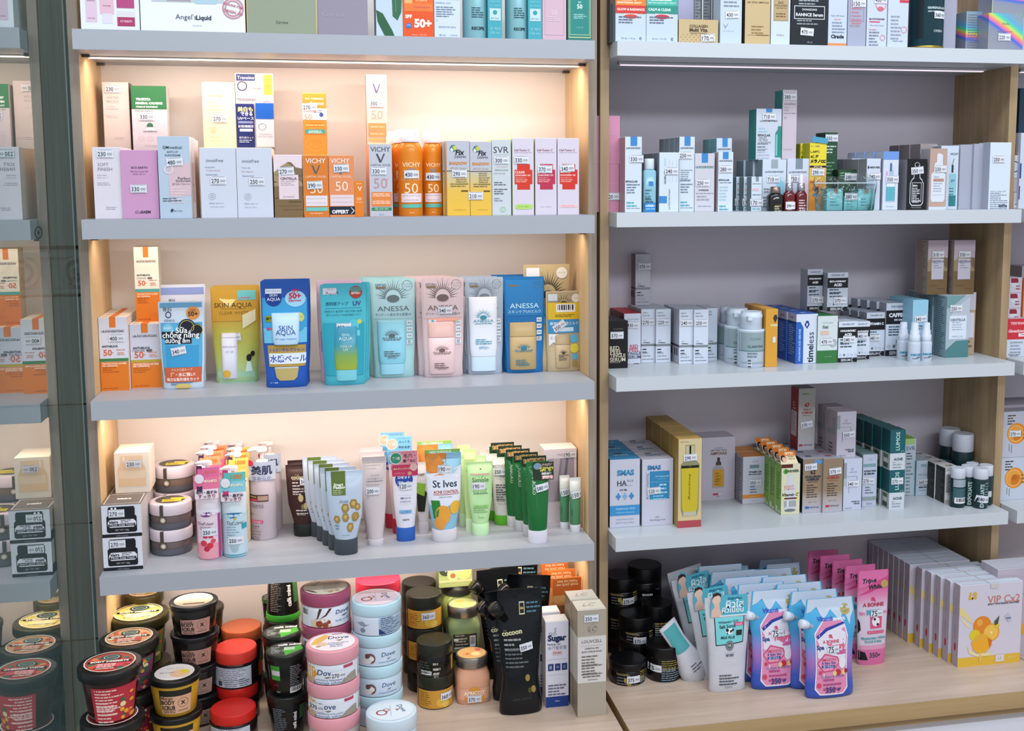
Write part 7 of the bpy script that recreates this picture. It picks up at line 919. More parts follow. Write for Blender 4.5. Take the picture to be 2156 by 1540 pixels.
# ================================================================ MIDDLE UNIT, fourth shelf
s4 = 'R3'
C('carton', 'white and blue ampoule carton with three plus signs, left end', 1284, 1347, 967, 1111, s4, d=.055, n=3, gap=.002, col='#c2c4d2', side='#2c3c50', top='#3c88b4', pt=[T(.5, .6, .5, 'SMAS', '#a8d0e4', b=.03), ('r', .35, .8, .6, .95, '#4c3c34')], pr=[T(.52, .80, .58, 'SMAS', '#3c88b0', b=.06), T(.40, .65, .32, 'HA', '#3c4454', b=.02), T(.68, .68, .2, 'PLUS', '#5c6474'), ('r', .26, .61, .74, .613, '#3c4454'), T(.45, .55, .26, '470 ML', '#34405c', b=.02), ('r', .20, .44, .36, .475, '#3c88c0'), ('r', .25, .41, .31, .505, '#3c88c0'), ('r', .42, .44, .58, .475, '#7cacd0'), ('r', .47, .41, .53, .505, '#7cacd0'), ('r', .64, .44, .80, .475, '#3c88c0'), ('r', .69, .41, .75, .505, '#3c88c0'), ('r', 0, .18, 1, .325, '#3c8cc4'), T(.52, .275, .62, 'Hyaluronic Acid', '#c0e0f4'), T(.52, .22, .6, 'Maximum Ampoule', '#a0d0ec'), T(.5, .12, .6, 'Innovative Intensity Therapy', '#6c7484'), T(.5, .07, .6, 'NET WT. 3.38 fl.oz (100ml)', '#6c7484')])
C('carton', 'white ampoule carton with large blue panel beside the plus sign one', 1352, 1417, 967, 1107, s4, d=.055, n=3, gap=.002, col='#c4c4d4', side='#a8acbc', top='#c0bcc8', st=(.38, .53, '520', 3), pt=[T(.5, .6, .5, 'SMAS', '#6c94b4', b=.03), ('r', .3, .85, .5, .97, '#4c3c34')], pr=[T(.38, .875, .44, 'SMAS', '#3474a4', b=.06), ('r', .24, .40, .88, .82, '#3484b4'), T(.64, .74, .42, 'Pro Vitamin-B5', '#a0d4e8', b=.02), T(.68, .70, .32, 'PANTHENOL', '#7cbcd8'), ('r', .26, .655, .86, .66, '#7cbcd8'), ('l', .55, .6, .85, 3, '#a8d8ec', .008), ('l', .35, .48, .84, 3, '#8cc8e0', .006), ('r', .12, .40, .125, .82, '#4c5468'), T(.18, .6, .38, 'Bio Intensive Replenishing', '#4c5468', r=90), T(.5, .13, .14, 'UPC', '#6c7484'), T(.5, .085, .5, 'Vita Energy Care', '#5c6474')])
gm = ramp_mat('gold_box_front', [(0, '#d0b88c'), (1, '#cdbb8e')], 2, 0, .15, .4)
C('carton', 'tall golden carton showing a yellow serum bottle, red base', 1428, 1477, 924, 1111, s4, d=.058, n=4, gap=.002, col=gm, side='#a88840', top='#c09c54', st=(.5, .79, '290', 3), pt=[T(.5, .3, .5, 'gold ampoule', '#8c6c30')], pr=[('r', 0, 0, 1, .08, '#a84850'), T(.25, .965, .36, 'PERFECT SERUM', '#7c6438'), ('p', [(.30, .93), (.70, .93), (.70, .77), (.90, .71), (.88, .2), (.8, .13), (.2, .13), (.12, .2), (.1, .71), (.30, .77)], '#8c8868'), ('p', [(.32, .92), (.68, .92), (.68, .78), (.32, .78)], '#b8b48c'), ('r', .46, .80, .54, .92, '#14140c'), ('p', [(.13, .67), (.87, .67), (.83, .22), (.78, .18), (.22, .18), (.17, .22)], '#c4b02c'), ('r', .12, .67, .88, .70, '#1c2014'), ('r', .45, .67, .55, .70, '#3c3c2c'), ('r', .22, .13, .78, .18, '#b8b49c'), T(.48, .46, .30, 'Sooyoung', '#3c3408', r=-90, i=.3, s=.45)])
C('carton', 'wide white ampoule carton with amber dropper bottle picture', 1478, 1547, 921, 1054, s4, d=.05, n=2, col='#b9b3c0', side='#a89ca8', pr=[T(.5, .83, .26, 'AUSTRALIAN', '#6c5c6c'), T(.5, .795, .50, '24K PURE GOLD', '#6c5444', b=.02), T(.5, .745, .50, 'AMPOULE', '#7c5c3c', b=.04), ('r', .46, .61, .54, .68, '#3c2c24'), ('r', .42, .56, .58, .61, '#4c3c34'), ('p', [(.42, .56), (.58, .56), (.66, .51), (.68, .48), (.68, .20), (.32, .20), (.32, .48), (.34, .51)], '#9c9ca4'), ('p', [(.345, .49), (.655, .49), (.655, .22), (.345, .22)], '#c09028'), ('l', .40, .42, .6, 5, '#8c6418', .006), T(.46, .32, .14, 'gold', '#8c4418'), ('r', .34, .085, .50, .115, '#b83c4c'), ('r', .51, .085, .62, .115, '#c8c0cc'), ('l', .45, .06, .55, 1, '#7c7484')])
C('carton', 'white and orange vitamin serum carton with orange lid', 1564, 1615, 961, 1061, s4, d=.045, n=2, gap=.004, col='#c1c4d2', side='#a8a8b4', top='#d08434', st=(.5, .45, '350'), pl=[('l', .2, .9, .9, 20, '#6c6c7c', .006)], pr=[('r', 0, .12, 1, .20, '#d8883c'), T(.5, .155, .4, 'vitamin serum', '#f0c08c'), ('o', .5, .89, .1, '#6c7484', .5, .85), ('r', .28, .75, .66, .82, '#6c8c90'), T(.5, .67, .52, 'VITAMIN C20', '#2c3444', b=.05), T(.5, .62, .52, 'BRIGHTENING SERUM', '#2c3444', b=.04), ('l', .3, .35, .7, 3, '#6c7484', .006), T(.5, .06, .24, '30ml 1.01fl.oz', '#8c94a4')])
def gtab(root, sf, w, d, h):
    mb = MB(); mb.add([(-w / 2, -d / 2 + .003, h), (w / 2 - .003, -d / 2 + .003, h), (w / 2 - .006, d / 2 - .006, h + .022), (-w / 2 + .003, d / 2 - .006, h + .022), (-w / 2, -d / 2 + .0035, h - .0006), (w / 2 - .003, -d / 2 + .0035, h - .0006), (w / 2 - .006, d / 2 - .0055, h + .0214), (-w / 2 + .003, d / 2 - .0055, h + .0214)], [(0, 1, 2, 3), (7, 6, 5, 4), (0, 4, 5, 1), (1, 5, 6, 2), (2, 6, 7, 3), (3, 7, 4, 0)], mat('#e0d4b0', .4))
    g = (w, d, lambda u, v, e: (-w / 2 + u * (w - .004) + .001, -d / 2 + .003 + v * (d - .009), h + v * .022 + .0004 + e), False)
    put(mb, g, [('r', 0, .62, 1, 1, '#dc7c2c'), T(.6, .8, .5, 'SPF30', '#ffe8c0', b=.04), ('c', .2, .4, .17, '#2c1814', 1.2), ('c', .24, .32, .13, '#dcb09c', 1.2), ('l', .5, .5, .9, 2, '#a88c50', .005)], 0); mb.build('header_flap', root)
C('carton', 'vitamin serum carton with printed bottle, green side and orange face flap', 1645, 1684, 978, 1084, s4, d=.030, n=5, gap=.002, col='#d3d1b4', side='#7ca450', top='#c8c8b8', extra=gtab, pl=[('r', .1, .02, .45, .14, '#c8d0b8'), ('r', .55, .02, .85, .08, '#c8d0b8'), ('l', .2, .8, .9, 10, '#5c8438', .006)], pr=[('r', 0, .93, .6, 1, '#5c2418'), ('c', .22, .86, .13, '#4c9c34'), T(.56, .865, .76, 'GARNIER', '#3c5440', b=.04), ('c', .5, .35, .42, '#e0dc60', 1), ('c', .5, .35, .34, '#e8e8c4', 1), ('p', [(.34, .80), (.62, .80), (.6, .66), (.78, .56), (.78, .1), (.18, .1), (.18, .56), (.36, .66)], '#ccccd4'), T(.42, .56, .5, 'LIGHT', '#c8784c', b=.02), T(.44, .51, .56, 'COMPLETE', '#c8784c', b=.02), T(.5, .40, .88, 'Vitamin C', '#1c1c18', i=.35, b=.03), ('r', .16, .31, .84, .34, '#5c2424'), ('r', .16, .16, .8, .28, '#9ca0a4'), ('r', .3, .16, .4, .28, '#d0d4d8'), ('c', .48, .09, .3, '#6c7478', .25)])
sv = ramp_mat('champagne_to_silver', [(0, '#b4b4c0'), (.3, '#a89c94'), (.45, '#927c60'), (1, '#8c7860')], 2, 0, .105, .3)
hA = C('carton', 'champagne metallic ampoule carton with navy lettering and blue mark', 1690, 1732, 966, 1080, s4, d=.038, n=4, col=sv, side='#1c2434', top='#a4a4b0', st=(.38, .85, '350', 3), pt=[('r', .3, .4, .6, .7, '#4c5474')], pr=[('r', .55, .90, 1, .97, '#5c90c0'), T(.5, .75, .26, '62', '#1c2030', b=.03), T(.5, .665, .76, 'HYALURON', '#1c2440', b=.05), T(.5, .615, .66, 'COMPLEX', '#1c2440', b=.05), T(.5, .57, .5, 'AMPOULE', '#3c3c4c'), ('l', .2, .5, .8, 6, '#4c4038', .005), T(.5, .2, .4, '30 ml / 1 fl.oz', '#6c6460'), ('r', .14, .08, .34, .12, '#2c64b0'), T(.6, .1, .44, 'HISTOLAB', '#3c5c90', b=.02)])
hB = C('carton', 'champagne metallic ampoule carton with crimson lettering and red mark', 1733, 1774, 965, 1079, s4, d=.038, n=4, col=sv, side='#8c8488', top='#a4a4b0', st=(.6, .76, '370', 5), pt=[('r', .3, .4, .6, .7, '#a85060')], pr=[T(.5, .69, .5, 'VITA C', '#9c3830', b=.04), T(.5, .64, .66, 'COMPLEX', '#9c3830', b=.05), T(.5, .59, .5, 'AMPOULE', '#9c5848'), ('l', .2, .52, .8, 6, '#4c4038', .005), T(.5, .22, .4, '30 ml / 1 fl.oz', '#6c6460'), ('r', .14, .10, .34, .14, '#c03048'), T(.6, .12, .44, 'HISTOLAB', '#6c4c68', b=.02)])
C('carton', 'tall silver carton with deep red side, standing on the champagne ones', 1681, 1716, 818, 930, s4, Y=hA.y + .07, zb=hA.top, d=.04, col=ramp_mat('silver_print', [(0, '#b8b8c0'), (.4, '#a8a4a4'), (1, '#a09c98')], 2, 0, .11, .3), side='#8c2430', top='#8c8c90', st=(.5, .42, '370', 8), pl=[('r', .1, .22, .8, .62, '#c0b8c0'), ('l', .15, .6, .75, 14, '#7c6c78', .0032), ('l', .3, .74, .7, 3, '#c89ca0', .006)], pr=[('r', .2, .90, .6, .92, '#5c9050'), T(.5, .73, .32, '47', '#a02c38', b=.04), T(.5, .655, .46, 'VITA C', '#a02c38', b=.04), T(.52, .61, .66, 'COMPLEX', '#a02c38', b=.04), T(.5, .565, .5, 'AMPOULE', '#8c5c60'), ('r', .08, .07, .28, .105, '#c03048'), T(.6, .088, .5, 'HISTOLAB', '#6c4c68', b=.02)])
hd = [('r', 0, .62, .16, .92, '#8c9498'), ('r', 0, .48, .16, .62, '#b0b8bc'), ('o', .46, .80, .06, '#3c4454'), T(.5, .74, .44, 'medi-peel', '#8c94a4'), ('r', .18, .655, .72, .66, '#6c747c'), ('r', .72, .55, .735, .66, '#6c747c'), ('r', .3, .545, .72, .55, '#6c747c'), ('r', .28, .34, .295, .55, '#6c747c'), T(.68, .17, .44, 'HYDRA B5', '#3c4454', b=.03), T(.74, .13, .3, 'SERUM', '#3c4454', b=.03), ('l', .1, .04, .5, 1, '#8c94a4')]
h1_ = C('carton', 'white hydrating carton with grey line drawing, lower front', 1776, 1814, 966, 1075, s4, d=.042, n=2, col='#c0c6d8', side='#a8a8b8', top='#b8bcc8', st=(.5, .52, '340'), pr=hd, grp='white cartons with grey line drawing')
C('carton', 'white hydrating carton with grey line drawing, raised one', 1762, 1802, 867, 972, s4, Y=h1_.y + .012, zb=h1_.top, d=.045, n=2, gap=.003, col='#bcb8c6', side='#a89ca8', top='#b4a8b4', st=(.62, .50, '350', 5), pr=hd, pl=[('r', .0, .48, .8, .6, '#8c9498'), ('r', .55, .48, .8, .85, '#8c9498'), ('l', .2, .25, .7, 4, '#5c5c68', .008)], grp='white cartons with grey line drawing')
C('carton', 'white serum carton with pale teal lid and bold dark lettering', 1816, 1846, 957, 1067, s4, d=.045, n=3, dx=-.003, col='#bcc4d6', side='#8ca4a4', top='#88a8a8', st=(.4, .5, '270', -6), pr=[('o', .5, .9, .12, '#6c7484', .5, .85), ('r', .04, .76, .9, .82, '#7c9ca4'), T(.5, .68, .84, 'HYDRATING', '#2c3c48', b=.05), T(.45, .63, .7, 'B5 SERUM', '#2c3c48', b=.05), ('l', .2, .36, .8, 3, '#6c7484', .006), ('r', 0, .12, 1, .19, '#8c9c9c'), T(.5, .06, .4, '30ml', '#8c94a4')])
lu = [('r', 0, 0, 1, .42, '#c6ccd4'), T(.5, .72, .46, 'LUMOS', '#a8ccc8', r=90, b=.03), ('o', .82, .44, .1, '#b8c8c8', 1, .85), T(.55, .27, .6, 'ACNE', '#34505c', b=.04), ('l', .2, .18, .4, 1, '#6c7c84'), ('l', .2, .12, .85, 2, '#8c98a0', .006)]
lul = [('r', 0, 0, 1, .42, '#a8a8a4'), ('r', .2, .28, .8, .38, '#4c6c54'), ('r', .2, .04, .8, .16, '#3c4c48'), ('r', .35, .18, .7, .28, '#c0c0b8')]
la = C('carton', 'teal and white acne serum carton, lower of the stack', 1872, 1904, 990, 1072, s4, d=.034, n=5, gap=.001, dx=-.003, col='#1f5a62', side='#17494e', top='#2c6468', pr=lu, pl=lul, st=(.5, .72, '270'), grp='teal acne serum cartons, lower layer')
C('carton', 'teal and white acne serum carton, upper of the stack', 1874, 1906, 906, 989, s4, Y=la.y, zb=la.top, d=.034, n=5, gap=.001, dx=-.003, col='#1f5a62', side='#17494e', top='#2c6468', pr=lu, pl=lul, grp='teal acne serum cartons, upper layer')
C('carton', 'white carton with thin serif letters and lime top, behind the teal stack', 1903, 1927, 924, 1044, s4, d=.042, n=2, col='#bec9d4', side='#a8b8a8', top='#8cb84c', pr=[T(.55, .83, .8, 'SVR', '#4c5464', h=.07), ('l', .2, .73, .8, 3, '#4c5c68', .006), ('l', .2, .55, .8, 12, '#7c8c98', .008), ('o', .4, .08, .16, '#9cc08c', 1, .8), ('r', 0, .9, .9, 1, '#a8c87c')])
C('carton', 'small white carton with turquoise side and tilted sticker', 1929, 1959, 970, 1044, s4, d=.03, n=2, col='#bcc8d6', side='#4ca8a8', top='#b0bcc8', st=(.5, .40, '260', 4), pr=[('r', .3, .82, .7, .90, '#8ca4b0'), T(.5, .6, .72, 'NEOGEN', '#8c98a4'), ('l', .2, .3, .9, 2, '#3c4854', .006), ('l', .2, .15, .85, 1, '#8c98a4')])
C('carton', 'black sided white carton in the diagonal row by the small bottles', 1989, 2020, 985, 1060, s4, d=.036, n=6, gap=.002, dx=-.002, col='#c0c0bc', side='#1a1d1c', top='#c4c0c0', pl=[('l', .1, .85, .9, 18, '#5c605c', .0038)], pt=[('o', .5, .5, .2, '#4c4c50', .6, .6), ('o', .66, .5, .12, '#4c4c50', .8, .6)], pr=[('b', .04, .1, .5, .9), T(.3, .5, .5, 'EXFOLIATE', '#4c6c70', r=90, b=.02)])
def toner(label, x0, x1, yt, yb, split=.64, Y=None, st=None, pr=(), grp='dark bottles with white caps', zb=None):
    K('toner_bottle', label, x0, x1, yt, yb, s4, [('bottle', [(0, .93), (.02, 1), (split - .02, 1), (split, .96)], mat('#1b3437', .3), pr), ('cap', [(split, .94), (split + .01, .98), (.975, .98), (1, .93)], '#cdd2de')], Y=Y, st=st, grp=grp, zb=zb)
ex = [T(.35, .45, .8, 'EXFOLIATE', '#a8c0c0', r=90, b=.04), ('l', .52, .85, .9, 8, '#6c8c8c', .006)]
toner('tall dark toner bottle with white cap against the back, left', 1979, 2018, 907, 1015, .72, Y=.14, pr=[('r', .0, .5, .5, .7, '#5c8c94')]); toner('tall dark toner bottle with white cap against the back, right', 2006, 2046, 918, 1030, .72, Y=.085, pr=[T(.4, .4, .6, 'EXFOLIATE', '#b8c8c8', r=90, b=.04), ('r', .7, .55, 1, .8, '#c0ccd4')])
toner('small dark bottle with white cap and blue barcode label, front left', 2002, 2030, 989, 1071, .74, pr=[('r', .04, .72, .96, .98, '#9ca4b0'), ('r', .04, .2, .96, .68, '#3c6068'), ('b', .1, .16, .95, .36)]); toner('small dark bottle with white cap and tilted sticker, front right', 2050, 2078, 990, 1073, .74, st=(.45, .34, '280', -6), pr=ex)
toner('small dark bottle with white cap, second row left', 2024, 2052, 985, 1067, .74, pr=ex); toner('small dark bottle with white cap, second row right', 2062, 2088, 983, 1066, .74, pr=[('r', .3, .3, .7, .5, '#c8ccd4')]); toner('small dark bottle with white cap, at the rear of the group', 2034, 2058, 979, 1058, .74)
# ================================================================ MIDDLE COUNTER
s5 = 'R4'; bj = dict(lid='#0d0d0f', body='#0f0e10', br=.98, lr=.985, split=.46, sh='R4', grp='black coffee scrub jars')
bjp = [('l', .12, .75, .45, 4, '#6c6c70', .006), T(.25, .85, .3, 'cocoon', '#8c7c38', b=.03), ('c', .34, .42, .06, '#a89040', 1.2), ('c', .42, .16, .06, '#a89040', 1.1), ('l', .74, .9, .98, 5, '#8c7c38', .0045), ('l', .74, .5, .98, 8, '#7c90a0', .0045), T(.55, .08, .2, '200 ML', '#8c8c90')]
bjq = [('l', .30, .9, .96, 5, '#8c7c38', .0045), ('l', .30, .56, .96, 8, '#7c90a0', .0045)]
column([('black coffee scrub jar at the front left corner of the middle counter', .07, {'pr': bjp, 'st': (.54, .5, '375'), 'split': .64})], 1283, 1358, -.03, 1402, 1, **bj)
def bjar(label, x0, x1, Yf, y1, n, pr, st=None, low=()):
    return column([('black scrub jar beneath, ' + (low[0] if low else label), .07, {'pr': bjp})] * 0 + [(q, .07, {'pr': bjp if i % 2 else bjq}) for i, q in enumerate(low)] + [(label, .07, {'pr': pr, 'st': st} if st else {'pr': pr})], x0, x1, Yf, y1, n, **bj)
column([('black coffee scrub jar bottom right, with a tall ingredient panel', .07, {'pr': bjq, 'st': (.1, .6, '375'), 'split': .68})], 1361, 1433, -.03, 1368, 1, **bj)
bjar('black scrub jar with sticker in the middle of the left pile', 1303, 1377, .045, 1305, 2, bjp, (.46, .3, '375'), ['black scrub jar under the stickered middle one'])
bjar('black scrub jar with sticker, upper left against the side panel', 1272, 1343, .118, 1222, 3, bjp, (.6, .3, '375'), ['black scrub jar at the bottom by the side panel', 'black scrub jar above it by the side panel'])
bjar('black scrub jar showing barcode, highest of the black pile', 1322, 1392, .122, 1200, 3, [('b', .3, .1, .6, .25), T(.8, .5, .2, 'vegan', '#6c6c70')], None, ['black scrub jar at the bottom rear of the pile', 'black scrub jar in the middle rear of the pile'])
bjar('black scrub jar with yellow text panel at the right of the pile', 1352, 1414, .05, 1280, 2, bjq, None, ['black scrub jar low at the right rear of the pile'])
# milk salt pouches with header cards
wf = foil('#c6c7d0', .6, .35)
def header(root, sf, r, H):
    mb = MB(); y0 = -r * .13; z0, z1 = H * .80, H * 1.03; pts = [(-.78, 0), (.78, 0), (.80, .12), (.80, .86), (.72, .97), (-.2, .97), (-.28, 1.02), (-.36, 1.18), (-.55, 1.22), (-.68, 1.1), (-.72, .9), (-.78, .5)]
    P = [(x * r, z0 + (z1 - z0) * z) for x, z in pts]
    n = len(P); mb.add([(x, y0, z) for x, z in P] + [(x, y0 + .0006, z) for x, z in P], [tuple(range(n)), tuple(range(2 * n - 1, n - 1, -1))] + [(i, i + n, (i + 1) % n + n, (i + 1) % n) for i in range(n)], mat('#58b0c4', .4))
    g = (2 * r, z1 - z0, lambda u, v, e: ((u - .5) * 2 * r, y0 - .0003 - e, z0 + v * (z1 - z0)), False)
    put(mb, g, [('p', [(.12, 0), (.36, 0), (.3, .4), (.3, .6), (.24, .62), (.13, .3)], '#dcb8a8'), ('c', .23, .80, .09, '#e0c0b0', 1.25), ('p', [(.14, .82), (.16, 1.08), (.24, 1.14), (.32, 1.06), (.33, .9), (.27, 1.0), (.18, .94)], '#3c2420'), ('r', .18, .5, .28, .66, '#dcbcac'), T(.62, .82, .3, 'ขัดผิวเนียน', '#1c6c8c', b=.03), T(.62, .58, .38, 'ผิวใส', '#f0f8fc', b=.015), T(.58, .30, .46, 'ผิวเนียน', '#f0f8fc', b=.015), ('r', .3, .0, .88, .06, '#dce8f0')], 0)
    mb.build('header_card', root)
mk = [('p', [(.16, .50), (.85, .52), (.85, .79), (.17, .79)], '#1c3440'), ('p', [(.18, .51), (.83, .53), (.83, .79), (.19, .79)], '#78ccd0'), T(.48, .74, .46, 'Whitening Q10', '#24404c', b=.03, r=2), T(.46, .70, .38, 'Salt Scrub', '#24404c', b=.03, r=2), ('c', .50, .65, .09, '#e8ecf0', .7), ('c', .45, .66, .035, '#1c2024', 1), ('c', .54, .645, .03, '#1c2024', 1), ('c', .585, .66, .025, '#1c2024', 1), ('r', .44, .615, .46, .64, '#1c2024'), ('r', .54, .615, .56, .64, '#e0e4e8'), T(.46, .585, .34, 'MILK PLUS', '#24404c', b=.03), ('r', .62, .70, .82, .735, '#d04c80'), T(.72, .717, .14, 'ขายดี', '#f8d0e0'), ('r', .66, .60, .8, .655, '#2c2c30'), ('c', .5, .50, .10, '#5c6468', 1), ('o', .5, .50, .08, '#b0b8bc', 1, .9), T(.5, .50, .08, 'VR', '#c0c8cc', b=.03), T(.5, .40, .2, '80 000', '#3c4458', b=.03), ('r', .38, .425, .64, .427, '#a08c98'), ('l', .22, .18, .78, 4, '#3c444c', .006), T(.48, .06, .22, 'SCENTIO', '#6c747c')]
def milk(label, x0, x1, yt, yb, Y=None, rot=(0, 0, 0), hd=True, h=None):
    return K('refill_pouch', label, x0, x1, yt, yb, s5, [('bag', [(0, .74, .26, 2.2), (.02, .78, .3, 2.2), (.12, .76, .3, 2.2), (.4, .80, .28, 2.2), (.7, .92, .2, 2.2), (.86, .98, .08, 2.2), (.9, 1, .03, 2.2), (1, 1, .02, 2.2)], wf, mk)], cat='pouch', Y=Y, rot=rot, extra=header if hd else None, grp='white salt scrub pouches', h=h, nseg=32)
milk('white salt scrub pouch with cow picture and header card, front one', 1482, 1580, 1262, 1459)
milk('white salt scrub pouch with header card leaning behind the front one', 1464, 1558, 1225, 1425, Y=-.035, rot=(-.02, -.10, .05), h=.185)
milk('white salt scrub pouch with header card, third back and leaning left', 1440, 1530, 1190, 1400, Y=.04, rot=(-.02, -.16, .1), h=.19)
milk('white salt scrub pouch without card, leaning against the black jars', 1436, 1510, 1190, 1400, Y=.095, rot=(0, -.20, .1), hd=False, h=.19)
K('refill_pouch', 'slumped white salt scrub pouch lying against the black jars', 1436, 1506, 1300, 1436, s5, [('bag', [(0, .70, .5, 2.2), (.04, .95, .62, 2.2), (.25, .92, .6, 2.2), (.5, .62, .5, 2.2, .1), (.7, .55, .28, 2.2, .2), (1, .62, .05, 2.2, .3)], wf, [('p', [(.05, .55), (.8, .55), (.85, .95), (.1, .95)], '#4c9ca0'), ('l', .3, .3, .7, 3, '#5c646c', .006)])], cat='pouch', rot=(-.1, -.5, .35), grp='white salt scrub pouches', Y=-.035)
# yogurt salt pouches
ym = ramp_mat('blue_pink_blue_print', [(0, '#2c4cac'), (.18, '#3454b4'), (.42, '#a070b8'), (.55, '#7c88cc'), (.68, '#3c98cc'), (1, '#4cacd8')], 2, 0, .17, .3)
wave = [('p', [(.03, 1.0), (.97, 1.0), (.97, .86), (.9, .80), (.86, .72), (.82, .80), (.76, .86), (.7, .80), (.66, .78), (.6, .82), (.5, .89), (.42, .83), (.36, .80), (.3, .84), (.22, .92), (.12, .88), (.03, .86)], '#c2cfe0')]
yo = wave + [('c', .80, .88, .10, '#a8985c', 1), ('o', .80, .88, .085, '#d0c48c', 1, .9), T(.80, .88, .1, 'awards', '#e0d8b0')] + \
     [('p', [(.14, .10), (.24, .04), (.72, .04), (.82, .10), (.84, .62), (.72, .80), (.36, .80), (.17, .66)], '#e4dce8'), ('p', [(.16, .11), (.25, .055), (.71, .055), (.80, .11), (.82, .61), (.71, .785), (.37, .785), (.19, .65)], '#d888ac'), ('p', [(.2, .42), (.2, .62), (.3, .68), (.74, .74), (.80, .62), (.80, .40), (.6, .34)], '#dcd8e4'), ('p', [(.20, .63), (.40, .71), (.74, .76), (.76, .74), (.42, .68), (.22, .60)], '#2c3c94'), T(.40, .80, .34, 'Vitamin', '#3c60c0', b=.04), T(.66, .79, .24, 'B3 0.3%', '#dce8f8', b=.04), T(.48, .62, .08, 'a', '#c84864', b=.08), T(.48, .575, .34, 'A BONNE', '#c84864', b=.04), T(.26, .515, .15, 'Spa', '#3c4c8c', b=.05), T(.58, .52, .38, 'Yogurt', '#d86484', b=.08), T(.70, .47, .2, 'Salt', '#c85890', b=.06),
      ('p', [(.18, .36), (.34, .46), (.62, .42), (.66, .36), (.5, .28), (.3, .27)], '#c84870'), ('p', [(.20, .36), (.35, .445), (.60, .41), (.63, .36), (.49, .29), (.31, .285)], '#dc94b4'), T(.42, .395, .3, 'SMOOTH', '#b03050', b=.02), T(.42, .36, .3, '& Baby Skin', '#34448c', b=.03), ('r', .27, .315, .55, .342, '#34448c'), T(.41, .329, .22, 'ヨーグルト', '#e4e8f4', b=.02), ('c', .72, .36, .08, '#e0dce4', 1.4), ('c', .62, .265, .06, '#c02c40'), ('c', .74, .26, .05, '#e0c080'), ('c', .54, .255, .045, '#e0c890'), ('c', .80, .27, .04, '#982840'), T(.5, .225, .5, 'Collagen & Vitamin', '#5c74ac', i=.2), ('c', .24, .27, .035, '#c84460'), ('c', .22, .14, .045, '#c84460'), ('l', .3, .185, .7, 3, '#a84c80', .009), T(.5, .085, .3, '350 g', '#2c3c7c', b=.03)]
ysec = [(0, .86, .22, 2.4), (.02, .90, .30, 2.2), (.06, .92, .32, 2.2), (.3, .86, .28, 2.2), (.55, .90, .22, 2.2), (.72, 1.0, .14, 2.2), (.88, .94, .05, 2.2), (.9, .93, .022, 2.2), (1, .88, .02, 2.2)]
def yog(label, x0, x1, yt, yb, n, dx, step, st=None, Y=None, gr='yogurt salt pouches', h=None):
    return K('refill_pouch', label, x0, x1, yt, yb, s5, [('bag', ysec, ym, yo)], cat='pouch', n=n, step=step, dx=dx, st=st, Y=Y, h=h, rot=(-.04, 0, 0), extra=spout('#d4dae6', -1, 1.25, .74, '#d0d8e4', .72), grp=gr, nseg=32)
yog('blue and pink yogurt salt pouch with white spout, right column', 1692, 1802, 1270, 1473, 5, -.012, .045, (.52, .50, '75'))
yog('blue and pink yogurt salt pouch with white spout, left column', 1578, 1688, 1252, 1454, 5, -.014, .040, (.5, .575, '75'))
yog('blue yogurt salt pouch in the far rear column by the milk pouches', 1540, 1630, 1190, 1345, 3, -.014, .03, Y=.07, h=.165)
yog('blue yogurt salt pouch in the rear column beside the pink pouches', 1610, 1690, 1165, 1320, 2, -.004, .03, Y=.125, h=.165)
# pink triple white pouches
tw = [('p', [(.03, .80), (.97, .93), (.97, 1), (.03, 1)], '#d46ca0'), ('p', [(.03, .74), (.4, .80), (.97, .90), (.97, .86), (.4, .77)], '#c83c7c'), T(.38, .885, .44, 'Triple', '#2c2c38', b=.04, i=.3, r=4), T(.58, .825, .44, 'White', '#2c2c38', b=.04, i=.3, r=4), ('c', .86, .85, .12, '#b89858', 1), T(.5, .69, .14, 'a', '#c8446c', b=.08), T(.5, .64, .68, 'A BONNE', '#b83c5c', b=.04), T(.14, .55, .18, 'Spa', '#d884a8', b=.06), T(.5, .56, .44, 'MILK', '#48a4c4', b=.1), T(.9, .555, .14, 'Salt', '#d884a8', b=.06), ('r', .4, .39, .78, .53, '#d4507c'), ('c', .58, .46, .13, '#e4e0e8', 1.1), ('c', .54, .485, .04, '#1c1c24'), ('c', .64, .43, .04, '#1c1c24'), ('r', .3, .335, .86, .365, '#cc4474'), T(.58, .35, .5, 'ホワイトニング', '#f4d0dc'), T(.52, .285, .84, 'Moisturizing White', '#3c9ca8', b=.03), T(.5, .25, .6, 'Smooth & Baby', '#3c9ca8', b=.03), ('r', .03, .0, .97, .17, '#cf6c9c'), ('r', .03, .17, .97, .21, '#d894b4'), T(.55, .1, .4, '350g', '#3c3c4c', b=.03), ('p', [(0, .5), (.06, .46), (.08, .38), (0, .34)], '#14141c'), ('p', [(.0, .06), (.3, .06), (.2, .14), (0, .16)], '#14141c')]
K('refill_pouch', 'pink and white milk salt pouch with cow badge', 1803, 1868, 1205, 1401, s5, [('bag', pouch_secs(.88, 1, .3, .02), ramp_mat('pink_white_print', [(0, '#cf6c9c'), (.2, '#d4c4d4'), (.7, '#d4c8d8'), (.85, '#d884ac'), (1, '#cc4c88')], 2, 0, .17, .3), tw)], cat='pouch', n=5, step=.035, dx=-.0115, st=(.6, .55, '75'), nseg=32, grp='pink milk salt pouches')
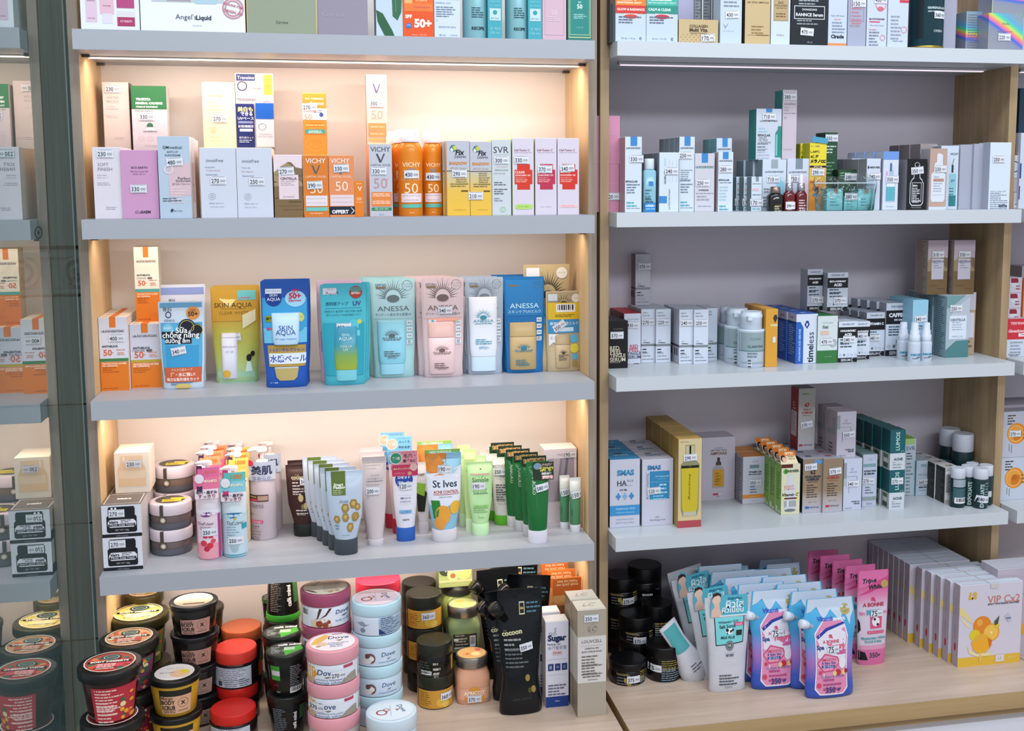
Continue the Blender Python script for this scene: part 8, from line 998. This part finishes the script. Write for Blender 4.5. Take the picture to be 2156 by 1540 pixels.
# shower powder boxes
vp = [('r', 0, 0, 1, .115, '#d8b03c'), T(.2, .865, .14, 'L2', '#d0a848', b=.1, i=.2), T(.70, .80, .52, 'VIP Cx2', '#c07868', b=.01), T(.70, .745, .5, 'BODY WHITENING SHOWER', '#4c4454', b=.03), ('p', [(.0, .74), (.08, .70), (.16, .62), (.22, .52), (.14, .56), (.06, .62), (0, .64)], '#dcc88c'), ('p', [(0, .62), (.1, .56), (.2, .46), (.12, .5)], '#e0d0a0'), ('c', .37, .49, .145, '#d88424'), ('c', .33, .53, .05, '#e4a04c'), ('c', .26, .38, .085, '#d8c02c'), ('c', .52, .40, .13, '#e09828'), ('c', .515, .40, .115, '#e8b850'), ('c', .52, .40, .02, '#f0d898'), ('c', .37, .27, .15, '#dca838'), ('p', [(.2, .30), (.52, .34), (.54, .24), (.4, .17), (.24, .2)], '#e4a42c'), ('p', [(.46, .34), (.54, .30), (.5, .2)], '#c86c1c'), ('c', .6, .48, .04, '#d8b82c'), ('p', [(.56, .53), (.64, .60), (.62, .50), (.57, .48)], '#4c5430'), ('p', [(.14, .26), (.18, .16), (.3, .115), (.5, .115), (.55, .18), (.5, .155), (.3, .15), (.2, .2)], '#e0d09c'), ('r', .34, .05, .37, .16, '#d8b870'), ('r', .60, .03, .74, .115, '#d0ccd4'), T(.67, .075, .05, 'L2', '#a88c5c'), ('r', .48, .94, .6, 1, '#c8c0bc'), T(.86, .07, .12, '10g x 12', '#f0e0b0'), ('p', [(.72, .58), (.78, .62), (.84, .55), (.79, .51)], '#b8b8cc'), ('r', .75, .55, .82, .57, '#6c6c8c')]
vl = [('r', .3, .62, .4, .82, '#9c94a4'), ('r', .3, .32, .4, .5, '#9c94a4'), ('c', .45, .235, .16, '#c03040', 2.6)]
vt_ = [('l', .3, .5, .72, 1, '#7c7484'), ('r', .0, .0, .01, 1, '#8c8494')]
V1 = C('powder_box', 'white shower powder box with orange fruit picture and yellow base', 2019, 2150, 1229, 1400, s5, d=.021, n=5, gap=.006, dx=-.006, col='#cbc5d2', side='#b0a4b0', top='#cfd6e2', pr=vp, pl=vl, pt=[('r', .46, .0, .47, 1, '#9c98a8')])
q = onz(1955, 1350, ZR[4])
V2 = C('powder_box', 'white shower powder box standing in the straight rear row', 2019, 2150, 1229, 1400, s5, Y=V1.y + .143, d=.0205, n=7, gap=.0008, dx=-.001, col='#b0a6b0', side='#a497a2', top='#a8a0ac', pr=vp, pl=vl, pt=[('r', .46, .0, .47, 1, '#8c8494')]) if 0 else None
bx = V1.x - .035
for i in range(8):
    y_ = V1.y + .150 + i * .0214
    lab = 'white shower powder box in the tight rear row, ' + (['nearest', 'second', 'third', 'fourth', 'fifth', 'sixth', 'seventh', 'rearmost'][i])
    dup(V1.root, (bx - .0012 * i, y_, ZR[4]), lab)
# ================================================================ RIGHTMOST UNIT
X0 = B3
def R(label, x0, x1, yt, yb, sh, **k):
    return C(k.pop('name', 'carton'), label, x0, x1, yt, yb, sh, **k)
hq = K('gift_box', 'square hologram gift box, lower of the stacked pair', 2078, 2155, 26, 97, 'R0', [('box', [(0, 1, .9, 30), (1, 1, .9, 30)], h1, (), {'smooth': False})], cat='box', Y=-.02, st=(.45, .37, '220'), nseg=4, grp='hologram gift boxes') if 0 else None
ga = C('gift_box', 'square hologram gift box, lower of the stacked pair', 2081, 2154, 28, 97, 'R0', Y=-.02, d=.05, col=h1, st=(.46, .36, '220'), pr=[T(.5, .72, .2, 'Pestlo', '#6c7080'), ('l', .25, .5, .7, 1, '#a06888')], seam=False, grp='hologram gift boxes')
C('gift_box', 'square hologram gift box, upper of the stacked pair', 2090, 2175, -60, 26, 'R0', Y=-.012, zb=ga.top, d=.05, col=h2, seam=False, pr=[('r', 0, 0, .01, 1, '#d8e0b0')], grp='hologram gift boxes')
C('gift_box', 'hologram gift box side with fine slanted text, left of the pair', 2034, 2072, 24, 96, 'R0', Y=.02, d=.06, col=h2, seam=False, pr=[('l', .1, .9, .9, 14, '#6c7480', .005)])
gb = R('dark navy box at the top of the rightmost second shelf', 2146, 2200, 186, 278, 'R1', Y=.05, d=.08, zb=ZR[1] + .135, col='#1c3448', seam=False)
g0 = R('white carton carrying the navy box, third layer', 2140, 2152, 277, 304, 'R1', Y=.03, d=.05, zb=ZR[1] + .112, col='#7c7074', h=.022, seam=False)
g1 = R('white carton with dark blue ring logo in the rightmost unit', 2137, 2152, 305, 358, 'R1', Y=.028, d=.06, col='#c0c8d8', zb=ZR[1] + .063, h=.048, pr=[('o', .0, .5, .7, '#2c3c5c', 1, .85)], seam=False)
R('grey white carton under the ring logo carton', 2135, 2152, 358, 395, 'R1', Y=.026, d=.06, col='#a8a0a8', zb=ZR[1] + .034, h=.0285, seam=False)
R('white carton at the bottom by the oak panel, far right', 2134, 2146, 396, 436, 'R1', Y=.026, d=.06, col='#b4b0b8', h=.0335, pr=[('b', .2, .1, .8, .4)], seam=False)
R('white carton with navy stripe cut by the right photo edge', 2147, 2180, 280, 436, 'R1', Y=.02, d=.06, col='#c4ccda', pr=[('r', 0, .4, .1, .6, '#24488c'), ('r', 0, .12, .06, .3, '#24286c')])
C('carton', 'red and white glutathione box cut by the right photo edge', 2119, 2190, 671, 751, 'R2', d=.07, col='#c2cbd8', top='#c8b4bc', pr=[('r', 0, .46, 1, 1, '#c22e3c'), T(.4, .88, .6, 'TERMINATOR', '#f0c8cc', b=.02), T(.35, .68, .6, 'Glutathione 2', '#f4dce0', i=.2, b=.02), ('r', .35, .53, 1, .62, '#f0dce0'), T(.6, .575, .4, 'Timed-up C', '#7c3c4c', b=.02), ('l', .12, .36, .5, 5, '#8c94a4', .007), T(.24, .06, .34, 'Angel Liquid', '#5c6474'), ('o', .8, .26, .13, '#d88c9c', 1, .5)])
zz = ZR[2] + .068
for i, lb_ in enumerate(['lowest', 'middle', 'top']):
    q = C('carton', 'small white carton with dark red half circle window, %s of three' % lb_, 2123 + i * 2, 2149 + i * 2, 641 - i * 40, 670 - i * 40, 'R2', Y=.055, d=.05, zb=zz, h=.033, col='#c0bcc8', side='#a8a0ac', seam=False, pr=[('c', .4, .62, .32, '#c8ccd4', 1), ('p', [(.1, .65), (.7, .65), (.68, .85), (.6, .95), (.1, .95)], '#8c2438'), ('l', .5, .4, .9, 2, '#8c3c54', .006)], grp='small white cartons with red half circle'); zz = q.top + .0003
C('carton', 'orange and blue box cut by the edge, beside the red half circles', 2155, 2190, 590, 672, 'R2', Y=.05, d=.06, zb=ZR[2] + .068, col='#d87034', pr=[('r', 0, .15, 1, .75, '#8cb4c8')])
C('carton', 'tall plain pale box at the back of the rightmost third shelf', 2150, 2200, 560, 660, 'R2', Y=.13, d=.05, col='#a8a0ac')
qp = [('c', .34, .52, .24, '#d8882c', 1), ('c', .30, .55, .16, '#e09c40', 1), ('c', .38, .47, .13, '#c8741c', 1), ('c', .34, .53, .07, '#b86418', 1), ('o', .32, .52, .2, '#e8ac58', 1, .85), ('l', .1, .9, .3, 4, '#4c3c2c', .006), ('l', .5, .56, .72, 3, '#8c6c3c', .008), ('r', .16, .14, .17, .3, '#6c5440'), ('r', .22, .1, .23, .28, '#6c5440'), T(.82, .80, .3, 'Q24', '#2c2c38', b=.02), ('p', [(.66, .06), (.86, .28), (.9, .28), (.72, .06)], '#4c5464')]
ra = C('box_set', 'white box with orange flower picture, lower of two at right edge', 2107, 2190, 963, 1052, 'R3', d=.07, col='#bcc4d2', top='#a8a8b4', pr=qp, seam=False, grp='orange flower boxes')
C('box_set', 'white box with orange flower and sticker, upper of two at right edge', 2112, 2195, 866, 960, 'R3', Y=ra.y + .001, zb=ra.top, d=.07, col='#b8bcca', top='#a49ca8', pr=qp, st=(.3, .52, '370'), seam=False, grp='orange flower boxes')
C('box_set', 'flat lilac white box with open lid on top of the flower boxes', 2110, 2200, 840, 862, 'R3', Y=ra.y + .04, zb=ra.top + .087, d=.08, col='#a8a0ac', seam=False, h=.02)
pb_ = C('powder_box', 'large pale box front on the counter at the right edge', 2098, 2200, 1196, 1335, 'R4', Y=-.06, d=.06, n=1, col='#b4aab6', top='#c4c4d0', pr=[('c', .5, .3, .12, '#d8a040'), ('l', .4, .7, .9, 1, '#8c7c84')])
for i in range(5):
    C('soap_bar_box', 'flat box with orange and red spots on top, %s from the front' % ['first', 'second', 'third', 'fourth', 'fifth'][i], 2102, 2190, 1190, 1200, 'R4', Y=.002 + i * .038, d=.036, h=.105, col='#a8a0a8', top='#b0a8b0', pt=[('r', .25, .1, 1, .6, '#cc7c24'), ('c', .25, .4, .09, '#9c2820'), ('c', .05, .6, .04, '#b89c5c')], seam=False, grp='orange spotted boxes at the right edge')
